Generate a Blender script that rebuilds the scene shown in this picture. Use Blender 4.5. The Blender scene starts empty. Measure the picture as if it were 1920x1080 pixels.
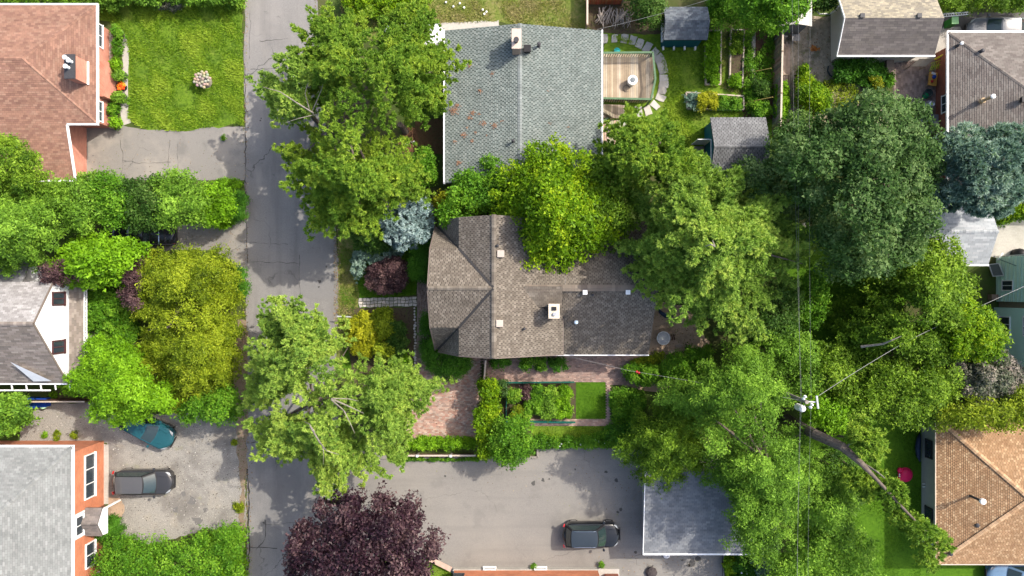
import bpy, math, random
import numpy as np
from mathutils import Vector, Matrix
random.seed(7)
SC = bpy.context.scene
COL = SC.collection
# ---------------------------------------------------------------- camera, sky, sun, exposure
CAM_H = 52.0
F = 1300.0                      # focal length in photo pixels (1920 wide)
cd = bpy.data.cameras.new('camera'); cam = bpy.data.objects.new('camera', cd); COL.objects.link(cam)
cam.location = (0, 0, CAM_H); cam.rotation_euler = (0, 0, 0)
cd.sensor_width = 36.0; cd.lens = 36.0*F/1920.0; cd.clip_end = 600
SC.camera = cam
world = bpy.data.worlds.new("World"); SC.world = world; world.use_nodes = True
wn = world.node_tree.nodes; wl = world.node_tree.links
bg = wn['Background']
sky = wn.new('ShaderNodeTexSky'); sky.sky_type = 'NISHITA'; sky.sun_disc = False
SUNV = Vector((0.85, 0.50, 1.0)).normalized()          # towards the sun
sky.sun_elevation = math.asin(SUNV.z)
sky.sun_rotation = math.atan2(SUNV.x, SUNV.y)
sky.air_density = 1.0; sky.dust_density = 4.0; sky.ozone_density = 0.6
wl.new(sky.outputs[0], bg.inputs[0]); bg.inputs[1].default_value = 0.15
sl = bpy.data.lights.new('sun', 'SUN'); sl.energy = 2.45; sl.angle = math.radians(0.6); sl.color = (1.0, 0.93, 0.82)
sun = bpy.data.objects.new('sun', sl); COL.objects.link(sun)
sun.rotation_euler = (-SUNV).to_track_quat('-Z', 'Y').to_euler(); sun.location = (30, 18, 40)
SC.view_settings.view_transform = 'Standard'; SC.view_settings.look = 'None'
SC.view_settings.gamma = 1.0; SC.view_settings.use_curve_mapping = False
SC.view_settings.exposure = 1.19

# ---------------------------------------------------------------- helpers
def W(px, py, z=0.0):
    k = (CAM_H - z)/F
    return Vector(((px-960)*k, (540-py)*k, z))
def hexc(s):                      # sRGB 0..255 triple -> linear
    return tuple(((c/255)/12.92 if c/255 <= .04045 else ((c/255+.055)/1.055)**2.4) for c in s)
MATS = {}
def mat(name, cols, scale=1.0, rough=0.85, bump=0.0, bscale=None, detail=8, metal=0.0, spec=0.15, coat=0.0, stretch=(1,1,1), big=None):
    """noise between the colours, optional second large-scale noise towards big=(colour, scale, amount)"""
    if name in MATS: return MATS[name]
    m = bpy.data.materials.new(name); m.use_nodes = True; MATS[name] = m
    nt = m.node_tree; n = nt.nodes; l = nt.links
    b = n['Principled BSDF']; b.inputs['Roughness'].default_value = rough; b.inputs['Metallic'].default_value = metal
    b.inputs['Specular IOR Level'].default_value = spec; b.inputs['Coat Weight'].default_value = coat
    geo = n.new('ShaderNodeTexCoord')
    mp = n.new('ShaderNodeMapping'); mp.inputs['Scale'].default_value = stretch
    l.new(geo.outputs['Object'], mp.inputs['Vector'])
    if isinstance(cols[0], (int, float)): cols = [tuple(c*.88 for c in cols), tuple(min(1, c*1.1) for c in cols)]
    nz = n.new('ShaderNodeTexNoise'); nz.inputs['Scale'].default_value = scale; nz.inputs['Detail'].default_value = detail; nz.inputs['Roughness'].default_value = .65
    l.new(mp.outputs[0], nz.inputs['Vector'])
    r = n.new('ShaderNodeValToRGB'); e = r.color_ramp.elements
    k = len(cols)
    e[0].position = .3; e[0].color = (*cols[0], 1); e[1].position = .7; e[1].color = (*cols[-1], 1)
    for i in range(1, k-1):
        q = e.new(.3+.4*i/(k-1)); q.color = (*cols[i], 1)
    l.new(nz.outputs[0], r.inputs[0]); out = r.outputs[0]
    if big:
        for (bc, bs, amt, lo, hi, *stx) in big:
            z2 = n.new('ShaderNodeTexNoise'); z2.inputs['Scale'].default_value = bs; z2.inputs['Detail'].default_value = 6; z2.inputs['Roughness'].default_value = .6
            m2 = n.new('ShaderNodeMapping'); m2.inputs['Scale'].default_value = stx[0] if stx else (1,1,1)
            l.new(geo.outputs['Object'], m2.inputs['Vector']); l.new(m2.outputs[0], z2.inputs['Vector'])
            mr = n.new('ShaderNodeMapRange'); mr.inputs[1].default_value = lo; mr.inputs[2].default_value = hi; mr.inputs[4].default_value = amt
            l.new(z2.outputs[0], mr.inputs[0])
            mx = n.new('ShaderNodeMixRGB'); mx.inputs[2].default_value = (*bc, 1); l.new(mr.outputs[0], mx.inputs[0]); l.new(out, mx.inputs[1]); out = mx.outputs[0]
    l.new(out, b.inputs['Base Color'])
    if bump:
        bn = n.new('ShaderNodeTexNoise'); bn.inputs['Scale'].default_value = bscale or scale*4; bn.inputs['Detail'].default_value = 6
        l.new(mp.outputs[0], bn.inputs['Vector'])
        bp = n.new('ShaderNodeBump'); bp.inputs['Strength'].default_value = bump; bp.inputs['Distance'].default_value = .03
        l.new(bn.outputs[0], bp.inputs['Height']); l.new(bp.outputs[0], b.inputs['Normal'])
    return m
def cracks(m, scale=.35, width=.012, col=(.03,.03,.03), amt=.8):
    """thin irregular cracks over a ground material"""
    nt = m.node_tree; n = nt.nodes; l = nt.links; b = n['Principled BSDF']
    src = b.inputs['Base Color'].links[0].from_socket
    tc = n.new('ShaderNodeTexCoord')
    dz = n.new('ShaderNodeTexNoise'); dz.inputs['Scale'].default_value = 1.1; dz.inputs['Detail'].default_value = 5
    l.new(tc.outputs['Object'], dz.inputs['Vector'])
    ad = n.new('ShaderNodeMixRGB'); ad.blend_type = 'ADD'; ad.inputs[0].default_value = .9
    l.new(tc.outputs['Object'], ad.inputs[1]); l.new(dz.outputs['Color'], ad.inputs[2])
    v = n.new('ShaderNodeTexVoronoi'); v.feature = 'DISTANCE_TO_EDGE'; v.inputs['Scale'].default_value = scale
    l.new(ad.outputs[0], v.inputs['Vector'])
    mr = n.new('ShaderNodeMapRange'); mr.inputs[1].default_value = 0; mr.inputs[2].default_value = width; mr.inputs[3].default_value = amt; mr.inputs[4].default_value = 0
    l.new(v.outputs['Distance'], mr.inputs[0])
    k = n.new('ShaderNodeTexNoise'); k.inputs['Scale'].default_value = .22; l.new(tc.outputs['Object'], k.inputs['Vector'])
    kr = n.new('ShaderNodeMapRange'); kr.inputs[1].default_value = .48; kr.inputs[2].default_value = .58; l.new(k.outputs[0], kr.inputs[0])
    mu = n.new('ShaderNodeMath'); mu.operation = 'MULTIPLY'; l.new(mr.outputs[0], mu.inputs[0]); l.new(kr.outputs[0], mu.inputs[1])
    mx = n.new('ShaderNodeMixRGB'); mx.inputs[2].default_value = (*col, 1)
    l.new(mu.outputs[0], mx.inputs[0]); l.new(src, mx.inputs[1]); l.new(mx.outputs[0], b.inputs['Base Color'])
    return m
def attrmat(name, rough=.9, noise=.25, nscale=3.0, spec=.2):
    """material that takes its colour from the piece's own colour attribute, with weathering noise"""
    if name in MATS: return MATS[name]
    m = bpy.data.materials.new(name); m.use_nodes = True; MATS[name] = m
    nt = m.node_tree; n = nt.nodes; l = nt.links; b = n['Principled BSDF']
    b.inputs['Roughness'].default_value = rough; b.inputs['Specular IOR Level'].default_value = spec
    a = n.new('ShaderNodeAttribute'); a.attribute_name = 'Col'
    tc = n.new('ShaderNodeTexCoord')
    z = n.new('ShaderNodeTexNoise'); z.inputs['Scale'].default_value = nscale*.25; z.inputs['Detail'].default_value = 10; z.inputs['Roughness'].default_value = .7
    l.new(tc.outputs['Object'], z.inputs['Vector'])
    mr = n.new('ShaderNodeMapRange'); mr.inputs[1].default_value = .3; mr.inputs[2].default_value = .7
    mr.inputs[3].default_value = 1-noise; mr.inputs[4].default_value = 1+noise
    l.new(z.outputs[0], mr.inputs[0])
    mx = n.new('ShaderNodeVectorMath'); mx.operation = 'SCALE'
    l.new(a.outputs['Color'], mx.inputs[0]); l.new(mr.outputs[0], mx.inputs[3]); l.new(mx.outputs[0], b.inputs['Base Color'])
    return m
def leafmat(name, c0, c1, c2, trans=.25, rough=.55):
    if name in MATS: return MATS[name]
    m = bpy.data.materials.new(name); m.use_nodes = True; MATS[name] = m
    nt = m.node_tree; n = nt.nodes; l = nt.links; b = n['Principled BSDF']
    b.inputs['Roughness'].default_value = rough; b.inputs['Specular IOR Level'].default_value = .14
    a = n.new('ShaderNodeAttribute'); a.attribute_name = 'tint'
    r = n.new('ShaderNodeValToRGB'); e = r.color_ramp.elements
    e[0].position = 0.1; e[0].color = (*c0, 1); e[1].position = .9; e[1].color = (*c2, 1); q = e.new(.5); q.color = (*c1, 1)
    l.new(a.outputs['Fac'], r.inputs[0]); l.new(r.outputs[0], b.inputs['Base Color'])
    t = n.new('ShaderNodeBsdfTranslucent')
    g = n.new('ShaderNodeMixRGB'); g.blend_type = 'MULTIPLY'; g.inputs[0].default_value = 1; g.inputs[2].default_value = (1.25, 1.35, .6, 1)
    l.new(r.outputs[0], g.inputs[1]); l.new(g.outputs[0], t.inputs[0])
    mx = n.new('ShaderNodeMixShader'); mx.inputs[0].default_value = trans
    out = n['Material Output']
    l.new(b.outputs[0], mx.inputs[1]); l.new(t.outputs[0], mx.inputs[2]); l.new(mx.outputs[0], out.inputs[0])
    return m

def root_of(o):
    while o.parent: o = o.parent
    return o
def tag(o, label=None, cat=None, group=None, kind=None):
    if label: o['label'] = label
    if cat: o['category'] = cat
    if group: o['group'] = group
    if kind: o['kind'] = kind
    return o
def thing(name, label, cat, loc=(0,0,0), rz=0, group=None):
    o = bpy.data.objects.new(name, None); COL.objects.link(o); o.empty_display_size = .3
    o.location = loc; o.rotation_euler = (0, 0, rz)
    return tag(o, label, cat, group)
class MB:
    """collects shapes, builds ONE mesh object"""
    def __init__(s): s.v = []; s.f = []; s.c = []
    def add(s, vs, fs, col=None):
        b = len(s.v); s.v += [tuple(v) for v in vs]; s.f += [tuple(b+i for i in f) for f in fs]
        s.c += [col or (1,1,1)]*len(vs)
    def box(s, c, d, rz=0, col=None, M=None):
        x, y, z = d[0]/2, d[1]/2, d[2]/2
        vs = [Vector((a*x, b*y, e*z)) for e in (-1,1) for b in (-1,1) for a in (-1,1)]
        R = M if M is not None else Matrix.Rotation(rz, 3, 'Z')
        vs = [R @ v + Vector(c) for v in vs]
        s.add(vs, [(0,2,3,1),(4,5,7,6),(0,1,5,4),(2,6,7,3),(0,4,6,2),(1,3,7,5)], col)
    def beam(s, a, b, w, h, col=None):
        a = Vector(a); b = Vector(b); d = b-a; L = d.length
        if L < 1e-6: return
        x = d/L; up = Vector((0,0,1)) if abs(x.z) < .95 else Vector((1,0,0))
        y = up.cross(x).normalized(); z = x.cross(y)
        R = Matrix((x, y, z)).transposed()
        s.box((a+b)/2, (L, w, h), col=col, M=R)
    def prism(s, poly, z0, z1, col=None):
        n = len(poly)
        vs = [(p[0], p[1], z0) for p in poly]+[(p[0], p[1], z1) for p in poly]
        fs = [tuple(range(n-1, -1, -1)), tuple(range(n, 2*n))]+[(i, (i+1) % n, n+(i+1) % n, n+i) for i in range(n)]
        s.add(vs, fs, col)
    def slab(s, pts, t, col=None):
        n = len(pts); lo = [(p[0], p[1], p[2]-t) for p in pts]
        fs = [tuple(range(n)), tuple(range(2*n-1, n-1, -1))]+[(i, n+i, n+(i+1) % n, (i+1) % n) for i in range(n)]
        s.add(list(pts)+lo, fs, col)
    def sheet(s, pts, col=None): s.add(pts, [tuple(range(len(pts)))], col)
    def tube(s, pts, rads, n=8, cap=True, col=None):
        pts = [Vector(p) for p in pts]
        if not hasattr(rads, '__len__'): rads = [rads]*len(pts)
        vs = []; fs = []; prev = None
        for i, p in enumerate(pts):
            d = (pts[min(i+1, len(pts)-1)]-pts[max(i-1, 0)]).normalized()
            if prev is None: prev = Vector((1,0,0)) if abs(d.x) < .9 else Vector((0,1,0))
            a = (prev-d*prev.dot(d)).normalized(); prev = a; b = d.cross(a)
            for k in range(n):
                t = 2*math.pi*k/n; vs.append(p+(a*math.cos(t)+b*math.sin(t))*rads[i])
        for i in range(len(pts)-1):
            for k in range(n): fs.append((i*n+k, i*n+(k+1) % n, (i+1)*n+(k+1) % n, (i+1)*n+k))
        if cap: fs.append(tuple(range(n-1, -1, -1))); fs.append(tuple(range((len(pts)-1)*n, len(pts)*n)))
        s.add(vs, fs, col)
    def lathe(s, c, prof, n=20, col=None):
        vs = []; fs = []; c = Vector(c)
        for r, z in prof:
            for k in range(n):
                t = 2*math.pi*k/n; vs.append(c+Vector((r*math.cos(t), r*math.sin(t), z)))
        for i in range(len(prof)-1):
            for k in range(n): fs.append((i*n+k, i*n+(k+1) % n, (i+1)*n+(k+1) % n, (i+1)*n+k))
        fs.append(tuple(range(n-1, -1, -1))); fs.append(tuple(range((len(prof)-1)*n, len(prof)*n)))
        s.add(vs, fs, col)
    def build(s, name, m, parent=None, smooth=False, worldspace=True, colattr=False, bevel=0, kind=None, label=None):
        me = bpy.data.meshes.new(name)
        off = Vector((0,0,0))
        vs = s.v
        if parent is not None and worldspace:
            r = root_of(parent); Mi = (Matrix.Translation(r.location) @ Matrix.Rotation(r.rotation_euler.z, 4, 'Z')).inverted()
            vs = [tuple(Mi @ Vector(v)) for v in vs]
        me.from_pydata(vs, [], s.f)
        me.materials.append(m)
        if colattr:
            at = me.attributes.new('Col', 'FLOAT_COLOR', 'POINT')
            at.data.foreach_set('color', np.array([(*c, 1) for c in s.c], dtype=np.float32).ravel())
        if smooth: me.polygons.foreach_set('use_smooth', [True]*len(me.polygons))
        me.update()
        o = bpy.data.objects.new(name, me); COL.objects.link(o)
        if parent is not None: o.parent = parent
        if bevel:
            md = o.modifiers.new('bevel', 'BEVEL'); md.width = bevel; md.segments = 2; md.limit_method = 'ANGLE'
        if kind: o['kind'] = kind
        if label: o['label'] = label
        return o
def one(fn, name, m, parent=None, **k):
    b = MB(); fn(b); return b.build(name, m, parent, **k)
def boxpart(name, c, d, m, parent, rz=0, **k):
    b = MB(); b.box(c, d, rz); return b.build(name, m, parent, **k)

def rough_poly(pts, step=.35, amp=.06, seed=1, closed=True):
    """subdivide a ground outline (world xy) and make its edge uneven"""
    rg = random.Random(seed); out = []
    n = len(pts)
    for i in range(n):
        a = Vector(pts[i][:2]); b = Vector(pts[(i+1) % n][:2]); L = (b-a).length; k = max(1, int(L/step))
        nr = Vector((-(b-a).y, (b-a).x)).normalized() if L > 0 else Vector((0,0))
        o = 0
        for j in range(k):
            o = o*.6+rg.uniform(-amp, amp)
            out.append(a+(b-a)*(j/k)+nr*(o if j else 0))
    return out
def in_poly(P, poly):
    x = P[:,0]; y = P[:,1]; ins = np.zeros(len(P), bool); n = len(poly); j = n-1
    for i in range(n):
        xi, yi = poly[i]; xj, yj = poly[j]
        c = ((yi > y) != (yj > y)) & (x < (xj-xi)*(y-yi)/((yj-yi) if yj != yi else 1e-9)+xi)
        ins ^= c; j = i
    return ins
def edge_dist(P, poly):
    d = np.full(len(P), 1e9); n = len(poly)
    for i in range(n):
        a = np.array(poly[i], float); b = np.array(poly[(i+1) % n], float); ab = b-a
        t = np.clip(((P-a)@ab)/max(ab@ab, 1e-9), 0, 1); q = a+t[:,None]*ab
        d = np.minimum(d, np.hypot(*(P-q).T))
    return d
def raw_mesh(name, V, k, m, parent, tint=None, origin=None, kind='stuff', world=False):
    """V: (n*k,3) vertices, faces of k consecutive vertices"""
    V = V.astype(np.float32)
    if origin is not None: V = V-np.array(origin, np.float32)
    n = len(V)//k
    me = bpy.data.meshes.new(name)
    me.vertices.add(len(V)); me.vertices.foreach_set('co', V.ravel())
    me.loops.add(n*k); me.loops.foreach_set('vertex_index', np.arange(n*k, dtype=np.int32))
    me.polygons.add(n); me.polygons.foreach_set('loop_start', np.arange(0, n*k, k, dtype=np.int32))
    me.materials.append(m)
    if tint is not None:
        at = me.attributes.new('tint', 'FLOAT', 'POINT'); at.data.foreach_set('value', np.repeat(tint, k).astype(np.float32))
    me.update(calc_edges=True)
    o = bpy.data.objects.new(name, me); COL.objects.link(o)
    if parent is not None: o.parent = parent
    if kind: o['kind'] = kind
    return o
# ---------------------------------------------------------------- roofs
def clip(poly, hp):
    out = []
    for i in range(len(poly)):
        a = poly[i]; b = poly[(i+1) % len(poly)]
        da = hp[0]*a[0]+hp[1]*a[1]+hp[2]; db = hp[0]*b[0]+hp[1]*b[1]+hp[2]
        if da >= 0: out.append(a)
        if (da >= 0) != (db >= 0):
            t = da/(da-db); out.append((a[0]+(b[0]-a[0])*t, a[1]+(b[1]-a[1])*t))
    return out
def roof(root, faces, pal, m, name='roof', gap=.012, tabw=.31, expo=.145, thick=.14, seed=1, slabcol=None, caps=(), capcol=None, patch=None, butt=.45, lift=.02):
    rg = random.Random(seed)
    sb = MB()
    for pts in faces: sb.slab([Vector(p) for p in pts], thick, pal[0])
    ro = sb.build(name, m, root, colattr=True)
    sh = MB()
    for pts in faces:
        P = [Vector(p) for p in pts]; u = (P[1]-P[0]).normalized()
        nrm = Vector((0,0,0))
        for i in range(1, len(P)-1): nrm += (P[i]-P[0]).cross(P[i+1]-P[0])
        nrm.normalize(); v = nrm.cross(u)
        L = [((p-P[0]).dot(u), (p-P[0]).dot(v)) for p in P]
        hps = []
        for i in range(len(L)):
            a = L[i]; b = L[(i+1) % len(L)]; ex, ey = b[0]-a[0], b[1]-a[1]; q = math.hypot(ex, ey) or 1
            hps.append((-ey/q, ex/q, (ey*a[0]-ex*a[1])/q))
        umin = min(a for a, _ in L); umax = max(a for a, _ in L); vmax = max(b for _, b in L)
        for j in range(int(vmax/expo)+1):
            v0 = j*expo; v1 = v0+expo; off = (j % 2)*tabw*.5+rg.uniform(-.04, .04)
            i0 = int((umin-off)/tabw)-1; i1 = int((umax-off)/tabw)+1
            rowt = rg.uniform(.96, 1.04)
            for i in range(i0, i1+1):
                a0 = i*tabw+off; a1 = a0+tabw-gap*rg.uniform(.8,1.3)
                q = [(a0, v0), (a1, v0), (a1, v1), (a0, v1)]
                ok = True; out = False
                for h in hps:
                    ds = [h[0]*x+h[1]*y+h[2] for x, y in q]
                    if max(ds) <= 0.004: out = True; break
                    if min(ds) < 0: ok = False
                if out: continue
                c = pal[1+int(rg.random()**1.1*(len(pal)-1)) if len(pal) > 1 else 0]
                k = rowt*rg.uniform(.9, 1.12); col = (c[0]*k, c[1]*k, c[2]*k)
                if not ok:
                    for h in hps:
                        q = clip(q, h)
                        if len(q) < 3: break
                    if len(q) < 3: continue
                hh = lambda y: .004+lift*(1-(y-v0)/expo)
                sh.add([P[0]+u*x+v*y+nrm*hh(y) for x, y in q], [tuple(range(len(q)))], col)
                if ok:
                    dk = tuple(cc*butt for cc in col)  # butt edge coloured darker, a painted shadow line under each tab
                    sh.add([P[0]+u*a0+v*v0+nrm*.001-v*.004, P[0]+u*a1+v*v0+nrm*.001-v*.004, P[0]+u*a1+v*v0+nrm*(lift+.004), P[0]+u*a0+v*v0+nrm*(lift+.004)], [(0,1,2,3)], dk)
    sh.build('shingles', m, ro, colattr=True, kind='stuff')
    if caps:
        cb = MB(); cc = capcol or pal
        for (A, B, w) in caps:
            A = Vector(A); B = Vector(B); d = (B-A); L = d.length; d.normalize(); s = Vector((-d.y, d.x, 0)).normalized()
            k = max(1, int(L/.2)); c0 = rg.choice(cc)
            for i in range(k):
                a = A+d*(L*i/k); b = A+d*(L*(i+1)/k+.03); c = rg.choice(cc); t = rg.uniform(.85, 1.1); col = tuple(x*t for x in c)
                z1 = Vector((0,0,.055)); z0 = Vector((0,0,.035)); dr = Vector((0,0,-.05))
                cb.add([a+s*w+z1+dr, a+z1, a-s*w+z1+dr, b+s*w+z0+dr, b+z0, b-s*w+z0+dr], [(0,1,4,3),(1,2,5,4),(0,3,4,1),(0,2,1)][:2]+[(0,2,1)], col)
        cb.build('ridge_caps', m, ro, colattr=True, kind='stuff')
    return ro
def trim(root, name, edges, m, w=.1, h=.16, dz=-.04):
    for (a, b) in edges:
        x = MB(); x.beam(Vector(a)+Vector((0,0,dz)), Vector(b)+Vector((0,0,dz)), w, h); x.build(name, m, root)
def window(root, c, axis, w, h, fm, gm, n=1, depth=.08, side=1, split='v', fw=.07):
    """axis 'x': wall faces +-x (width along y); axis 'y': wall faces +-y. side = outward sign"""
    fb = MB(); c = Vector(c)
    def bx(du, dv, su, sv, d, off):
        if axis == 'x': fb.box(c+Vector((off*side, du, dv)), (d, su, sv))
        else: fb.box(c+Vector((du, off*side, dv)), (su, d, sv))
    bx(0, h/2-fw/2, w, fw, depth, 0); bx(0, -h/2+fw/2, w+.06, fw, depth*1.7, .02)
    bx(-w/2+fw/2, 0, fw, h-2*fw, depth, 0); bx(w/2-fw/2, 0, fw, h-2*fw, depth, 0)
    for i in range(1, n):
        t = -w/2+w*i/n
        if split == 'v': bx(t, 0, fw*.7, h-2*fw, depth*.8, 0)
        else: bx(0, -h/2+h*i/n, w-2*fw, fw*.7, depth*.8, 0)
    f = fb.build('window', fm, root)
    for i in range(n):
        if split == 'v': sz = ((w-2*fw)/n-.02, h-2*fw); t = (-w/2+fw+(w-2*fw)*(i+.5)/n, 0)
        else: sz = (w-2*fw, (h-2*fw)/n-.02); t = (0, -h/2+fw+(h-2*fw)*(i+.5)/n)
        g = MB()
        if axis == 'x': g.box(c+Vector((-.01*side, t[0], t[1])), (.02, *sz))
        else: g.box(c+Vector((t[0], -.01*side, t[1])), (sz[0], .02, sz[1]))
        g.build('pane', gm, f)
    return f
# ---------------------------------------------------------------- common materials
M_white = mat('white_paint', (.74,.74,.73), 4, .5)
M_gutter = mat('white_metal_gutter', (.78,.78,.78), 6, .35)
M_dark = mat('dark_metal', (.05,.05,.055), 8, .5)
M_black = mat('black_plastic', (.02,.02,.022), 8, .5)
M_steel = mat('steel', (.5,.5,.5), 8, .35, metal=.7)
M_glass = mat('window_glass', (.03,.04,.05), 1, .06, spec=.7)
M_wood = mat('weathered_wood', [(.22,.17,.12),(.36,.29,.21)], 6, .85, .3, stretch=(1,1,1))
M_woodgrey = mat('grey_wood', [(.16,.14,.12),(.3,.27,.24)], 6, .9, .3)
M_bark = mat('bark', [(.07,.055,.045),(.17,.14,.115)], 7, .95, .8, 14)
M_barkpale = mat('pale_bark', [(.14,.12,.1),(.3,.27,.23)], 7, .95, .5, 14)
M_shingle = attrmat('asphalt_shingle', .92, .16, 3.0)
M_piece = attrmat('masonry_piece', .9, .2, 6.0)
M_lattr = attrmat('mixed_surface', .8, .15, 8.0)
# ================================================================ GROUND
M_soil = mat('ground_soil', [(.035,.05,.014),(.06,.075,.022),(.09,.075,.04)], .9, .95, .6, 6, big=[((.05,.085,.015), .25, .8, .45, .55)])
ASPH = [(.165,.155,.146),(.20,.19,.178),(.235,.222,.208)]
M_road = cracks(mat('road_asphalt', [(.14,.136,.131),(.195,.188,.18),(.25,.24,.23)], 26, .92, .35, 90, big=[((.24,.228,.215), .35, .6, .45, .7), ((.13,.126,.124), .16, .5, .5, .62), ((.125,.12,.117), 1.0, .45, .5, .66, (1.0,.05,1)), ((.26,.245,.225), 1.6, .4, .58, .7, (.7,.12,1)), ((.1,.096,.092), 2.2, .5, .64, .72)]), .17, .006)
M_park = cracks(mat('parking_asphalt', [(.15,.142,.13),(.2,.188,.172),(.245,.232,.212)], 26, .92, .3, 90, big=[((.245,.228,.2), .3, .5, .45, .7), ((.15,.142,.132), .5, .4, .55, .62), ((.15,.142,.132), 1.1, .4, .5, .68, (.05,1.0,1)), ((.12,.112,.105), 1.9, .45, .64, .74)]), .1, .003, amt=.4)
M_drive = cracks(mat('driveway_asphalt', [(.17,.16,.145),(.2,.19,.175),(.23,.215,.195)], 20, .92, .25, 80, big=[((.29,.265,.23), .4, .6, .5, .65), ((.1,.1,.095), .7, .35, .55, .66)]), .25, .007)
M_darkdrive = mat('dark_driveway_asphalt', [(.07,.065,.065),(.1,.095,.09)], 20, .92, .2, 80, big=[((.14,.13,.12), .4, .6, .5, .65)])
M_gravel = mat('gravel', [(.17,.162,.145),(.26,.247,.222),(.37,.35,.315)], 14, .95, .9, 40, big=[((.13,.12,.11), .35, .7, .48, .6), ((.2,.2,.1), .8, .45, .62, .7), ((.33,.29,.23), .6, .5, .55, .68)])
M_lawn = mat('lawn_turf', [(.07,.13,.01),(.11,.19,.014),(.15,.22,.025)], 3.5, .95, .8, 18, big=[((.14,.17,.03), .5, .5, .5, .65), ((.05,.1,.012), .9, .6, .5, .64)])
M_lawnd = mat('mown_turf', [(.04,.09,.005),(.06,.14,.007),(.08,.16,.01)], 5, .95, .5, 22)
M_dry = mat('dry_grass', [(.11,.14,.03),(.17,.17,.05),(.22,.18,.09)], 4, .95, .7, 18, big=[((.1,.15,.02), .8, .7, .45, .6), ((.25,.18,.11), 1.2, .5, .6, .68)])
M_dirt = mat('bare_dirt', [(.2,.165,.12),(.3,.25,.185),(.4,.34,.26)], 3.5, .95, .8, 16, big=[((.1,.1,.05), 1.0, .7, .5, .62), ((.14,.13,.12), .7, .5, .55, .66)])
M_mulch = mat('bark_mulch', [(.06,.03,.018),(.13,.065,.035),(.2,.11,.06)], 12, .95, 1.0, 30)
M_bed = mat('bed_soil', [(.04,.03,.018),(.08,.06,.04),(.06,.08,.02)], 5, .95, .9, 20)
M_sand = mat('pale_sand', [(.3,.22,.15),(.38,.28,.2)], 6, .95, .6, 25, big=[((.16,.12,.08), 1.2, .5, .5, .65)])
M_conc = mat('concrete', [(.33,.31,.28),(.42,.4,.36)], 8, .9, .3, 40, big=[((.26,.25,.22), .8, .5, .5, .65)])

def ground(name, pts, z, m, amp=.06, px=True, seed=1, step=.35):
    P = [W(*p) if px else Vector((*p, 0)) for p in pts]
    q = rough_poly(P, step, amp, seed)
    a = sum(q[i].x*q[(i+1) % len(q)].y-q[(i+1) % len(q)].x*q[i].y for i in range(len(q)))
    if a < 0: q = q[::-1]
    b = MB(); b.sheet([(v.x, v.y, z) for v in q])
    o = b.build(name, m); o['kind'] = 'structure'; return o
g = MB(); g.sheet([(-160,-160,0),(160,-160,0),(160,160,0),(-160,160,0)]); g.build('ground', M_soil)['kind'] = 'structure'
far = 2500
ground('gravel_lot', [(30,760),(150,755),(300,775),(458,780),(462,1000),(380,990),(330,1010),(285,1020),(225,1005),(200,940),(200,830),(40,835)], .004, M_gravel, .12, seed=2)
ground('driveway', [(120,236),(215,232),(240,238),(268,243),(455,238),(470,238),(470,337),(360,336),(120,340)], .008, M_drive, .05, seed=3)
ground('driveway', [(230,418),(320,423),(375,414),(470,410),(470,505),(440,500),(400,470),(300,470),(230,470)], .012, M_drive, .08, seed=4)
ground('road', [(457,-900),(596,-900),(596,0),(614,300),(630,440),(634,610),(628,700),(640,830),(660,900),(640,1150),(620,2000),(463,2000),(463,1000),(461,700),(459,400)], .016, M_road, .05, seed=5)
ground('parking_lot', [(600,830),(740,856),(900,858),(1008,856),(1010,842),(1090,838),(1180,842),(1300,850),(1460,860),(1460,1036),(1358,1040),(1358,1400),(1180,1400),(1158,1074),(845,1074),(800,1090),(560,1400),(560,1000)], .020, M_park, .03, seed=6)
ground('driveway', [(1560,60),(1745,28),(1768,26),(2100,22),(2100,64),(1775,64),(1775,110),(1745,112),(1700,118),(1560,118)], .008, M_conc, .03, seed=7)
ground('driveway', [(1755,24),(2400,20),(2400,66),(1810,66),(1800,50),(1762,52)], .012, M_darkdrive, .03, seed=8)
ground('driveway', [(1850,410),(1880,408),(2100,400),(2100,482),(1850,482)], .008, M_conc, .08, seed=9)
ground('driveway', [(1820,1058),(1882,1058),(1882,1500),(1820,1500)], .008, M_conc, .03, seed=10)
ground('driveway', [(1853,1058),(2300,1058),(2300,1200),(1853,1200)], .012, M_darkdrive, .03, seed=11)
ground('lawn', [(160,-300),(455,-300),(457,235),(400,238),(340,246),(300,243),(266,240),(242,222),(228,205),(222,150),(236,100),(228,60),(205,40),(160,34)], .012, M_lawn, .1, seed=12)
ground('grass_verge', [(640,-200),(1100,-200),(1098,55),(960,45),(930,42),(880,46),(800,60),(640,80)], .012, M_dry, .1, seed=13)
ground('dirt_path', [(800,46),(850,42),(935,38),(935,60),(830,62),(798,56)], .016, M_conc, .12, seed=14)
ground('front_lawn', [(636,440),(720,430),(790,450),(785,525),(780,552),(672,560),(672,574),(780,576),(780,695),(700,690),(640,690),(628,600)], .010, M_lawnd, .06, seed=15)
ground('grass_verge', [(634,440),(668,442),(672,560),(672,575),(650,620),(640,700),(634,700),(630,600)], .014, M_dry, .08, seed=16)
ground('back_lawn', [(1130,190),(1240,90),(1455,60),(1455,225),(1440,300),(1320,330),(1180,330),(1130,260)], .012, M_lawn, .1, seed=17)
ground('back_lawn', [(1130,62),(1245,64),(1250,130),(1250,190),(1200,230),(1130,240)], .010, M_lawn, .1, seed=18)
ground('dirt_patch', [(1100,0),(1245,0),(1245,70),(1190,62),(1130,60),(1098,50)], .008, M_bed, .1, seed=19)
ground('dirt_patch', [(1390,55),(1455,50),(1455,225),(1395,222),(1385,200),(1400,120)], .016, mat('reddish_soil', [(.06,.035,.02),(.12,.06,.04),(.06,.08,.02)], 3, .95, .9, 20), .08, seed=20)
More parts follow.
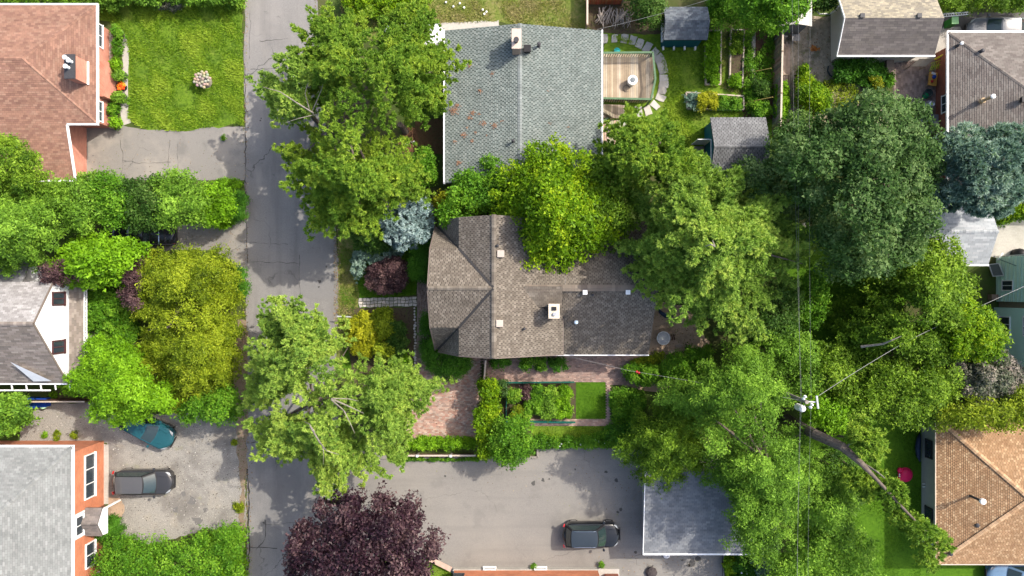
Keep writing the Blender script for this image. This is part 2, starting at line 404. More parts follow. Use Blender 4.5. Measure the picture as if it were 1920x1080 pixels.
ground('dirt_yard', [(1455,35),(1560,28),(1575,110),(1600,150),(1660,170),(1690,175),(1690,240),(1560,260),(1455,260)], .008, M_dirt, .1, seed=21)
ground('mulch_bed', [(745,262),(765,238),(780,240),(786,262),(780,285),(750,285)], .016, M_mulch, .05, seed=22)
ground('dirt_patch', [(778,225),(834,222),(834,290),(785,285)], .012, mat('needle_litter', [(.07,.035,.018),(.12,.07,.035),(.05,.06,.02)], 6, .95, .9, 20), .1, seed=23)
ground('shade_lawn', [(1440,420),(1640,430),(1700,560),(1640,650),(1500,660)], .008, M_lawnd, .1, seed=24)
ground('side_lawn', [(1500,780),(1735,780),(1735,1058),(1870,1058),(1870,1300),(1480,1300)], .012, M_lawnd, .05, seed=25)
ground('lawn_square', [(1080,716),(1137,716),(1137,787),(1080,787)], .016, M_lawnd, .02, seed=26)
ground('grass_strip', [(990,797),(1190,797),(1220,815),(1190,836),(1010,838)], .012, M_lawn, .06, seed=27)
ground('garage_grass', [(1358,1036),(1500,1036),(1500,1300),(1358,1300)], .024, M_lawnd, .03, seed=28)
ground('corner_lawn', [(790,1046),(812,1050),(845,1068),(845,1300),(700,1300),(720,1040)], .026, M_lawn, .03, seed=29)
ground('garden_soil', [(945,712),(1080,712),(1080,790),(945,790)], .008, M_bed, .04, seed=30)
ground('garden_soil', [(640,576),(780,576),(780,700),(660,700)], .018, M_bed, .04, seed=31)
ground('dirt_yard', [(1210,560),(1290,575),(1330,640),(1300,720),(1230,735),(1150,720),(1150,665),(1215,665)], .008, M_sand, .1, seed=32)
ground('road_shoulder', [(444,600),(462,600),(464,760),(461,1100),(448,1100),(450,900),(440,760)], .020, mat('shoulder_litter', [(.16,.11,.08),(.24,.18,.13),(.1,.12,.04)], 5, .95, .9, 20), .12, seed=33)
ground('foundation_strip', [(194,832),(204,834),(204,945),(194,945)], .03, M_conc, .01, seed=34)
ground('doorstep_pad', [(204,932),(225,934),(234,948),(234,958),(228,970),(204,972)], .034, M_sand, .02, seed=35)
ground('footpath', [(222,52),(232,60),(243,100),(240,150),(240,205),(246,230),(228,236),(226,200),(232,150),(230,100)], .018, M_conc, .05, seed=36)
ground('footpath', [(1235,90),(1160,66),(1128,66),(1128,70)], .006, M_soil, .02, seed=37)
# patches worn into the asphalt, darker repairs
def decal(pts, z, m, seed, amp=.12, name='tar_patch'):
    return ground(name, pts, z, m, amp, seed=seed, step=.2)
M_stain = mat('oil_stain', [(.05,.048,.045),(.09,.085,.08)], 10, .8)
M_patch = mat('asphalt_repair', [(.115,.11,.106),(.14,.134,.128),(.16,.153,.147)], 22, .92, .25, 90)
decal([(562,475),(634,476),(634,560),(562,558)], .020, mat('asphalt_repair_pale', [(.15,.146,.142),(.18,.175,.17),(.2,.195,.188)], 22, .92, .25, 90), 51, .03)
rg = random.Random(5)
for (x, y, r) in [(599,527,3.5),(598,538,2.2),(612,500,2),(490,222,2),(488,226,2),(1018,900,4),(1000,905,5),(1030,898,2),(1163,955,3.5),(1158,960,3),(1156,900,4),(1078,880,2),(1192,1035,3),(1136,885,3),(835,892,3),(1297,1055,10),(1310,1048,7),(1290,1060,4),(1280,1050,3),(235,303,1.8),(175,292,2),(360,940,9),(330,955,7),(345,925,6),(370,975,10),(385,955,6),(495,980,3)]:
    pts = [(x+r*rg.uniform(.5,1.3)*math.cos(t*.9), y+r*rg.uniform(.4,1.2)*math.sin(t*.9)) for t in range(7)]
    decal(pts, .0242, M_stain if x > 420 else M_patch, int(x), .03, 'oil_stain')
M_crack = mat('crack_fill', (.035,.033,.032), 5, .9)
def crackline(pts, w, z=.0245, seed=1):
    rg = random.Random(seed); b = MB(); P = []
    for i in range(len(pts)-1):
        a = W(*pts[i]); c = W(*pts[i+1]); n = max(2, int((c-a).length/.3))
        for k in range(n): P.append(a+(c-a)*(k/n)+Vector((rg.uniform(-.06,.06), rg.uniform(-.06,.06), 0)))
    P.append(W(*pts[-1])); vs = []
    for i, p in enumerate(P):
        d = (P[min(i+1, len(P)-1)]-P[max(i-1, 0)]); s = Vector((-d.y, d.x, 0)).normalized()*w*rg.uniform(.3, 1.3)
        vs += [(p.x+s.x, p.y+s.y, z), (p.x-s.x, p.y-s.y, z)]
    b.add(vs, [(2*i, 2*i+1, 2*i+3, 2*i+2) for i in range(len(P)-1)])
    b.build('road_crack', M_crack)['kind'] = 'structure'
for i, (p, w) in enumerate([([(463,880),(467,930),(465,980),(468,1020),(465,1080)],.06),([(459,120),(461,230),(460,300),(462,420),(463,500)],.03),
    ([(485,78),(540,72)],.015),([(470,130),(530,128)],.015),([(465,490),(560,494),(562,478)],.012),([(462,455),(540,458)],.012),([(467,1026),(520,1028)],.025),
    ([(562,478),(563,560)],.012),([(470,20),(468,110)],.012),([(226,262),(232,300),(226,335)],.012),([(230,300),(262,306),(320,304)],.01),([(318,262),(316,310)],.01),([(333,270),(334,320)],.01),
    ([(600,840),(640,858),(740,862)],.02),([(1195,1060),(1190,1042),(1206,1038)],.01),([(1353,1040),(1354,1080)],.04),([(480,985),(560,980),(700,975)],.008),
    ([(497,975),(498,1010),(480,1030)],.02)]): crackline(p, w, seed=i)

# ---- pavers, flagstones, edging
def pavers(name, poly, z, L=.21, Wd=.105, pal=((.3,.2,.16),(.36,.25,.2),(.26,.19,.16),(.33,.25,.21)), ang=0, h=.03, seed=1, gap=.008):
    rg = random.Random(seed); P = [W(*p) for p in poly]; pp = [(v.x, v.y) for v in P]
    base = MB(); base.sheet([(x, y, z+.004) for x, y in (pp if sum(pp[i][0]*pp[(i+1) % len(pp)][1]-pp[(i+1) % len(pp)][0]*pp[i][1] for i in range(len(pp))) > 0 else pp[::-1])])
    bo = base.build(name, mat('joint_sand', (.12,.1,.08), 12, .95)); bo['kind'] = 'structure'
    xs = [p[0] for p in pp]; ys = [p[1] for p in pp]; c, s = math.cos(ang), math.sin(ang); cx, cy = sum(xs)/len(xs), sum(ys)/len(ys)
    R = max(max(xs)-min(xs), max(ys)-min(ys))*.75; cand = []
    n1 = int(R/L)+2; n2 = int(R/Wd)+2
    for j in range(-n2, n2):
        for i in range(-n1, n1):
            u = (i+(.5 if j % 2 else 0))*L; v = j*Wd; cand.append((cx+u*c-v*s, cy+u*s+v*c))
    A = np.array(cand); A = A[in_poly(A, pp)]
    b = MB(); z1 = z+h
    for x, y in A:
        k = pal[int(rg.random()*len(pal))]; t = rg.uniform(.85, 1.15); col = tuple(q*t for q in k); zz = z1+rg.uniform(-.003, .003)
        hl, hw = L/2-gap/2, Wd/2-gap/2
        q = [(x+a*hl*c-d*hw*s, y+a*hl*s+d*hw*c) for a, d in ((-1,-1),(1,-1),(1,1),(-1,1))]
        b.add([(*w, z+.004) for w in q]+[(*w, zz) for w in q], [(4,5,6,7),(0,1,5,4),(1,2,6,5),(2,3,7,6),(3,0,4,7)], col)
    b.build('paving_bricks', M_piece, bo, colattr=True, kind='stuff'); return bo
pavers('brick_driveway', [(760,822),(768,700),(784,690),(788,660),(900,660),(903,672),(900,712),(893,822)], .024, L=.22, Wd=.11, pal=((.36,.23,.18),(.40,.28,.22),(.3,.21,.17),(.38,.3,.25),(.33,.19,.145)), seed=2)
pavers('brick_walk', [(783,525),(803,525),(806,600),(802,660),(786,700),(780,690)], .026, L=.105*2, Wd=.1, pal=((.2,.15,.13),(.25,.19,.16)), seed=3, ang=math.pi/2)
pavers('brick_path', [(903,668),(1240,660),(1240,720),(1150,722),(1137,722),(1137,716),(940,716),(915,712)], .024, pal=((.3,.2,.165),(.34,.24,.2),(.25,.18,.155)), seed=4)
pavers('brick_path', [(935,786),(1190,786),(1190,798),(940,798)], .024, pal=((.33,.22,.18),(.38,.28,.23),(.28,.2,.17)), seed=5)
pavers('brick_path', [(1137,720),(1144,720),(1144,790),(1137,790)], .024, pal=((.33,.22,.18),(.38,.28,.23)), seed=6)
pavers('brick_patio', [(1672,118),(1762,112),(1760,250),(1690,250),(1674,180)], .014, L=.26, Wd=.17, pal=((.19,.145,.125),(.23,.18,.155),(.26,.2,.17)), seed=7, ang=math.pi/2)
pavers('brick_path', [(1456,80),(1480,80),(1482,130),(1482,200),(1472,200),(1470,140),(1456,140)], .014, L=.3, Wd=.16, pal=((.3,.23,.18),(.35,.27,.22)), seed=8, ang=math.pi/2)
def flag(poly_px, z, h, cols, root, name='flagstone', rng=random, drop=0):
    P = [W(*p, 0) for p in poly_px]; a = sum(P[i].x*P[(i+1) % len(P)].y-P[(i+1) % len(P)].x*P[i].y for i in range(len(P)))
    if a < 0: P = P[::-1]
    c = sum(P, Vector((0,0,0)))/len(P); col = rng.choice(cols); t = rng.uniform(.85, 1.12); col = tuple(q*t for q in col)
    n = len(P); lo = [(p.x, p.y, z) for p in P]; md = [(p.x, p.y, z+h*.7) for p in P]; hi = [((p.x*.9+c.x*.1), (p.y*.9+c.y*.1), z+h+rng.uniform(-.006,.006)) for p in P]
    b = MB(); b.add(lo+md+hi, [tuple(range(2*n, 3*n))]+[(i, (i+1) % n, n+(i+1) % n, n+i) for i in range(n)]+[(n+i, n+(i+1) % n, 2*n+(i+1) % n, 2*n+i) for i in range(n)], col)
    return b.build(name, M_piece, root, colattr=True)
# curved stepping stones round the deck
sw = thing('stepping_stone_path', 'curved path of pale square flagstones bending round the wooden deck', 'path', W(1230,120))
STN = [(0.38,.36,.32),(.44,.41,.36),(.34,.33,.30),(.42,.4,.37)]
rg = random.Random(11)
path = [(1133,73),(1152,73),(1170,73),(1186,76),(1200,82),(1214,89),(1227,99),(1235,109),(1240,120),(1243,132),(1244,146),(1244,158),(1241,170),(1238,183),(1228,198),(1214,207),(1198,209)]
for i, (x, y) in enumerate(path):
    a = path[max(0, i-1)]; b = path[min(len(path)-1, i+1)]; d = Vector((b[0]-a[0], b[1]-a[1])).normalized(); s = Vector((-d.y, d.x))
    hl = 6.6*rg.uniform(.9,1.06); hw = 8.6*rg.uniform(.85, 1.12)
    pts = []
    for u, v in ((-1,-1),(0,-1.05),(1,-1),(1.05,0),(1,1),(-1,1)):
        pts.append((x+d.x*u*hl+s.x*v*hw+rg.uniform(-1.2,1.2), y+d.y*u*hl+s.y*v*hw+rg.uniform(-1.2,1.2)))
    flag(pts, .02, .05, STN, sw, rng=rg)
# cracked flagstone walk (white stones) between lawn and brick walk: cells of an irregular grid
fw = thing('flagstone_walk', 'irregular white flagstone walk across the front lawn to the brick walk', 'path', W(726,567))
rg = random.Random(12)
nx, ny = 15, 3
gx = [[673+7.2*i+rg.uniform(-1.6,1.6) for i in range(nx+1)] for j in range(ny+1)]
gy = [[559+(-2.5*i/nx)+5.9*j+rg.uniform(-1.3,1.3) for i in range(nx+1)] for j in range(ny+1)]
for j in range(ny):
    for i in range(nx):
        q = [(gx[j][i], gy[j][i]), (gx[j][i+1], gy[j][i+1]), (gx[j+1][i+1], gy[j+1][i+1]), (gx[j+1][i], gy[j+1][i])]
        c = (sum(a for a, _ in q)/4, sum(b for _, b in q)/4); q = [(c[0]+(a-c[0])*.86, c[1]+(b-c[1])*.84) for a, b in q]
        flag(q, .02, .05, [(.5,.47,.42),(.42,.4,.36),(.55,.5,.44),(.36,.34,.31)], fw, rng=rg)
ed = thing('stone_edging', 'row of small pale rocks edging the flower bed beside the brick walk', 'edging', W(778,640))
for k in range(22):
    x, y = 778+rg.uniform(-1.5,1.5), 578+k*5.4; r = rg.uniform(1.8,3.2)
    pts = [(x+r*rg.uniform(.75,1.15)*math.cos(t), y+r*rg.uniform(.8,1.3)*math.sin(t)) for t in [i*math.pi/3 for i in range(6)]]
    flag(pts, .02, rg.uniform(.06,.12), [(.5,.48,.44),(.4,.38,.35)], ed, 'stone', rng=rg)
rw = thing('stone_slab_edge', 'diagonal row of sandy stone slabs beside the round lid and garden', 'edging', W(1255,665))
for (x, y, l) in [(1236,676,7),(1247,668,6),(1260,659,9),(1273,648,8)]:
    pts = [(x+math.cos(a-.66)*l*k, y+math.sin(a-.66)*l*.5*k) for a, k in [(0,1),(.9,.9),(2.2,1),(3.14,1),(4.1,.9),(5.4,1)]]
    flag(pts, .02, .14, [(.33,.26,.2),(.38,.3,.23)], rw, 'stone', rng=rg)

def litter(name, label, polys, n, cols, L, seed, z=.03):
    rg = np.random.default_rng(seed); mb = MB()
    for poly in polys:
        P = [W(*p) for p in poly]; pp = [(v.x, v.y) for v in P]; xs = [p[0] for p in pp]; ys = [p[1] for p in pp]
        Q = np.stack([rg.uniform(min(xs), max(xs), n*3), rg.uniform(min(ys), max(ys), n*3)], 1); Q = Q[in_poly(Q, pp)][:n]
        for x, y in Q:
            a = rg.uniform(0, 6.28); l = L*rg.uniform(.5, 1.5); w = l*rg.uniform(.3, .7); c, s = math.cos(a), math.sin(a); t = rg.uniform(.7, 1.3); q = cols[int(rg.integers(len(cols)))]
            mb.add([(x-c*l, y-s*l, z),(x+s*w, y-c*w, z+.02*rg.random()),(x+c*l, y+s*l, z+.01),(x-s*w, y+c*w, z)], [(0,1,2,3)], tuple(v*t for v in q))
    o = mb.build(name, M_lattr, colattr=True, kind='stuff'); tag(o, label, 'leaf litter')
BR = [(.16,.09,.04),(.22,.15,.08),(.1,.07,.04),(.14,.16,.04),(.28,.22,.14)]
litter('leaf_litter','brown leaf and gravel litter along both road edges',[[(456,0),(466,0),(466,1080),(456,1080)],[(446,620),(472,620),(474,1080),(446,1080)],[(590,0),(600,0),(640,440),(625,440)],[(626,440),(638,440),(640,620),(626,620)]],700,BR,.045,1)
litter('leaf_litter','dark scattered leaves on the red brick driveway and garden paths',[[(770,700),(895,700),(893,820),(762,820)],[(905,672),(1200,668),(1200,716),(915,716)],[(785,530),(803,530),(803,660),(788,660)]],260,[(.14,.08,.05),(.2,.12,.07),(.1,.06,.04)],.04,2,.062)
litter('leaf_litter','small dark debris and stones on the gravel lot',[[(50,775),(455,800),(450,990),(210,1000),(205,830),(40,830)]],1500,[(.1,.09,.08),(.4,.38,.34),(.15,.13,.1),(.3,.28,.24)],.05,3)
litter('leaf_litter','fallen twigs and leaves on the big asphalt lot below the trees',[[(740,860),(1010,862),(1180,845),(1205,900),(1200,1000),(1120,960),(760,880)],[(1100,1030),(1360,1040),(1355,1078),(1120,1078)]],160,BR,.04,4)
litter('leaf_litter','dry leaves and clippings strewn over the dirt yard',[[(1470,60),(1555,60),(1560,150),(1650,180),(1560,240),(1480,200)],[(1215,560),(1290,580),(1320,640),(1230,720),(1160,715)]],500,BR+[(.3,.22,.1)],.05,5,.03)
litter('leaf_litter','specks and dead leaves on the upper left driveway',[[(215,240),(455,242),(455,335),(140,338)],[(320,424),(455,415),(455,490),(400,470)]],220,BR,.035,6)
# ================================================================ BUILDINGS
def wallprism(root, poly, z0, z1, m, name='wall', label=None):
    b = MB(); b.prism(poly, z0, z1); return b.build(name, m, root, label=label)
def rect(x0, y0, x1, y1): return [(x0,y0),(x1,y0),(x1,y1),(x0,y1)]
def vent_box(root, x, y, zf, s, h, m, name='roof_vent', rz=0):
    b = MB(); b.box((x, y, zf+h*.35), (s*.8, s*.8, h*.9), rz); b.box((x, y, zf+h*.85), (s, s, h*.25), rz); return b.build(name, m, root, bevel=.015)
def vent_pipe(root, x, y, zf, h, r, m, capm, name='vent_pipe', capr=1.9):
    b = MB(); b.lathe((x, y, zf-.2), [(r*1.9, 0), (r*1.9, .24), (r, .3), (r, h+.2)], 14); o = b.build(name, m, root, smooth=False)
    c = MB(); c.lathe((x, y, zf+h), [(r*1.2, -.12), (r*capr, -.06), (r*capr, .05), (r*.9, .1)], 16); c.build('cap', capm, o); return o
def brickmat(name, a, b, mortar, ang=0):
    if name in MATS: return MATS[name]
    m = bpy.data.materials.new(name); m.use_nodes = True; MATS[name] = m; nt = m.node_tree; n = nt.nodes; l = nt.links; B = n['Principled BSDF']; B.inputs['Roughness'].default_value = .9
    tc = n.new('ShaderNodeTexCoord'); sp = n.new('ShaderNodeSeparateXYZ'); cb = n.new('ShaderNodeCombineXYZ'); l.new(tc.outputs['Object'], sp.inputs[0])
    ad = n.new('ShaderNodeMath'); ad.operation = 'ADD'; l.new(sp.outputs[0], ad.inputs[0]); l.new(sp.outputs[1], ad.inputs[1])
    l.new(ad.outputs[0], cb.inputs[0]); l.new(sp.outputs[2], cb.inputs[1])
    t = n.new('ShaderNodeTexBrick'); t.inputs['Scale'].default_value = 1; t.inputs['Brick Width'].default_value = .21; t.inputs['Row Height'].default_value = .075; t.inputs['Mortar Size'].default_value = .006
    t.inputs['Color1'].default_value = (*a, 1); t.inputs['Color2'].default_value = (*b, 1); t.inputs['Mortar'].default_value = (*mortar, 1)
    l.new(cb.outputs[0], t.inputs['Vector'])
    z = n.new('ShaderNodeTexNoise'); z.inputs['Scale'].default_value = 1.3; z.inputs['Detail'].default_value = 8; l.new(tc.outputs['Object'], z.inputs['Vector'])
    mr = n.new('ShaderNodeMapRange'); mr.inputs[1].default_value = .3; mr.inputs[2].default_value = .7; mr.inputs[3].default_value = .82; mr.inputs[4].default_value = 1.15; l.new(z.outputs[0], mr.inputs[0])
    s = n.new('ShaderNodeVectorMath'); s.operation = 'SCALE'; l.new(t.outputs[0], s.inputs[0]); l.new(mr.outputs[0], s.inputs[3]); l.new(s.outputs[0], B.inputs['Base Color'])
    return m
M_brickO = brickmat('orange_brick', (.42,.12,.05), (.5,.16,.07), (.36,.24,.17))
M_brickP = brickmat('pink_brick', (.42,.16,.11), (.5,.2,.14), (.36,.25,.2))
M_brickD = brickmat('dark_red_brick', (.2,.055,.03), (.26,.08,.045), (.16,.1,.08))

# ---- brown-red roof house, top left
H = thing('house', 'brick house with large reddish brown hip roof and brick chimney beside the lawn', 'house', (-36,14,0))
wallprism(H, rect(-44,12.0,-30.0,19.2), 0, 3.35, M_brickP)
wallprism(H, rect(-44,8.2,-31.9,11.99), 0, 2.45, M_brickP)
wallprism(H, rect(-29.998,13.9,-29.55,16.5), 0, 1.75, M_brickP, 'bay')
wallprism(H, rect(-29.997,16.52,-29.72,19.1), 0, .35, M_conc, 'foundation')
wallprism(H, rect(-29.997,11.9,-29.72,13.88), 0, .35, M_conc, 'foundation')
zS = lambda y: 4.6-.25*(15.7-y); zN = lambda y: 4.6-.25*(y-15.7)
PAL = [(.14,.08,.06),(.225,.125,.09),(.25,.14,.1),(.2,.11,.082),(.26,.155,.112)]
def P3(x, y, z): return (x, y, z)
rf = roof(H, [
 [P3(-48,7.7,zS(7.7)),P3(-31.16,7.7,zS(7.7)),P3(-31.16,13.5,zS(13.5)),P3(-33.5,15.7,4.6),P3(-48,15.7,4.6)],
 [P3(-31.16,11.5,zS(11.5)),P3(-29,11.5,zS(11.5)),P3(-31.16,13.5,zS(13.5))],
 [P3(-29,19.75,zN(19.75)),P3(-48,19.75,zN(19.75)),P3(-48,15.7,4.6),P3(-33.5,15.7,4.6)],
 [P3(-29,11.5,zS(11.5)),P3(-29,19.75,zN(19.75)),P3(-33.5,15.7,4.6)]], PAL, M_shingle, seed=3, thick=.12,
 caps=[((-33.5,15.7,4.6),(-29,11.5,3.55),.11),((-33.5,15.7,4.6),(-29,19.7,3.6),.11),((-48,15.7,4.6),(-33.5,15.7,4.6),.11)], capcol=PAL[1:])
trim(H, 'gutter', [((-28.96,11.45,3.55),(-28.96,19.8,3.6)),((-48,19.81,3.6),(-28.9,19.81,3.6)),((-31.1,11.44,3.55),(-28.9,11.44,3.55)),((-31.1,7.65,2.62),(-31.1,11.4,3.55)),((-48,7.64,2.6),(-31.1,7.64,2.6))], M_gutter, .12, .14)
for (y0, y1) in [(17.5,19.2),(12.1,13.6)]:
    window(H, (-29.97,(y0+y1)/2,1.75), 'x', y1-y0, 1.0, M_white, M_glass, 2)
ch = MB(); ch.box((-29.85,14.95,4.4), (.62,1.55,1.5)); c1 = ch.build('chimney', M_brickP, H)
b = MB(); b.box((-29.85,14.95,5.19), (.72,1.65,.1)); b.build('chimney_cap', M_dark, c1)
for (dx, dy) in ((-.1,.5),(.15,.3),(-.05,-.1)): one(lambda b: b.lathe((-29.85+dx, 14.95+dy, 5.24), [(.11,0),(.11,.3),(.15,.32),(.15,.38),(.03,.42)], 14), 'flue_pot', M_gutter, c1)
one(lambda b: b.add([(-30.15,15.6,4.2),(-30.15,14.9,4.2),(-30.9,15.25,4.2),(-30.15,15.25,4.55)], [(0,1,2),(0,3,1),(1,3,2),(2,3,0)]), 'cricket', M_steel, c1)
one(lambda b: b.beam((-29.5,14.15,3.75),(-29.5,15.75,3.75), .08,.12), 'flashing', M_gutter, c1)

# ---- grey-green gable house, top centre
H = thing('house', 'low house with wide grey green gable roof spotted with rust coloured needles', 'house', (.8,12.8,0))
wallprism(H, rect(-4.2,7.9,5.8,17.8), 0, 2.8, mat('grey_siding', (.3,.3,.28), 3, .8))
for yy in (7.95, 17.75): one(lambda b: b.add([(-4.2,yy,2.8),(5.8,yy,2.8),(.55,yy,3.9)],[(0,1,2)]), 'gable', mat('grey_siding', (.3,.3,.28)), H)
PAL = [(.05,.064,.057),(.147,.172,.16),(.162,.187,.174),(.132,.155,.145),(.175,.197,.183),(.15,.172,.16)]
roof(H, [[(6.33,7.4,3.0),(6.33,18.2,3.0),(.55,18.2,4.25),(.55,7.4,4.25)],[(-4.75,18.2,3.0),(-4.75,7.4,3.0),(.55,7.4,4.25),(.55,18.2,4.25)]], PAL, M_shingle, gap=.06, tabw=.26, expo=.135, seed=4, butt=.35, lift=.02,
     caps=[((.55,7.4,4.25),(.55,18.2,4.25),.15)], capcol=[(.19,.21,.205),(.17,.19,.185)])
trim(H, 'gutter', [((-4.8,7.35,3.0),(-4.8,18.25,3.0)),((6.38,7.35,3.0),(6.38,18.25,3.0))], M_gutter, .1, .12)
rs = random.Random(4)
def ln(b):                                   # drifts of fallen needles caught on the shingles
    for (px, py, r) in [(880,122,4),(923,140,4),(899,171,5),(850,205,9),(858,196,5),(886,212,6),(881,220,5),(906,231,6),(899,213,3),(927,238,6),(869,252,6),(891,248,3),(852,263,4),(886,264,4),(860,303,5),(857,306,3),(940,230,3),(875,238,3),(1065,237,3),(1027,172,2),(1030,232,3),(912,255,2)]:
        for k in range(int(r*r*1.1)):
            x = px+rs.gauss(0, r*.5); y = py+rs.gauss(0, r*.4); p = W(x, y, 3.6)
            z = 4.25-abs(p.x-.55)*(1.25/5.5)+.045; a = rs.uniform(0, 3.14); l = rs.uniform(.04,.1); w = .012
            c, s = math.cos(a), math.sin(a)
            b.add([(p.x-c*l, p.y-s*l, z),(p.x+s*w, p.y-c*w, z+.01),(p.x+c*l, p.y+s*l, z),(p.x-s*w, p.y+c*w, z+.01)], [(0,1,2,3)], rs.choice([(.3,.14,.075),(.24,.12,.07),(.34,.19,.11)]))
x = MB(); ln(x); x.build('needle_drifts', M_lattr, H, colattr=True, kind='stuff')
c1 = one(lambda b: b.box((.3,16.7,4.75), (.55,1.25,1.5)), 'chimney', brickmat('pale_brick', (.4,.27,.2), (.45,.32,.25), (.3,.25,.2)), H)
one(lambda b: b.box((.3,16.7,5.54), (.64,1.34,.09)), 'chimney_cap', mat('pink_cement', (.5,.4,.33), 6, .9), c1)
one(lambda b: (b.lathe((.28,16.5,5.5), [(.13,0),(.13,.4),(.18,.42),(.18,.5)], 12)), 'flue_pot', M_dark, c1)
vent_box(H, 1.05, 16.4, 4.15, .5, .45, M_black); vent_pipe(H, 1.85, 16.75, 3.95, .45, .07, M_dark, M_dark); vent_pipe(H, .08, 10.1, 4.1, .4, .06, M_dark, M_dark)

# ---- main brown house
H = thing('house', 'central house with many pitched grey brown shingle roofs and a small square chimney', 'house', (1,0,0))
MS = mat('beige_siding', (.35,.3,.24), 3, .8)
wallprism(H, rect(-4.9,-4.15,3.1,4.35), 0, 2.9, MS); wallprism(H, rect(3.11,-4.3,9.2,4.3), 0, 2.9, MS)
one(lambda b: b.add([(-4.95,-4.1,2.9),(-4.95,4.1,2.9),(-4.95,2.5,6.0),(-4.95,0,7.35),(-4.95,-2.5,6.0)],[(0,4,3,2,1)]), 'gable', MS, H)
for yy, f in ((-4.2,0),(4.4,1)): one(lambda b: b.add([(-4.9,yy,2.9),(3.1,yy,2.9),(3.1,yy,5.0),(-1.16,yy,7.3),(-3.5,yy,5.9)],[(0,1,2,3,4)]), 'gable', MS, H)
one(lambda b: b.add([(3.1,-4.15,2.9),(3.1,4.35,2.9),(3.1,4.35,5.0),(3.1,-4.15,5.0)],[(0,1,2,3)]), 'side_wall', MS, H)
one(lambda b: b.add([(9.2,-4.3,2.9),(9.2,4.3,2.9),(9.2,0,6.2)],[(0,1,2)]), 'gable', MS, H)
PAL = [(.06,.051,.043),(.138,.118,.095),(.155,.133,.108),(.115,.097,.078),(.172,.149,.122),(.128,.108,.088)]
faces = [
 [(3.45,-4.48,5.0),(3.45,4.69,5.0),(-1.16,4.69,7.5),(-1.16,-4.48,7.5)],
 [(-3.5,2.6,6.1),(-5.4,2.6,6.1),(-5.4,0,7.5),(-1.16,0,7.5)],
 [(-5.2,4.3,3),(-5.4,4.3,3),(-5.4,2.6,6.1),(-3.5,2.6,6.1)],
 [(-5.4,-2.6,6.1),(-3.5,-2.6,6.1),(-1.16,0,7.5),(-5.4,0,7.5)],
 [(-5.4,-4.3,3),(-5.2,-4.3,3),(-3.5,-2.6,6.1),(-5.4,-2.6,6.1)],
 [(-3.5,-2.6,6.1),(-3.5,-4.48,6.1),(-1.16,-4.48,7.5),(-1.16,0,7.5)],
 [(-5.2,-4.3,3),(-5.2,-4.48,3),(-3.5,-4.48,6.1),(-3.5,-2.6,6.1)],
 [(-3.5,4.69,6.1),(-3.5,2.6,6.1),(-1.16,0,7.5),(-1.16,4.69,7.5)],
 [(-5.2,4.69,3),(-5.2,4.3,3),(-3.5,2.6,6.1),(-3.5,4.69,6.1)]]
roof(H, faces, PAL, M_shingle, gap=.05, tabw=.26, expo=.14, seed=5, butt=.4, lift=.02,
     caps=[((-1.16,-4.48,7.5),(-1.16,4.69,7.5),.15),((-5.4,0,7.5),(-1.16,0,7.5),.12)], capcol=PAL[1:])
PALW = [(.06,.052,.045),(.135,.115,.093),(.155,.133,.108),(.115,.097,.078),(.172,.149,.122)]
roof(H, [[(1.2,-4.67,3.1),(9.62,-4.67,3.1),(9.62,0,6.4),(.8,0,6.4)],[(9.62,4.67,3.1),(1.2,4.67,3.1),(.8,0,6.4),(9.62,0,6.4)]], PALW, M_shingle, gap=.04, tabw=.26, expo=.14, seed=6, butt=.45, lift=.02,
     caps=[((.9,0,6.4),(9.62,0,6.4),.22)], capcol=[(.16,.13,.105),(.18,.15,.12)])
roof(H, [[(1.2,-1.25,5.95),(3.3,-1.25,5.95),(3.3,.1,6.5),(.8,.1,6.5)]], PAL, M_shingle, name='cricket_roof', tabw=.26, seed=7)
one(lambda b: (b.box((2.25,-1.1,5.6), (2.0,.2,.65))), 'cricket_wall', MATS['dark_metal'], H)
# grey metal valley gutters
for (A, B, C) in [((-5.25,4.32,3.06),(-3.5,2.6,6.16),(-1.2,0.05,7.56)),((-5.25,-4.32,3.06),(-3.5,-2.6,6.16),(-1.2,-.05,7.56))]:
    one(lambda b: (b.beam(A, B, .16,.025), b.beam(B, C, .16,.025)), 'valley_flashing', mat('grey_flashing', (.045,.043,.043), 8, .9), H)
one(lambda b: b.beam((3.5,-4.55,3.25),(3.5,-1.9,5.08), .12,.05), 'valley_flashing', mat('grey_flashing', (.13,.125,.125)), H)
trim(H, 'gutter', [((2.6,-4.74,3.1),(9.66,-4.74,3.1))], M_gutter, .07, .12)
trim(H, 'fascia', [((-5.44,-4.35,3.0),(-5.44,-2.6,6.1)),((-5.44,-2.6,6.1),(-5.44,0,7.5)),((-5.44,0,7.5),(-5.44,2.6,6.1)),((-5.44,2.6,6.1),(-5.44,4.3,3.0)),((-1.16,-4.52,7.5),(3.45,-4.52,5.0)),((-3.5,-4.52,6.1),(-1.16,-4.52,7.5)),((-5.2,-4.52,3),(-3.5,-4.52,6.1)),((3.48,-4.5,5),(3.48,4.69,5))], mat('brown_fascia', (.16,.13,.11), 5, .7), .06, .16, -.09)
c1 = one(lambda b: b.box((2.72,-1.5,6.15), (.62,.85,1.9)), 'chimney', brickmat('pale_brick', (.4,.27,.2), (.45,.32,.25), (.3,.25,.2)), H)
one(lambda b: b.box((2.72,-1.5,7.15), (.72,.95,.1)), 'chimney_cap', mat('cream_cement', (.55,.48,.38), 6, .9), c1)
one(lambda b: b.box((2.72,-1.33,7.22), (.3,.24,.12)), 'flue', M_black, c1); one(lambda b: b.lathe((2.75,-1.68,7.19), [(.12,0),(.12,.16),(.07,.16)], 14), 'flue_pot', M_steel, c1)
vm = mat('taupe_vent', (.42,.36,.31), 6, .6)
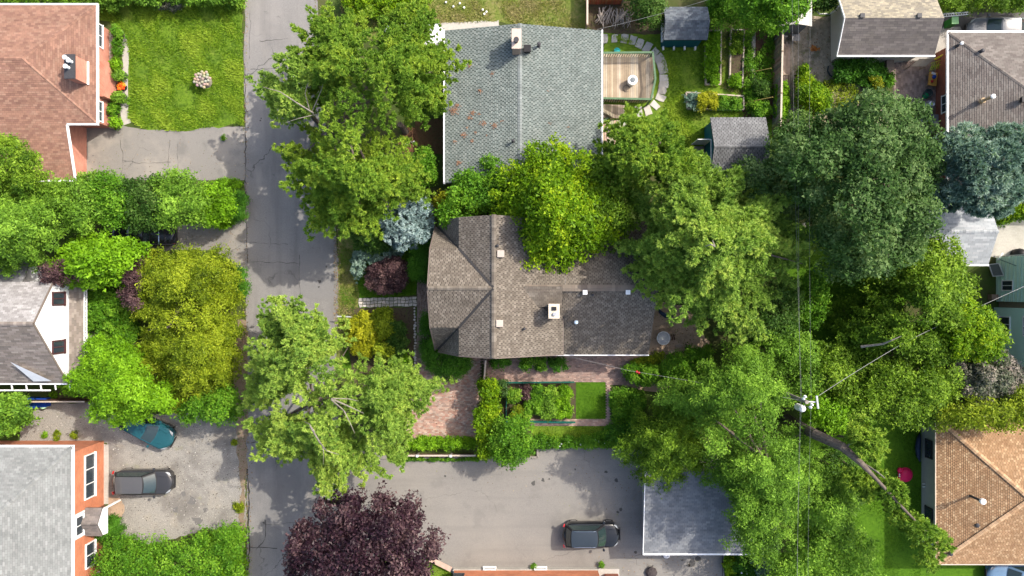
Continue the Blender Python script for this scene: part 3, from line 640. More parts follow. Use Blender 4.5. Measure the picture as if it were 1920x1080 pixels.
for (px, py, z, s) in [(939,476,7.1,.45),(937,606,7.1,.45)]:
    p = W(px, py, z+.2); vent_box(H, p.x, p.y, 7.5-.54*(p.x+1.16), s, .3, vm)
for (px, py) in [(1096,548),(1176,548)]:
    p = W(px, py, 6.1); vent_box(H, p.x, p.y, 6.4-.707*abs(p.y), .3, .28, M_gutter)
p = W(1080,604,5); vent_pipe(H, p.x, p.y, 6.4-.707*abs(p.y), .35, .07, M_steel, mat('pale_blue_metal', (.5,.62,.72), 6, .4))
for (px, py, z) in [(983,616,6.3),(1111,553,6.1),(933,461,7.2)]:
    p = W(px, py, z); vent_pipe(H, p.x, p.y, min(7.5-.54*(p.x+1.16), 9) if px < 1040 else 6.4-.707*abs(p.y), .22, .045, M_dark, M_dark)

# ---- white cottage, left
H = thing('house', 'white cottage with steep grey gable roof and two dark framed gable windows', 'house', (-34,-2.3,0))
MW = mat('white_siding', [(.62,.63,.64),(.72,.72,.72)], 2, .6)
one(lambda b: b.add([(-31.25,-6.3,0),(-31.25,1.6,0),(-31.25,1.6,4.0),(-31.25,-.0,5.1),(-31.25,-2.32,6.85),(-31.25,-6.3,3.6)]+[(-31.6,-6.3,0),(-31.6,1.6,0),(-31.6,1.6,4.0),(-31.6,-.0,5.1),(-31.6,-2.32,6.85),(-31.6,-6.3,3.6)],
    [(0,1,2,3,4,5),(11,10,9,8,7,6),(0,6,7,1),(1,7,8,2),(0,5,11,6)]), 'gable_wall', MW, H)
wallprism(H, rect(-46,-6.25,-31.62,1.5), 0, 3.3, MW)
PALG = [(.12,.115,.11),(.25,.24,.235),(.28,.27,.265),(.22,.21,.205),(.3,.29,.285)]
PALB = [(.09,.08,.07),(.2,.17,.15),(.17,.145,.125),(.23,.2,.175),(.15,.13,.115)]
roof(H, [[(-31.2,.4,4.95),(-46,.4,4.95),(-46,-2.32,6.9),(-31.2,-2.32,6.9)]], PALG, M_shingle, seed=8, lift=.025)
roof(H, [[(-33.4,3.2,3.3),(-46,3.2,3.3),(-46,.41,4.7),(-33.4,.41,4.7)]], [(.1,.1,.1),(.15,.15,.155),(.18,.18,.18)], M_shingle, name='lower_roof', seed=18)
roof(H, [[(-46,-6.64,3.45),(-31.2,-6.64,3.45),(-31.2,-2.32,6.9),(-46,-2.32,6.9)]], PALB, M_shingle, name='rear_roof', tabw=.5, expo=.17, seed=9, lift=.03, butt=.25,
     caps=[((-46,-2.32,6.9),(-31.2,-2.32,6.9),.13)], capcol=PALB[1:])
trim(H, 'fascia', [((-31.17,.4,4.95),(-31.17,-2.32,6.9)),((-31.17,-2.32,6.9),(-31.17,-6.64,3.45))], MATS['brown_fascia'], .05, .12, -.07)
trim(H, 'gutter', [((-46,-6.72,3.4),(-31.2,-6.72,3.4))], M_gutter, .1, .12)
roof(H, [[(-30.62,-6.9,2.45),(-30.62,1.2,2.45),(-31.24,1.2,3.1),(-31.24,-6.9,3.1)]], PALB, M_shingle, name='porch_roof', tabw=.4, expo=.15, seed=10)
trim(H, 'gutter', [((-30.57,-6.9,2.45),(-30.57,1.2,2.45))], M_gutter, .08, .1)
x = MB(); x.add([(-31.9,-6.55,3.6),(-32.9,-5.3,4.7),(-33.6,-6.75,3.62)], [(0,1,2)]); 
one(lambda b: b.add([(-33.9,-5.0,5.15),(-31.9,-6.45,3.95),(-33.3,-6.5,3.75),(-33.2,-5.9,3.9)], [(0,2,1),(0,3,2),(0,1,3),(1,2,3)]), 'dormer_cheek', MW, H)
for (py, zc) in [((547+573)/2,4.25),((638+663)/2,4.25)]:
    y = (540-py)*(CAM_H-zc)/F
    window(H, (-31.22, y, zc), 'x', .95, 1.35, mat('maroon_frame', (.07,.03,.03), 5, .5), M_glass, 2, fw=.09)
for k in range(12): one(lambda b: b.beam((-46+2.2+k*1.02+2.1-.6, -6.75, 3.3), (-46+2.2+k*1.02+2.1-.6, -7.15, 3.2), .07,.07), 'rafter_tail', M_white, H)
one(lambda b: b.beam((-43.5,-7.2,3.18),(-32.5,-7.2,3.18), .09,.09), 'rail', M_gutter, H)
one(lambda b: [b.beam((-30.5,1.2-.36*k,2.46),(-30.38,1.2-.36*k,2.46), .05,.05) for k in range(23)]+[b.beam((-30.38,1.25,2.46),(-30.38,-6.8,2.46), .045,.045)], 'porch_rail', M_white, H)
one(lambda b: b.box((-29.9,-6.4,1.0), (.8,.9,.2)), 'door_step', mat('red_step', (.4,.14,.09), 6, .8), H)

# ---- orange brick house, bottom left
H = thing('house', 'orange brick house with broad pale grey hip roof and gabled door hood', 'house', (-34,-17,0))
wallprism(H, rect(-46,-32,-30.6,-11.45), 0, 4.2, M_brickO)
zE = lambda x: 4.4+.33*(-30.2-x); zNN = lambda y: 4.4+.33*(-10.9-y)
PAL = [(.12,.125,.12),(.19,.197,.19),(.2,.208,.2),(.175,.182,.176),(.215,.22,.213)]
roof(H, [[(-30.2,-10.9,4.4),(-44,-10.9,4.4),(-44,-24.7,zNN(-24.7))],[(-30.2,-32,4.4),(-30.2,-10.9,4.4),(-44,-24.7,zE(-44)),(-44,-32,zE(-44))]], PAL, M_shingle, tabw=.33, seed=12, butt=.6, lift=.018,
     caps=[((-30.2,-10.9,4.42),(-44,-24.7,zE(-44)+.02),.13)], capcol=PAL[1:])
trim(H, 'gutter', [((-30.15,-32,4.4),(-30.15,-10.85,4.4)),((-44,-10.85,4.4),(-30.1,-10.85,4.4))], M_gutter, .12, .14)
window(H, (-30.56,-13.6,1.8), 'x', 3.2, 1.25, M_white, M_glass, 3, depth=.12)
window(H, (-30.56,-19.3,1.75), 'x', 1.8, 1.15, M_white, M_glass, 2, depth=.12)
one(lambda b: b.box((-30.56,-16.75,2.9), (.1,1.75,1.9)), 'door_surround', MW, H)
window(H, (-30.5,-16.75,3.1), 'x', 1.4, .9, M_white, M_glass, 2)
one(lambda b: b.box((-30.53,-16.75,1.05), (.1,1.0,2.0)), 'door', mat('brown_door', (.12,.06,.04), 5, .5), H)
hd = roof(H, [[(-30.55,-17.75,2.35),(-29.35,-17.75,2.35),(-29.35,-16.75,2.95),(-30.55,-16.75,2.95)],[(-29.35,-15.75,2.35),(-30.55,-15.75,2.35),(-30.55,-16.75,2.95),(-29.35,-16.75,2.95)]], [(.1,.09,.085),(.17,.15,.14),(.14,.125,.12)], M_shingle, name='door_hood', tabw=.3, seed=13, caps=[((-30.55,-16.75,2.95),(-29.35,-16.75,2.95),.08)])
one(lambda b: b.add([(-29.33,-17.7,2.3),(-29.33,-15.8,2.3),(-29.33,-16.75,2.9),(-29.2,-17.7,1.9),(-29.2,-15.8,1.9)], [(0,1,2),(0,3,4,1)]), 'hood_gable', MW, H)
for yy in (-17.6,-15.9): one(lambda b: b.box((-29.4,yy,1.1), (.12,.12,2.2)), 'post', M_white, H)
one(lambda b: b.tube([(-30.5,-20.9,1.2),(-30.1,-20.7,1.25),(-30.0,-20.5,1.2)], .04, 6), 'tap_pipe', M_white, H)

# ---- brick building cut off by the lower edge
H = thing('house', 'orange brick building with white basement window wells cut by the lower edge', 'house', (1.5,-24,0))
wallprism(H, rect(-4.3,-32,6.4,-21.05), .3, 3.0, M_brickO)
one(lambda b: b.prism(rect(-4.4,-32,6.45,-20.98), 0, .32), 'foundation', M_conc, H)
one(lambda b: b.prism(rect(6.9,-32,7.9,-21.3), .3, 2.6), 'wing', M_brickD, H)
one(lambda b: b.prism(rect(6.46,-32,8.0,-20.95), 0, .29), 'doorstep', M_conc, H)
for px in (918,1013):
    window(H, ((px-960)/25., -20.93, .28), 'y', .95, .4, M_white, M_glass, 1, depth=.1)
window(H, (-3.9,-21.02,1.3), 'y', .8, .5, M_dark, M_glass, 1)
roof(H, [[(6.8,-20.75,2.95),(-4.7,-20.75,2.95),(-4.7,-26,4.8),(6.8,-26,4.8)]], PAL, M_shingle, seed=14)

# ---- slate garage, bottom
H = thing('garage', 'flat looking slate blue garage roof half hidden by the big tree', 'garage', (13.5,-16,0))
wallprism(H, rect(9.75,-18.6,18.0,-13.2), 0, 2.3, mat('grey_siding', (.3,.3,.28)))
roof(H, [[(9.42,-18.96,2.4),(18.3,-18.96,2.4),(18.3,-12.9,3.2),(9.42,-12.9,3.2)]], [(.08,.083,.09),(.155,.163,.175),(.172,.18,.19),(.142,.149,.16),(.185,.19,.196)], M_shingle, tabw=.32, expo=.15, seed=15, lift=.015, butt=.6)
trim(H, 'gutter', [((9.36,-19.04,2.4),(18.36,-19.04,2.4))], M_gutter, .12, .14)
trim(H, 'fascia', [((9.38,-19,2.4),(9.38,-12.9,3.2))], M_gutter, .05, .12)

# ---- tan topped garage, upper right
H = thing('garage', 'white garage with dark grey front slope and pale mottled rear slope near the driveway', 'garage', (26.7,18.8,0))
MCREAM = mat('cream_siding', [(.5,.47,.4),(.56,.53,.46)], 1.5, .7)
wallprism(H, rect(23.9,16.98,29.7,20.7), 0, 2.5, MCREAM)
for xx in (23.9, 29.7): one(lambda b: b.add([(xx,16.98,2.5),(xx,20.7,2.5),(xx,18.8,3.55)],[(0,2,1)]), 'gable', MCREAM, H)
roof(H, [[(23.2,16.6,2.6),(30.1,16.6,2.6),(30.1,18.8,3.72),(23.2,18.8,3.72)]], [(.06,.055,.055),(.105,.094,.09),(.12,.108,.1),(.095,.086,.082),(.125,.112,.106)], M_shingle, tabw=.5, expo=.16, seed=16, lift=.016, butt=.5)
roof(H, [[(30.1,21.2,2.5),(23.2,21.2,2.5),(23.2,18.8,3.72),(30.1,18.8,3.72)]], [(.17,.155,.13),(.27,.24,.18),(.225,.2,.155),(.31,.275,.2),(.2,.18,.145)], M_shingle, name='rear_roof', tabw=.26, expo=.14, seed=17, butt=.7)
trim(H, 'gutter', [((23.15,16.53,2.6),(30.15,16.53,2.6))], M_gutter, .11, .13)
trim(H, 'fascia', [((23.17,16.6,2.6),(23.17,18.8,3.72)),((23.17,18.8,3.72),(23.17,21.2,2.5))], M_gutter, .05, .14)
for px in (1617,1724): p = W(px, 29, 3.8); vent_box(H, p.x, p.y, 3.65, .32, .2, M_dark)
window(H, (29.73,18.4,1.3), 'x', .8, .7, M_white, M_glass, 1)

# ---- grey-brown hip house, upper right
H = thing('house', 'dark red brick house with grey brown hip roof and tall flue pipe', 'house', (38,12,0))
wallprism(H, rect(31.75,6.6,50,17.6), 0, 2.5, M_brickD)
zz = 4.75
PAL = [(.08,.07,.065),(.14,.122,.11),(.155,.138,.124),(.125,.108,.098),(.165,.148,.133)]
roof(H, [[(50,18.2,2.6),(31.1,18.2,2.6),(37.2,12.1,zz),(50,12.1,zz)],[(31.1,18.2,2.6),(31.1,6,2.6),(37.2,12.1,zz)],[(31.1,6,2.6),(50,6,2.6),(50,12.1,zz),(37.2,12.1,zz)]], PAL, M_shingle, tabw=.4, seed=19, butt=.5,
     caps=[((31.1,18.2,2.62),(37.2,12.1,zz),.12),((31.1,6,2.62),(37.2,12.1,zz),.12)], capcol=PAL[1:])
trim(H, 'gutter', [((31.03,6,2.6),(31.03,18.27,2.6)),((31,18.27,2.6),(50,18.27,2.6))], M_gutter, .12, .14)
p = W(1849,186,3.9); vent_pipe(H, p.x, p.y, 3.6, 1.0, .1, mat('rusty_pipe', (.45,.33,.2), 8, .7), M_gutter, 'flue_pipe', 1.6)
p = W(1800,83,3.2); vent_pipe(H, p.x, p.y, 2.95, .45, .06, M_dark, M_gutter); p = W(1838,97,3.2); vent_pipe(H, p.x, p.y, 3.2, .25, .07, M_dark, M_dark)
p = W(1916,188,4.2); vent_box(H, p.x, p.y, 4.2, .4, .3, M_black)
for y in (13.5, 9.8): window(H, (31.72,y,1.3), 'x', 1.3, 1.0, M_white, M_glass, 2)

# ---- light slate garage, right
H = thing('garage', 'small garage with light grey slate roof below the blue spruce', 'garage', (31.5,4,0))
wallprism(H, rect(29.4,2.1,33.6,5.8), 0, 2.4, mat('grey_siding', (.3,.3,.28)))
PAL = [(.16,.17,.18),(.3,.32,.335),(.27,.29,.305),(.34,.355,.37)]
roof(H, [[(28.9,1.68,2.5),(34.0,1.68,2.5),(34.1,3.96,3.4),(28.9,3.96,3.4)],[(34.0,6.2,2.5),(28.9,6.2,2.5),(28.9,3.96,3.4),(34.1,3.96,3.4)]], PAL, M_shingle, tabw=.5, expo=.16, seed=20, butt=.6, caps=[((28.9,3.96,3.4),(34.1,3.96,3.4),.12)], capcol=PAL[1:])
trim(H, 'gutter', [((28.9,1.62,2.5),(34.05,1.62,2.5))], M_gutter, .1, .12)

# ---- mint green house, right edge
H = thing('house', 'mint green clapboard house at the right edge with white framed windows', 'house', (38,-1.5,0))
MG = mat('mint_siding', [(.52,.73,.62),(.57,.78,.67)], 1.2, .7)
wallprism(H, rect(36.3,-1.0,48,2.3), 0, 6.0, MG)
wallprism(H, rect(36.15,-5.6,48,-1.45), 0, 6.2, MG, label='blue green lower wing wall')
wallprism(H, rect(36.5,-1.44,48,-1.01), 0, 5.6, mat('brown_trim', (.26,.2,.14), 5, .8), 'recess')
for k in range(14): one(lambda b: b.box((36.285,.65,.22+.4*k), (.03,3.3,.012)), 'siding_joint', mat('mint_painted_shadow_gap', (.4,.58,.49), 4, .8), H)  # raised strips in darker mint paint the shadow gaps between boards
def zwin(x, px): return CAM_H*1-x*F/(px-960)
window(H, (36.27,.18,1.25), 'x', .8, 1.15, M_white, M_glass, 2)
window(H, (36.12,-2.95,1.15), 'x', 1.75, 1.15, M_white, M_glass, 3)
window(H, (36.27,-.05,3.6), 'x', .8, 1.2, M_white, M_glass, 2); window(H, (36.12,-2.7,3.6), 'x', 1.4, 1.2, M_white, M_glass, 2)
one(lambda b: b.beam((36.2,1.6,2.2),(36.2,2.1,.6), .06,.06), 'downpipe', mat('mint_pipe', (.2,.33,.28), 4, .6), H)
one(lambda b: b.beam((36.22,2.36,0),(36.22,2.36,6), .06,.08), 'corner_board', M_white, H)
one(lambda b: b.prism(rect(36.1,-5.7,48,2.4), 6.25, 6.5), 'roof', mat('dark_roofing', (.08,.08,.08), 6, .9), H)

# ---- tan hip house, lower right
H = thing('house', 'grey walled house with speckled orange tan hip roof and white capped flue', 'house', (36,-14.4,0))
MGW = mat('grey_wall_siding', [(.3,.3,.29),(.35,.35,.335)], 1.5, .8)
wallprism(H, rect(30.7,-19.2,46,-9.6), 0, 2.5, MGW)
PAL = [(.17,.1,.055),(.285,.175,.095),(.3,.188,.105),(.265,.16,.086),(.37,.25,.145),(.25,.148,.08)]
za = 4.6
roof(H, [[(30.2,-9.2,2.6),(30.2,-19.65,2.6),(35.42,-14.42,za)],[(30.2,-19.65,2.6),(48,-19.65,2.6),(48,-14.42,za),(35.42,-14.42,za)],[(48,-9.2,2.6),(30.2,-9.2,2.6),(35.42,-14.42,za),(48,-14.42,za)]], PAL, M_shingle, gap=.03, tabw=.2, expo=.13, seed=21, butt=.5, lift=.02,
     caps=[((30.2,-9.2,2.66),(35.42,-14.42,za+.06),.15),((30.2,-19.65,2.66),(35.42,-14.42,za+.06),.15),((48,-14.42,za+.06),(35.42,-14.42,za+.06),.15)], capcol=[(.42,.27,.155),(.33,.205,.115),(.45,.3,.18)])
trim(H, 'fascia', [((30.17,-9.2,2.6),(30.17,-19.65,2.6)),((30.2,-19.7,2.6),(48,-19.7,2.6))], mat('beige_fascia', (.5,.42,.34), 5, .6), .06, .14)
p = W(1820,930,3.4); b = MB(); b.tube([(p.x,p.y,3.0),(p.x,p.y,4.6)], .09, 12); o = b.build('flue_pipe', M_dark, H); one(lambda b: b.lathe((p.x,p.y,4.6), [(.1,-.1),(.2,-.05),(.2,.12),(.05,.2)], 16), 'cap', M_gutter, o)
p = W(1831,984,3.4); vent_pipe(H, p.x, p.y, 3.3, .2, .08, M_dark, M_dark); p = W(1778,1036,2.8); vent_pipe(H, p.x, p.y, 2.8, .3, .07, M_dark, M_dark)
MBF = mat('black_frame', (.03,.03,.035), 5, .4)
window(H, (30.66,-11.85,1.0), 'x', 1.35, .85, MBF, M_glass, 2); window(H, (30.66,-16.7,1.0), 'x', 1.15, .95, MBF, M_glass, 1)
for dy in (0,.22): one(lambda b: b.beam((30.5,-14.55-dy,.5),(30.68,-14.55-dy,.5), .07,.07), 'vent_hood', M_white, H)

# ---- sheds
def teal(): return mat('teal_paint', [(.008,.085,.11),(.012,.1,.125)], 2, .6)
H = thing('shed', 'teal garden shed with dark slate roof and white windows behind the deck', 'shed', (12.5,19,0))
wallprism(H, rect(11.15,18.05,13.85,20.0), 0, 2.1, teal())
roof(H, [[(10.9,17.85,2.15),(14.06,17.85,2.15),(14.06,19.0,2.75),(10.9,19.0,2.75)],[(14.06,20.2,2.15),(10.9,20.2,2.15),(10.9,19.0,2.75),(14.06,19.0,2.75)]], [(.05,.055,.06),(.1,.115,.13),(.13,.145,.16),(.085,.095,.11)], M_shingle, seed=22, tabw=.28, butt=.4)
for yy in (18.55,19.4): window(H, (11.1,yy,1.2), 'x', .7, .9, M_white, M_glass, 2, side=-1)
for k in range(4): one(lambda b: b.box((11.3+k*.8,17.95,.12), (.12,.3,.24)), 'skid', M_white, H)
H = thing('shed', 'larger teal shed with light grey shingle gable roof and open white door', 'shed', (16.3,10.1,0))
wallprism(H, rect(14.42,8.2,17.9,12.05), 0, 2.0, teal())
one(lambda b: b.add([(14.42,8.2,2.0),(14.42,12.05,2.0),(14.42,10,2.9)],[(0,2,1)]), 'gable', teal(), H)
PAL = [(.07,.07,.075),(.15,.153,.157),(.17,.174,.178),(.135,.136,.14)]
roof(H, [[(14.3,7.96,2.0),(18.3,7.96,2.0),(18.3,10.0,3.0),(14.3,10.0,3.0)],[(18.3,12.3,2.0),(14.3,12.3,2.0),(14.3,10.0,3.0),(18.3,10.0,3.0)]], PAL, M_shingle, seed=23, gap=.05, tabw=.26, butt=.4, caps=[((14.3,10,3),(18.3,10,3),.1)], capcol=PAL[1:])
d = one(lambda b: (b.beam((14.38,9.0,.1),(14.38,9.0,1.9), .06,.08), b.beam((14.38,10.7,.1),(14.38,10.7,1.9), .06,.08), b.beam((14.38,9.0,1.9),(14.38,10.7,1.9), .06,.08)), 'door_frame', M_white, H)
one(lambda b: b.box((13.9,10.75,1.0), (.95,.05,1.8)), 'door', M_white, H)
one(lambda b: b.box((13.95,9.85,.12), (.9,1.5,.1)), 'ramp', M_woodgrey, H)
H = thing('shed', 'pale metal shed with whitish gable roof beside the dirt yard', 'shed', (20.4,20,0))
wallprism(H, rect(19.4,19.0,21.4,21.4), 0, 2.1, mat('grey_metal_wall', (.16,.17,.18), 3, .6))
MR = mat('white_sheet_roof', [(.36,.34,.31),(.46,.44,.41)], 3, .6, .2, stretch=(6,1,1))
one(lambda b: (b.slab([(19.2,21.6,2.2),(19.2,18.8,2.2),(20.35,18.8,2.65),(20.35,21.6,2.65)], .05), b.slab([(21.55,18.8,2.2),(21.55,21.6,2.2),(20.35,21.6,2.65),(20.35,18.8,2.65)], .05)), 'roof', MR, H)
for k in range(5): one(lambda b: (b.beam((19.35+k*.5,18.8,2.27+min(k,4-k)*.18+ (0 if k else 0)),(19.35+k*.5,21.6,2.27+min(k,4-k)*.18), .02,.03)), 'roof_seam', mat('seam_grey', (.35,.34,.33), 5, .6), H)
one(lambda b: b.box((19.9,18.5,.6), (.7,.08,1.0)), 'door', mat('grey_door', (.25,.24,.23), 4, .7), H); one(lambda b: b.box((21.1,18.6,.5), (.6,.5,.05)), 'ledge', mat('grey_door', (.25,.24,.23)), H)
# ================================================================ VEHICLES
def carpaint(name, c, metal=.0):
    return mat(name, [tuple(x*.97 for x in c), tuple(x*1.03 for x in c)], 2, .22, metal=metal, spec=.25, coat=.6)
M_cglass = mat('car_glass', (.02,.035,.035), 1, .04, spec=.9)
M_tyre = mat('tyre_rubber', (.02,.02,.02), 10, .9)
M_rim = mat('alloy_rim', (.4,.4,.41), 5, .3, metal=.8)
M_lampw = mat('clear_lamp', (.3,.32,.34), 3, .1, spec=.8); M_lampr = mat('red_lamp', (.45,.02,.02), 3, .15, spec=.8)
M_chrome = mat('chrome', (.7,.7,.7), 2, .12, metal=1)
def car(name, label, cat, x, y, ang, L, Wd, paint, H=1.65, kind='suv', roofm=None, rails=False, group=None, chromebar=False):
    t = thing(name, label, cat, (x, y, .025), ang, group)
    hw = Wd/2; K = dict(parent=t, worldspace=False)
    st = []
    for fx in [-.5,-.49,-.465,-.43,-.36,-.25,-.1,.05,.17,.24,.3,.36,.41,.45,.475,.492,.5]:
        a = abs(fx)/.5
        w = hw*(1-.34*max(0, (a-.62)/.38)**2.8)
        if fx > .16: zt = 1.02-.20*((fx-.16)/.34)**1.6-(.16*max(0,(fx-.44)/.06)**2)
        else: zt = 1.03-(.22*max(0,(-fx-.455)/.045)**2)
        st.append((fx*L, w, zt*(H/1.65)**.5))
    prof = [(-.93,.2,0),(-.99,.36,0),(-1,.6,0),(-.985,None,.84),(-.93,None,.955),(-.8,None,.99),(-.5,None,1.0),(-.2,None,1.012),(0,None,1.018)]
    prof = prof+[(-a, z, k) for a, z, k in prof[:-1][::-1]]
    vs = []; fs = []; n = len(prof)
    for (sx, w, zt) in st:
        for (fy, z, k) in prof: vs.append((sx-math.copysign(1, sx)*.26*fy*fy*max(0, (abs(sx)/L-.34)/.16), fy*w, z if z is not None else zt*k))
    for i in range(len(st)-1):
        for j in range(n-1): fs.append((i*n+j, (i+1)*n+j, (i+1)*n+j+1, i*n+j+1))
    fs.append(tuple(range(n))); fs.append(tuple(range((len(st)-1)*n, len(st)*n))[::-1])
    b = MB(); b.add(vs, fs); body = b.build('body', paint, smooth=True, **K)
    # hood creases
    b = MB()
    for s in (-1,1): b.tube([(.22*L, s*hw*.55, 1.005*(H/1.65)**.5),(.33*L, s*hw*.5, .975*(H/1.65)**.5),(.43*L, s*hw*.42, .87*(H/1.65)**.5)], .012, 5)
    b.build('hood_crease', paint, parent=body, worldspace=False)
    zb = 1.0*(H/1.65)**.5
    if kind == 'suv': xa, xb, xc, xd = .22*L, .07*L, -.35*L, -.44*L
    elif kind == 'pickup': xa, xb, xc, xd = .2*L, .07*L, -.06*L, -.12*L
    else: xa, xb, xc, xd = .2*L, .03*L, -.24*L, -.38*L
    wb, wr = hw*.88, hw*.66
    def ring(z, x0, x1, w, bf, br, k=8):           # outline rows: front edge points (left->right), rear edge
        fr = [(x0+bf*(1-(2*i/k-1)**2), w*(2*i/k-1), z) for i in range(k+1)]
        re = [(x1-br*(1-(2*i/k-1)**2), w*(2*i/k-1), z) for i in range(k+1)]
        return fr, re
    f0, r0 = ring(zb, xa, xd, wb, .16, .08); f1, r1 = ring(H-.03, xb, xc, wr, .08, .05)
    k = 8
    # cabin frame (body coloured pillars)
    b = MB(); vv = f0+r0[::-1]+f1+r1[::-1]; m = 2*(k+1)
    b.add(vv, [(i, (i+1) % m, m+(i+1) % m, m+i) for i in range(m)]); b.build('cabin', M_black if kind != 'sedan' else paint, parent=body, worldspace=False)
    def panel(nm, A, B, mt, lift, inset=0.0, u0=.06, u1=.94, v0=.08, v1=.92):
        vs = []; fs = []; nn = 8
        def at(Rw, u):
            q = u*k; i = min(int(q), k-1); f = q-i; return Vector(Rw[i]).lerp(Vector(Rw[i+1]), f)
        for a in range(4):
            v = v0+(v1-v0)*a/3
            for i in range(nn+1):
                u = u0+(u1-u0)*i/nn; vs.append(at(A, u).lerp(at(B, u), v)+Vector(lift))
        for a in range(3):
            for i in range(nn): fs.append((a*(nn+1)+i, a*(nn+1)+i+1, (a+1)*(nn+1)+i+1, (a+1)*(nn+1)+i))
        b = MB(); b.add(vs, fs); return b.build(nm, mt, smooth=True, **K)
    panel('windshield', f0, f1, M_cglass, (.02,0,.015)); panel('rear_window', r0, r1, M_cglass, (-.02,0,.012), v0=.2)
    for s in (-1,1):
        i = 0 if s < 0 else k
        A = [Vector(r0[i]).lerp(Vector(f0[i]), q/k) for q in range(k+1)]; B = [Vector(r1[i]).lerp(Vector(f1[i]), q/k) for q in range(k+1)]
        panel('side_window', A, B, M_cglass, (0, s*.015, .0), u0=.05, u1=.93)
    # roof
    vs = []; fs = []; nx_, ny_ = 10, 8
    for i in range(nx_+1):
        for j in range(ny_+1):
            u = j/ny_; q = u*k; a = min(int(q), k-1); fr = Vector(f1[a]).lerp(Vector(f1[a+1]), q-a); re = Vector(r1[a]).lerp(Vector(r1[a+1]), q-a)
            p = fr.lerp(re, i/nx_); p.z = H-.035+.05*(1-(2*u-1)**2)*(1-(2*i/nx_-1)**4*.8); vs.append(p)
    for i in range(nx_):
        for j in range(ny_): a = i*(ny_+1)+j; fs.append((a, a+ny_+1, a+ny_+2, a+1))
    b = MB(); b.add(vs, fs); b.build('roof', roofm or paint, smooth=True, **K)
    if rails:
        for s in (-1,1):
            b = MB(); b.tube([(xb-.1, s*wr*.93, H),(xb-.25, s*wr*.93, H+.06),(xc+.3, s*wr*.93, H+.06),(xc+.15, s*wr*.93, H)], .022, 6); b.build('roof_rail', M_chrome, **K)
    if kind == 'pickup':
        b = MB(); b.box((-.31*L, 0, .985), (.34*L, Wd*.8, .02)); b.build('bed_liner', M_black, **K)
        for s in (-1,1): b = MB(); b.beam((-.14*L, s*hw*.88, 1.06),(-.485*L, s*hw*.88, 1.04), .1, .07); b.build('bed_rail', M_dark, **K)
        b = MB(); b.beam((-.49*L, -hw*.8, 1.0),(-.49*L, hw*.8, 1.0), .07,.12); b.build('tailgate', paint, **K)
    if chromebar:
        b = MB(); b.beam((-.3*L, -hw*.9, 1.45),(-.3*L, hw*.9, 1.45), .06,.06); b.beam((-.3*L, -hw*.88, 1.0),(-.3*L, -hw*.88, 1.45), .05,.05); b.beam((-.3*L, hw*.88, 1.0),(-.3*L, hw*.88, 1.45), .05,.05); b.build('load_bar', M_chrome, **K)
    for s in (-1,1):
        b = MB(); b.box((xa-.06, s*(hw+.09), zb+.02), (.16,.2,.13)); b.build('side_mirror', paint, bevel=.03, **K)
        b = MB(); b.add([(.425*L, s*hw*.58, .86),(.452*L, s*hw*.5, .76),(.43*L, s*hw*.74, .76),(.39*L, s*hw*.84, .83),(.375*L, s*hw*.82, .9)], [(0,1,2,3,4)] if s > 0 else [(4,3,2,1,0)])
        b.v = [(p[0]+.035, p[1]+s*.015, p[2]+.035) for p in b.v]; b.build('headlight', M_lampw, **K)
        b = MB(); b.box((-.472*L, s*hw*.82, .93), (.1,.22,.13), rz=-s*.35); b.build('tail_light', M_lampr, bevel=.02, **K)
        for fx in (.31,-.3):
            c = Vector((fx*L, s*(hw-.15), .33))
            b = MB(); b.tube([c+Vector((0,-.115,0)), c+Vector((0,.115,0))], .335, 20); wv = b.build('wheel', M_tyre, **K)
            b = MB(); b.tube([c+Vector((0,s*.1,0)), c+Vector((0,s*.125,0))], .22, 14); b.build('rim', M_rim, parent=wv, worldspace=False)
    b = MB(); b.box((.497*L, 0, .55), (.05, Wd*.5, .2)); b.build('grille', M_black, bevel=.01, **K)
    for s in (-1, 1):
        b = MB(); b.beam((xa+.02, s*.35, zb+.05),(xa-.2, s*.1, zb+.13), .025,.02); b.build('wiper', M_black, **K)
    return t
def cp(px, py, z=.9): p = W(px, py, z); return p.x, p.y
x, y = cp(267,905); car('parked_car', 'dark grey hatchback parked level on the gravel in front of the orange brick house', 'car', x, y, 0, 4.5, 1.85, carpaint('charcoal_paint', (.03,.03,.032)), roofm=carpaint('grey_sky_sheen_paint', (.07,.07,.072)))  # roof coloured greyer than the body to paint in the reflected sky
x, y = cp(271,804); car('parked_car', 'dark teal car parked slantwise on the gravel, half under green branches', 'car', x, y, math.radians(-28), 4.5, 1.8, carpaint('teal_car_paint', (.012,.07,.085)), kind='sedan', H=1.45)
x, y = cp(1109,1004); car('parked_car', 'black car with silver roof rails parked on the big asphalt lot', 'car', x, y, 0, 4.3, 1.85, carpaint('black_car_paint', (.008,.009,.011)), rails=True, roofm=carpaint('black_sky_sheen_paint', (.025,.033,.042)))  # bluish roof colour holds the sky reflection; the car is black throughout
x, y = cp(1875,55); car('parked_car', 'silver car on the dark driveway, partly below the grey brown roof edge', 'car', x, y, math.pi, 4.7, 1.85, carpaint('silver_paint', (.11,.12,.135)), kind='sedan', H=1.5)
x, y = cp(1912,1082); car('parked_car', 'blue car at the bottom right corner, cut by the frame edge', 'car', x, y, math.pi, 4.6, 1.85, carpaint('blue_grey_paint', (.12,.2,.3)), kind='sedan', H=1.5)
x, y = cp(776,62); car('parked_car', 'white car under the pine branches beside the grey green roof', 'car', x, y, 0, 4.4, 1.8, carpaint('white_car_paint', (.72,.73,.76), 0), kind='sedan', H=1.5)
x, y = cp(268,438); car('pickup_truck', 'black pickup truck with chrome load bar nosed into the hedge', 'pickup truck', x, y, math.pi, 4.9, 1.85, carpaint('black_truck_paint', (.02,.02,.024)), kind='pickup', chromebar=True)

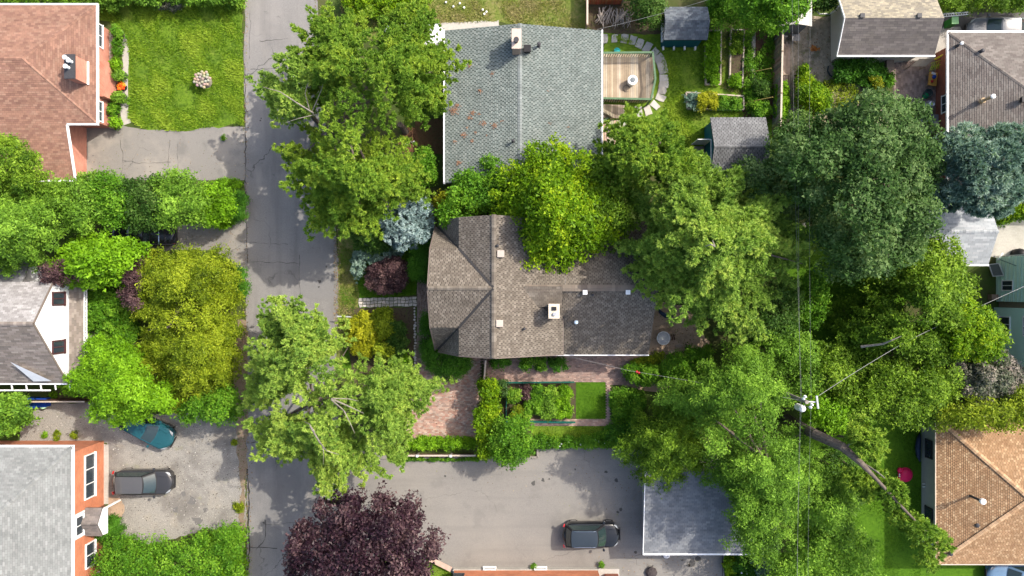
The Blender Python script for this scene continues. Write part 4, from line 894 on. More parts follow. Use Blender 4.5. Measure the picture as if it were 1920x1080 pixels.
# ================================================================ DECK
zd = .85; kd = (CAM_H-zd)/F
DK = thing('deck', 'raised wooden deck with green railing behind the grey green house', 'deck', W(1175,142))
dx0, dx1 = W(1128,0,zd).x, W(1221,0,zd).x; dy1, dy0 = W(0,101,zd).y, W(0,185,zd).y
rg = random.Random(21); x = dx0+.07; i = 0
wcols = [(.34,.27,.19),(.4,.33,.24),(.46,.38,.29),(.3,.235,.165),(.42,.36,.28)]
while x < dx1+.12:
    lo = dy0+.0; hi = dy1
    if x > dx1-.45: lo = dy0+.05; 
    b = MB(); t = rg.uniform(.85,1.1); c = tuple(q*t for q in rg.choice(wcols)); b.box((x, (lo+hi)/2, zd-.02+rg.uniform(-.003,.003)), (.128, hi-lo, .035), col=c); b.build('deck_board', M_piece, DK, colattr=True); x += .142
b = MB(); b.box(((dx0+dx1)/2, (dy0+dy1)/2, zd/2-.03), (dx1-dx0-.1, dy1-dy0-.1, zd-.07)); b.build('frame', M_dark, DK)
M_greenrail = mat('green_rail_paint', [(.075,.13,.075),(.12,.19,.11)], 5, .7)
zr = zd+.95
A = W(1128,99,zr); Bc = W(1224,98,zr); Cc = W(1229,148,zr); D = W(1221,186,zr); Ec = W(1128,184,zr)
for a, b_ in ((A,Bc),(Bc,Cc),(Cc,D),(D,Ec)): one(lambda b: b.beam(a, b_, .14,.05), 'handrail', M_greenrail, DK)
for a, b_ in ((A,Bc),(Bc,Cc),(Cc,D),(D,Ec)):
    n = int((b_-a).length/.17)
    for i in range(1, n):
        p = a.lerp(b_, i/n); q = Vector((p.x, p.y, zd-.05)); c = tuple(v*rg.uniform(.8,1.1) for v in (.42,.35,.25))
        if a is A: c = (.1,.15,.09)
        b = MB(); b.beam(p-Vector((0,0,.03)), q, .045,.045, col=c); b.build('baluster', M_piece, DK, colattr=True)
for p in (A,Bc,Cc,D,Ec): one(lambda b: b.box((p.x, p.y, zr/2), (.1,.1,zr)), 'post', M_greenrail, DK)
b = MB()
ST = thing('deck_stairs', 'wooden stairs with short side rail leading down from the deck', 'stairs', W(1150,208))
for i in range(9):
    p = W(1133+i*4.6, 209, .5-.03*i); b = MB(); b.box((p.x, p.y, .62-.055*i), (.16, 1.0, .04), col=rg.choice([(.2,.16,.12),(.28,.22,.17),(.32,.26,.2)])); b.build('tread', M_piece, ST, colattr=True)
for i in range(8):
    p = W(1131+i*2.6, 207+i*1.4, .9); b = MB(); b.box((p.x, p.y, .6), (.04,.28,.7), col=(.45,.4,.3)); b.build('baluster', M_piece, ST, colattr=True)
one(lambda b: b.beam(W(1128,228,.6), W(1142,220,.6), .1,.05), 'handrail', M_greenrail, ST)
LP = thing('wooden_landing', 'low weathered boardwalk at the foot of the deck stairs', 'boardwalk', W(1155,245))
for i in range(12):
    p = W(1131+i*4.4, 244, .08); b = MB(); b.box((p.x, p.y-.15, .07), (.15, 1.7+.2*rg.random(), .05), col=tuple(v*rg.uniform(.8,1.15) for v in (.4,.34,.26))); b.build('board', M_piece, LP, colattr=True)
p = W(1185,152,1.2)
CL = thing('fire_pit', 'round silver drum with white rim and dark six sided top on the deck', 'fire pit', (p.x, p.y, zd))
one(lambda b: b.lathe((p.x,p.y,zd), [(.3,0),(.33,.5),(.36,.62),(.27,.66)], 24), 'drum', M_gutter, CL, smooth=False)
one(lambda b: b.lathe((p.x,p.y,zd+.665), [(.21,0),(.21,.03),(.03,.05)], 6), 'lid', mat('grey_lid', (.16,.18,.19), 6, .5), CL)
tag(one(lambda b: b.tube([(p.x-.35+.25*math.cos(t), p.y-.45+.25*math.sin(t), zd+.02) for t in [i*.45 for i in range(13)]], .015, 5), 'hose', M_dark), 'thin dark hose coiled on the deck boards beside the silver drum', 'hose')
p = W(1157,95,.3); tag(one(lambda b: b.lathe((p.x,p.y,0), [(.18,0),(.24,.3),(.2,.34)], 14), 'planter', mat('turquoise_plastic', (.02,.3,.28), 4, .5)), 'small turquoise tub against the upper railing of the deck', 'tub')

# ================================================================ FENCES
def plank_fence(label, a, b, h, m_cols, nm='wooden_fence', step=.16, rail=True, railcol=(.5,.42,.33), group=None, cat='fence'):
    a = Vector((a.x, a.y, 0)); b = Vector((b.x, b.y, 0)); t = thing(nm, label, cat, (a+b)/2, 0, group); d = b-a; n = int(d.length/step); u = d.normalized(); ang = math.atan2(u.y, u.x)
    for i in range(min(n, 290)):
        p = a+u*(i+.5)*step; hh = h*rg.uniform(.97,1.02); q = MB(); q.box((p.x,p.y,hh/2), (step*.86,.025,hh), rz=ang, col=tuple(v*rg.uniform(.8,1.15) for v in rg.choice(m_cols))); q.build('board', M_piece, t, colattr=True)
    if rail:
        one(lambda q: q.beam(a+Vector((0,0,h+.03)), b+Vector((0,0,h+.03)), .13,.05), 'top_rail', mat('pale_rail', (.45,.38,.31), 6, .8), t)
    k = max(2, int(d.length/2.4)+1)
    for i in range(k):
        p = a.lerp(b, i/(k-1)); one(lambda q: q.box((p.x,p.y,(h+.1)/2), (.1,.1,h+.1), rz=ang), 'post', M_wood, t)
    return t
WC = [(.25,.18,.13),(.3,.22,.16),(.2,.15,.11)]
plank_fence('long wooden fence with pale top rail between the vegetable yard and dirt yard', W(1452,35,0), W(1447,262,0), 1.7, WC, step=.17)
plank_fence('rust red picket fence behind the pile of dead branches', W(1100,8,0), W(1165,8,0), 1.3, [(.3,.08,.03),(.35,.1,.04)], rail=False, step=.15)
plank_fence('thin brown board fence running up the frame beside the top lawn', W(1098,-40,0), W(1098,58,0), 1.2, [(.2,.12,.07)], step=.2)
def low_wall(label, pts, h, w, m, nm='garden_wall', cat='wall', caps=None):
    P = [W(*p) for p in pts]; t = thing(nm, label, cat, P[0])
    for i in range(len(P)-1): one(lambda b: b.beam(P[i]+Vector((0,0,h/2)), P[i+1]+Vector((0,0,h/2)), w, h), 'rail', m, t)
    return t
t = thing('timber_fence', 'low grey board fence with pale rail and white post caps along the lot edge', 'fence', W(830,852))
a = W(756,850); b_ = W(893,850)
one(lambda b: b.beam(a+Vector((0,0,.7)), b_+Vector((0,0,.7)), .12,.05), 'top_rail', mat('pale_rail', (.45,.38,.31)), t)
for i in range(34): p = a.lerp(b_, (i+.5)/34); one(lambda b: b.box((p.x,p.y-.02,.36), (.14,.03,.66), col=(.12,.08,.06)), 'board', mat('dark_board', [(.09,.05,.035),(.14,.08,.055)], 6, .9), t)
for px in (785,847): p = W(px,850); one(lambda b: b.box((p.x,p.y,.4), (.12,.12,.8)), 'post', M_woodgrey, t); one(lambda b: b.box((p.x,p.y,.83), (.17,.17,.06)), 'post_cap', M_white, t)
low_wall('weathered timber kerb between the asphalt lot and the shrub strip', [(740,857),(1008,857),(1009,826)], .16, .16, M_woodgrey, 'timber_kerb', 'kerb')
t = thing('garden_gate', 'narrow grey fence panel between the brown roof and the column hedge', 'fence', W(911,694))
a = W(912,672); b_ = W(909,714)
for i in range(11): p = a.lerp(b_, (i+.5)/11); one(lambda b: b.box((p.x,p.y,.75), (.035,.14,1.5)), 'board', M_woodgrey, t)
one(lambda b: b.beam(a+Vector((0,0,1.52)), b_+Vector((0,0,1.52)), .12,.05), 'top_rail', mat('pale_rail', (.45,.38,.31)), t)
t = thing('wooden_fence', 'weathered fence with pale top edge between the white cottage and gravel lot', 'fence', W(110,744))
a = W(20,747); b_ = W(182,747)
for i in range(40): p = a.lerp(b_, (i+.5)/40); one(lambda b: b.box((p.x,p.y,.75), (.145,.03,1.5)), 'board', mat('dark_board', (.1,.07,.05)), t)
one(lambda b: b.beam(a+Vector((0,0,1.52)), b_+Vector((0,0,1.52)), .1,.05), 'top_rail', mat('pale_rail', (.45,.38,.31)), t)

# raised beds
def bed(label, pts, h=.3, soil=True):
    P = [W(*p) for p in pts]; t = thing('raised_bed', label, 'garden bed', sum(P, Vector((0,0,0)))/len(P), 0, None)
    for i in range(len(P)): one(lambda b: b.beam(P[i]+Vector((0,0,h/2+.01)), P[(i+1) % len(P)]+Vector((0,0,h/2+.01)), .1, h), 'board', mat('bleached_board', [(.32,.27,.21),(.48,.42,.34)], 6, .85), t)
    one(lambda b: b.add([(p.x, p.y, h*.75) for p in P], [(3,2,1,0)] if len(P) == 4 else [tuple(range(len(P)))]), 'soil', M_bed, t)
bed('long raised bed of grass next to the teal shed', [(1321,60),(1350,60),(1349,160),(1322,160)])
bed('long boarded raised bed half bare and half green beside the fence', [(1369,57),(1393,59),(1390,164),(1366,162)])
bed('wide low raised bed holding the yellow shrub', [(1285,175),(1392,182),(1392,207),(1288,205)])
t = thing('net_fence', 'green mesh fence round the vegetable plot on the brick path', 'fence', W(1012,716))
MN = mat('green_mesh', (.01,.13,.1), 8, .8)
for a, b_ in (((947,716),(1076,715)),((950,716),(949,788)),((949,788),(1078,790))): 
    A = W(*a); B = W(*b_); 
    for k in range(3): one(lambda b: b.beam(A+Vector((0,0,.15+.25*k)), B+Vector((0,0,.15+.25*k)), .02,.16), 'mesh_band', MN, t)
low_wall('weathered log edging beside the mulch strip', [(1412,60),(1411,120),(1413,222)], .14, .3, mat('bleached_log', [(.25,.22,.19),(.42,.38,.33)], 5, .9, .5), 'log_edging', 'edging')
for (a, b_, lab) in (((1400,137),(1446,128),'upper yellow pole leaning on the long wooden fence'),((1396,193),(1449,182),'lower yellow pole leaning on the long wooden fence')):
    tag(one(lambda b: b.tube([W(*a,.1), W(*b_,1.6)], .035, 6), 'leaning_pole', mat('yellow_pole', (.4,.3,.09), 5, .6)), lab, 'pole')
low_wall('thin brown board edge frame of the narrow bed beside the dirt yard', [(1458,140),(1479,141),(1479,196)], .12, .08, M_wood, 'board_edging', 'edging')

# dead branch pile
DBm = mat('dead_wood', [(.22,.19,.16),(.38,.34,.3)], 6, .9)
rgb = random.Random(9)
for cx, lab in ((1137,'left heap of bare grey branches behind the grey green roof'),(1168,'right heap of bare grey branches behind the grey green roof')):
    t = thing('branch_pile', lab, 'branches', W(cx,32))
    for k in range(26):
        x = cx+rgb.uniform(-14,14); l = rgb.uniform(10,19); a = 1.57+rgb.gauss(0,.35); y = 33+rgb.uniform(-5,5); z = rgb.uniform(.1,.5)
        p0 = W(x-l*math.cos(a), y-l*math.sin(a), z); p1 = W(x+rgb.uniform(-3,3), y, z+.15); p2 = W(x+l*math.cos(a+.2), y+l*math.sin(a+.2), z)
        one(lambda b: b.tube([p0,p1,p2], [.04,.03,.012], 5, cap=False), 'branch', DBm, t)

# ---- small things
p = W(765,250); t = thing('tree_stump', 'grey cut post standing in the rust coloured mulch circle', 'stump', p); one(lambda b: b.tube([(p.x-.15,p.y+.1,0),(p.x-.4,p.y+.35,1.4)], [.24,.2], 14), 'trunk', M_bark, t)
t = thing('rock_group', 'cluster of pale stones lying on the rust coloured mulch', 'stones', W(768,268)); 
for k in range(9): 
    x, y = 756+k*2.9, 268+rgb.uniform(-2.5,2.5); flag([(x+2*rgb.uniform(.6,1.2)*math.cos(i*1.05), y+2*rgb.uniform(.6,1.2)*math.sin(i*1.05)) for i in range(6)], .03, .12, [(.55,.45,.38),(.5,.48,.45),(.6,.55,.5)], t, 'stone', rng=rgb)
p = W(381,150,.5)
t = thing('stump_planter', 'round pale pinkish cut stump shape standing in the sunny lawn', 'stump', (p.x,p.y,0))
one(lambda b: b.lathe((p.x,p.y,0), [(.5,0),(.42,.35),(.38,.5)], 14), 'trunk', M_barkpale, t)
for k in range(26):
    a = k*2.4; r = .08+.55*math.sqrt(k/26); fl = (p.x+r*math.cos(a), p.y+r*math.sin(a), .55+.25*(1-r)); b = MB(); b.lathe(fl, [(.03,-.1),(.12,0),(.09,.07),(.02,.1)], 7, col=tuple(v*rgb.uniform(.8,1.15) for v in (.34,.28,.22))); b.build('flower_head', M_piece, t, colattr=True)
tag(one(lambda b: (b.beam(W(632,593,.9), W(660,594,1.0), .09,.05)), 'street_pole_arm', mat('galvanised', (.4,.42,.43), 5, .5)), 'thin grey post leaning over the road edge beside the yellow shrub', 'post')
# bins / boxes by left fence
t = thing('recycling_bin', 'blue recycling box with bright rubbish against the cottage fence', 'bin', W(76,755)); one(lambda b: b.box(W(76,754,.35), (1.2,.65,.6)), 'box', mat('blue_plastic', (.01,.05,.3), 4, .4), t, bevel=.04)
t = thing('recycling_bin', 'white and green tub of rubbish next to the blue box', 'bin', W(89,757)); one(lambda b: b.lathe((W(89,758).x, W(89,758).y, 0), [(.22,0),(.27,.5),(.2,.52)], 14), 'tub', mat('white_green', [(.05,.45,.12),(.7,.75,.7)], 6, .5), t)
tag(one(lambda b: b.box(W(60,755,.4), (.9,.8,.75)), 'tarp_box', mat('blue_tarp', [(.005,.03,.16),(.01,.06,.25)], 3, .5), bevel=.08), 'dark blue covered box beside the recycling box', 'box')
# white tote on lot at garage
p = W(1250,1041,.2); t = thing('plastic_bag', 'crumpled white plastic bag at the slate garage door', 'bag', (p.x,p.y,0)); one(lambda b: b.lathe((p.x,p.y,0.03), [(.15,0),(.28,.1),(.22,.25),(.12,.3),(.05,.22)], 9), 'bag', M_white, t)
p = W(1222,1075,.3); t = thing('cloth_bundle', 'dark folded bundle lying on the asphalt below the slate garage', 'bundle', (p.x,p.y,0)); one(lambda b: (b.lathe((p.x,p.y,0.03), [(.4,0),(.45,.15),(.3,.3),(.1,.38)], 8), b.beam((p.x-.2,p.y+.3,.3),(p.x+.1,p.y+.6,.35), .06,.05)), 'cloth', mat('dark_cloth', (.06,.05,.05), 6, .9), t)
tag(one(lambda b: b.beam(W(804,1047,.35), W(846,1068,.35), .36,.05), 'ramp_board', mat('pink_plank', [(.42,.28,.22),(.5,.35,.28)], 4, .8)), 'pinkish plank leading to the orange brick building corner', 'plank')
# sandbox
p = W(1698,891,.25); t = thing('sandbox', 'bright pink plastic crab sandbox with small white eyes on the shaded lawn', 'sandbox', (p.x,p.y,0))
MP = mat('pink_plastic', [(.55,.012,.08),(.65,.02,.1)], 3, .35)
one(lambda b: b.lathe((p.x+.06,p.y,0.02), [(.48,0),(.5,.15),(.46,.27),(.36,.34),(.2,.38),(.03,.39)], 28), 'lid', MP, t, smooth=True)
one(lambda b: b.lathe((p.x+.06,p.y,0.02), [(.54,0),(.55,.12),(.5,.14)], 28), 'rim', MP, t, smooth=True)
for s in (-1,1):
    one(lambda b: b.lathe((p.x-.33,p.y+s*.33,.02), [(.2,0),(.22,.12),(.14,.22),(.03,.25)], 16), 'claw', MP, t, smooth=True)
    one(lambda b: b.lathe((p.x-.47,p.y+s*.07,.24), [(.04,0),(.055,.04),(.02,.08)], 10), 'eye', M_white, t)
t = thing('kayak', 'dark narrow hull leaning along the grey wall beside the shaded lawn', 'kayak', W(1722,838)); 
one(lambda b: b.tube([W(1725,812,.3),W(1723,822,.35),W(1721,840,.4),W(1722,855,.35),W(1725,866,.3)], [.03,.16,.2,.15,.03], 10), 'hull', mat('navy_hull', [(.01,.015,.04),(.03,.05,.09)], 5, .3), t, smooth=True)
# main-garden: round lid, dark curve, etc
p = W(1244,634,.6); t = thing('round_table', 'round silvery slatted garden table beside the brown roof corner', 'table', (p.x,p.y,0)); one(lambda b: b.lathe((p.x,p.y,.6), [(.5,0),(.5,.04),(.03,.045)], 28), 'rim', M_gutter, t)
for k in range(9):
    yy = -.4+k*.1; hl = math.sqrt(max(.01,.46**2-yy**2)); one(lambda b: b.box((p.x+yy,p.y,.655), (.085,2*hl,.02)), 'slat', mat('silver_slat', [(.3,.31,.32),(.5,.5,.5)], 5, .5), t)
for k in range(3): a = k*2.1; one(lambda b: b.beam((p.x+.1*math.cos(a),p.y+.1*math.sin(a),.6),(p.x+.38*math.cos(a),p.y+.38*math.sin(a),.02), .04,.04), 'leg', M_dark, t)
for k, (px, py, lab) in enumerate([(1257,633,'dark slatted garden chair right of the round silvery table')]):
    p = W(px,py,.45); t = thing('garden_chair', lab, 'chair', (p.x,p.y,0)); 
    for q in range(3): one(lambda b: b.box((p.x+q*.14,p.y+.02*q,.42), (.09,.42,.04), rz=.25), 'slat', mat('dark_brown_wood', (.06,.035,.025), 6, .7), t)
    for a_, b2 in ((-.05,-.18),(-.05,.18),(.32,-.18),(.32,.18)): one(lambda b: b.box((p.x+a_,p.y+b2,.2), (.04,.04,.4)), 'leg', M_dark, t)
tag(one(lambda b: b.tube([W(1232,575,.4),W(1238,585,.45),W(1248,592,.5),W(1258,594,.5),W(1265,592,.4)], [.04,.14,.18,.14,.03], 8), 'kayak', mat('navy_hull', (.02,.03,.07)), smooth=True), 'dark blue curved hull poking out below the big pine beside the brown roof', 'kayak')
# right patio items
t = thing('play_table', 'yellow wooden play table with blue and red toys on the brick patio', 'table', W(1749,147))
p = W(1749,148,.5); one(lambda b: b.box((p.x,p.y,.5), (.62,1.0,.06), rz=-.12), 'table_top', mat('ochre_wood', [(.45,.24,.05),(.55,.3,.07)], 5, .6), t)
for a_, b2 in ((-.25,-.42),(.25,-.42),(-.25,.42),(.25,.42)): one(lambda b: b.box((p.x+a_,p.y+b2,.24), (.06,.06,.47)), 'leg', M_wood, t)
tag(one(lambda b: b.lathe((p.x+.02,p.y+.12,.535), [(.1,0),(.16,.08),(.12,.2),(.04,.24)], 8), 'toy', mat('blue_plastic', (.01,.04,.3)), smooth=False), 'blue toy on the yellow play table', 'toy')
tag(one(lambda b: b.lathe((p.x-.1,p.y-.2,.535), [(.08,0),(.12,.06),(.05,.16)], 6), 'toy', mat('red_plastic', (.4,.02,.03), 4, .4)), 'small red toy on the yellow play table', 'toy')
tag(one(lambda b: b.box((p.x+.02,p.y+.38,.57), (.3,.16,.06), rz=-.4), 'paper', M_white), 'white card on the top end of the yellow play table', 'card')
t = thing('garden_chair', 'lime green folding chair above the yellow play table', 'chair', W(1754,125)); ML = mat('lime_plastic', (.35,.5,.03), 4, .5)
for k in range(5): q = W(1745+k*4,127-k*1.2,.4); one(lambda b: b.beam(q+Vector((-.1,-.25,0)), q+Vector((.1,.25,.1)), .04,.03), 'slat', ML, t)
for k in (0,1): q = W(1745,127-k*8,.4); one(lambda b: b.beam(q, q+Vector((.75,.2,.3)), .04,.04), 'frame', ML, t)
tag(one(lambda b: b.tube([W(1752,112,.4),W(1763,106,.6),W(1775,99,1.2)], .06, 8), 'slide_rail', mat('yellow_plastic', (.55,.5,.03), 4, .5)), 'yellow curved slide edge by the dark red wall corner', 'slide')
t = thing('grill', 'grey barbecue with round steel lid on the patio', 'barbecue', W(1742,197)); p = W(1745,196,.8)
one(lambda b: b.box((p.x,p.y,.75), (.5,.55,.3)), 'body', mat('grey_enamel', (.2,.2,.22), 5, .5), t, bevel=.04); one(lambda b: b.lathe((p.x+.02,p.y,.9), [(.2,0),(.22,.06),(.15,.1),(.1,.06)], 18), 'lid', M_steel, t)
one(lambda b: b.box((p.x-.75,p.y-.08,.7), (.95,.4,.05), rz=.1), 'side_shelf', mat('grey_plastic', (.28,.28,.3), 5, .6), t)
for a_, b2 in ((-.2,-.2),(.2,-.2),(-.2,.2),(.2,.2)): one(lambda b: b.box((p.x+a_,p.y+b2,.3), (.05,.05,.6)), 'leg', M_dark, t)
t = thing('garden_lounger', 'pale grey lounger half hidden by leaves beside the dark red wall', 'lounger', W(1740,222)); p = W(1738,222,.4)
one(lambda b: (b.box((p.x,p.y,.4), (.9,.5,.05), rz=.1)), 'seat', mat('grey_plastic', (.28,.28,.3)), t); one(lambda b: b.box((p.x+.55,p.y-.2,.55), (.4,.9,.08)), 'back', mat('mauve_grey', (.2,.19,.2), 5, .7), t); one(lambda b: b.box((p.x+.58,p.y-.45,.65), (.3,.3,.12)), 'cushion', mat('cream_cloth', (.5,.45,.35), 5, .8), t, bevel=.03)
t = thing('water_table', 'dark round tub above the grey barbecue', 'tub', W(1742,173)); p = W(1742,174,.4); one(lambda b: b.lathe((p.x,p.y,0), [(.25,0),(.3,.3),(.33,.36),(.27,.36),(.22,.2)], 20), 'basin', mat('dark_green_grey', (.05,.07,.065), 5, .5), t)
tag(one(lambda b: b.lathe((W(1733,181).x,W(1733,181).y,0), [(.2,0),(.22,.25),(.1,.32)], 7), 'watering_can', mat('green_plastic', (.01,.2,.07), 4, .5)), 'dark green plastic can left of the dark round tub', 'can')
t = thing('pergola_canopy', 'beige panel roof over the patio corner by the white garage', 'canopy', W(1733,115)); P = [W(1708,124,.8),W(1736,124,.8),W(1752,110,1.2),W(1724,110,1.2)]
one(lambda b: b.slab(P, .06), 'panel', mat('beige_panel', [(.42,.34,.25),(.5,.42,.32)], 4, .8), t); [one(lambda b: b.beam(q, Vector((q.x,q.y,0)), .06,.06), 'post', M_wood, t) for q in (P[0]-Vector((0,0,.07)),P[1]-Vector((0,0,.07)))]
t = thing('planter_box', 'wooden planter box standing between garden and patio', 'planter', W(1667,125)); p = W(1667,126,.3)
one(lambda b: b.box((p.x,p.y,.25), (.55,.95,.5)), 'box', mat('grey_brown_wood', [(.17,.13,.1),(.24,.19,.15)], 5, .8), t)
low_wall('pale low sleeper edge below the flower patch of the white garage', [(1616,168),(1655,169)], .16, .2, mat('bleached_board', (.4,.35,.28)), 'sleeper_edging', 'edging')
tag(one(lambda b: b.tube([W(1553,124,.1),W(1552,133,.12),W(1556,141,.1),W(1563,145,.08),W(1571,144,.06)], .05, 8), 'hose', mat('dark_hose', (.03,.045,.05), 4, .4)), 'dark curved garden hose at the white garage corner', 'hose')
t = thing('green_bin', 'green wheeled bin with pale lid by the driveway', 'bin', W(1787,38)); p = W(1791,38,1.0)
one(lambda b: b.prism(rect(p.x-.22,p.y-.25,p.x+.2,p.y+.25), .03, .95), 'body', mat('green_bin', (.03,.16,.03), 4, .5), t); one(lambda b: b.box((p.x,p.y,.99), (.5,.55,.07)), 'lid', mat('lime_lid', (.25,.48,.22), 6, .5), t, bevel=.02)
t = thing('ladder', 'aluminium ladder lying along the garage wall above the green bin', 'ladder', W(1788,28))
for s in (-1,1): one(lambda b: b.beam(W(1762,29.5+s*2.6,1.0), W(1815,25+s*2.2,1.0), .05,.08), 'rail', M_gutter, t)
for k in range(11): q = W(1765+k*4.7, 29.2-k*.4, 1.0); one(lambda b: b.beam(q+Vector((0,-.1,0)), q+Vector((0,.1,0)), .035,.035), 'rung', M_gutter, t)
t = thing('wheelbarrow', 'white curved pipe frame and rubbish by the pale metal shed', 'frame', W(1545,26)); one(lambda b: b.tube([W(1531,20,.4),W(1536,26,.5),W(1556,26,.5),W(1566,20,.9),W(1572,12,1.6)], .05, 8), 'frame', M_gutter, t)
tag(one(lambda b: b.lathe((W(1500,196).x,W(1500,196).y,0), [(.16,0),(.2,.25),(.14,.25)], 12), 'plant_pot', mat('grey_pot', (.3,.28,.27), 5, .7)), 'round grey pot beside the narrow bed in the dirt yard', 'pot')
t = thing('fallen_leaf_heap', 'rust orange heap of dead leaves on the dirt yard', 'leaves', W(1527,91)); 
for k in range(60): q = W(1527+rgb.gauss(0,4.5), 91+rgb.gauss(0,2.5), .1); b = MB(); b.box((q.x,q.y,rgb.uniform(.03,.16)), (.13,.07,.01), rz=rgb.uniform(0,3), col=rgb.choice([(.4,.14,.03),(.3,.1,.03),(.45,.2,.06)])); b.build('leaf', M_piece, t, colattr=True)
# blue tub under trees, deer-ish ornaments -> mesh tray by green house
t = thing('metal_hatch', 'pale wire framed hatch leaning on the mint green house corner', 'hatch', W(1866,505)); P = [W(1854,496,.4),W(1873,494,.9),W(1882,517,.9),W(1862,518,.4)]
for i in range(4): one(lambda b: b.beam(P[i], P[(i+1) % 4], .06,.05), 'frame', mat('pale_grey_metal', (.45,.46,.44), 5, .5), t)
one(lambda b: b.slab([q-Vector((0,0,.02)) for q in P], .015), 'panel', mat('grey_panel', (.12,.13,.12), 6, .5), t)
tag(one(lambda b: b.box(W(1862,557,.3), (.5,.4,.45)), 'storage_box', mat('brown_card', (.25,.17,.12), 5, .8)), 'small brown box beside the mint green wall', 'box')
t = thing('covered_grill', 'black covered barbecue next to the mint green house top wall', 'barbecue', W(1912,476)); p = W(1912,476,.5); one(lambda b: b.lathe((p.x,p.y,0.02), [(.38,0),(.42,.5),(.3,.8),(.1,.9)], 12), 'cover', M_black, t, smooth=True)
tag(one(lambda b: b.beam(W(1870,488,.3), W(1880,474,.4), .1,.06), 'plank', M_white), 'short cream plank leaning at the mint green house corner', 'plank')
for (px, py, w_, lab, c) in [(1505,236,.0,'',0)]: pass
p = W(1511,422,.4); t = thing('garden_chair', 'small cream garden seat in the shade between the trees', 'seat', (p.x,p.y,0)); one(lambda b: b.box((p.x,p.y,.42), (.42,.42,.05), rz=.6), 'seat', mat('cream_cloth', (.5,.45,.35)), t); one(lambda b: b.box((p.x-.13,p.y+.17,.62), (.42,.05,.4), rz=.6), 'backrest', mat('cream_cloth', (.5,.45,.35)), t)
# timber steps by cottage
t = thing('timber_steps', 'broken pale timber steps in the garden beside the white cottage', 'steps', W(178,630))
for k, (px, py, l) in enumerate([(186,616,1.3),(178,629,1.0),(176,637,.9),(183,641,.7)]): p = W(px,py,.3); one(lambda b: b.box((p.x,p.y,.35-.07*k), (l,.2,.06), rz=rgb.uniform(-.1,.1)), 'board', mat('bleached_board', (.4,.35,.28)), t)
for q in (-.25, .25): p = W(178,632,.2); one(lambda b: b.box((p.x+q,p.y,.12), (.06,.9,.18)), 'stringer', M_wood, t)

# ================================================================ UTILITY POLE AND WIRES
pb = W(1490,735,0); pt = Vector((pb.x*1.0, pb.y, 9.5)); 
p0 = W(1508,752,9.2)
t = thing('utility_pole', 'utility pole with white transformer and crossarm rising through the trees', 'utility pole', (p0.x,p0.y,0))
one(lambda b: b.tube([(p0.x,p0.y,0),(p0.x,p0.y,9.6)], [.17,.12], 12), 'pole', M_woodgrey, t)
q = W(1504,766,8.4); one(lambda b: b.lathe((q.x,q.y,7.6), [(.19,0),(.22,.1),(.22,.85),(.16,.95),(.06,1.0)], 18), 'transformer', M_gutter, t)
q = W(1530,757,9.3); one(lambda b: b.beam(W(1531,742,9.4), W(1534,766,9.4), .1,.1), 'crossarm', mat('galvanised', (.4,.42,.43), 5, .5), t); one(lambda b: b.beam((p0.x,p0.y,9.3), W(1532,754,9.3), .08,.08), 'bracket', M_steel, t)
for (px, py) in [(1523,759),(1520,764),(1507,748),(1510,744)]: q = W(px, py, 9.5); one(lambda b: b.lathe((q.x,q.y,9.35), [(.07,0),(.09,.06),(.05,.12),(.08,.18),(.04,.26)], 10), 'insulator', M_white, t)
one(lambda b: (b.tube([W(1505,762,8.6), W(1512,756,9.0), W(1523,759,9.4)], .02, 5), b.tube([W(1506,765,8.6), W(1514,762,9.1), W(1520,764,9.4)], .02, 5)), 'jumper_wire', M_steel, t)
def wire(label, pts, r=.01, sag=.4, n=24, m=None, group=None):
    P = []
    for i in range(len(pts)-1):
        a, b = pts[i], pts[i+1]
        for k in range(n+1):
            u = k/n; q = a.lerp(b, u); q.z -= sag*4*u*(1-u); P.append(q)
    tag(one(lambda q: q.tube(P, r, 5), 'power_line', m or mat('wire_grey', (.16,.16,.165), 5, .6)), label, 'power line', group)
for (xt, xb, x2, lab) in [(1525,1521,1519,'rightmost of the overhead wires crossing the yards from top to bottom'),(1502,1501,1499,'overhead wire just right of the long wooden fence crossing top to bottom'),(1484,1503,1495,'leftmost overhead wire running from the pale metal shed to the pole')]:
    wire(lab, [W(xt,-300,9.3), W(xb,745,9.3), W(x2,1500,9.3)], r=.006)
wire('twisted white service cable slanting from the pole up to the right edge', [W(1535,742,9.2), W(1700,640,7.6), W(1925,535,5.6)], r=.015, sag=.15, m=mat('pale_cable', (.24,.24,.235), 5, .8))
wire('thin service cable from the brown roof gutter over the garden to the pole', [W(1036,662,3.6), W(1180,695,4.5), W(1508,752,9.0)], r=.01, sag=.25, m=mat('pale_cable', (.24,.24,.235)))
wire('dotted cable from the grey green roof corner past the teal shed', [W(1120,55,3.4), W(1310,5,5.0), W(1500,-60,6)], r=.01, sag=.2, m=mat('pale_cable', (.24,.24,.235)))
wire('fine vertical cable hanging over the brown roof wing to its gutter', [W(1060,518,6.6), W(1056,660,3.5)], r=.01, sag=0, m=mat('pale_cable', (.24,.24,.235)))
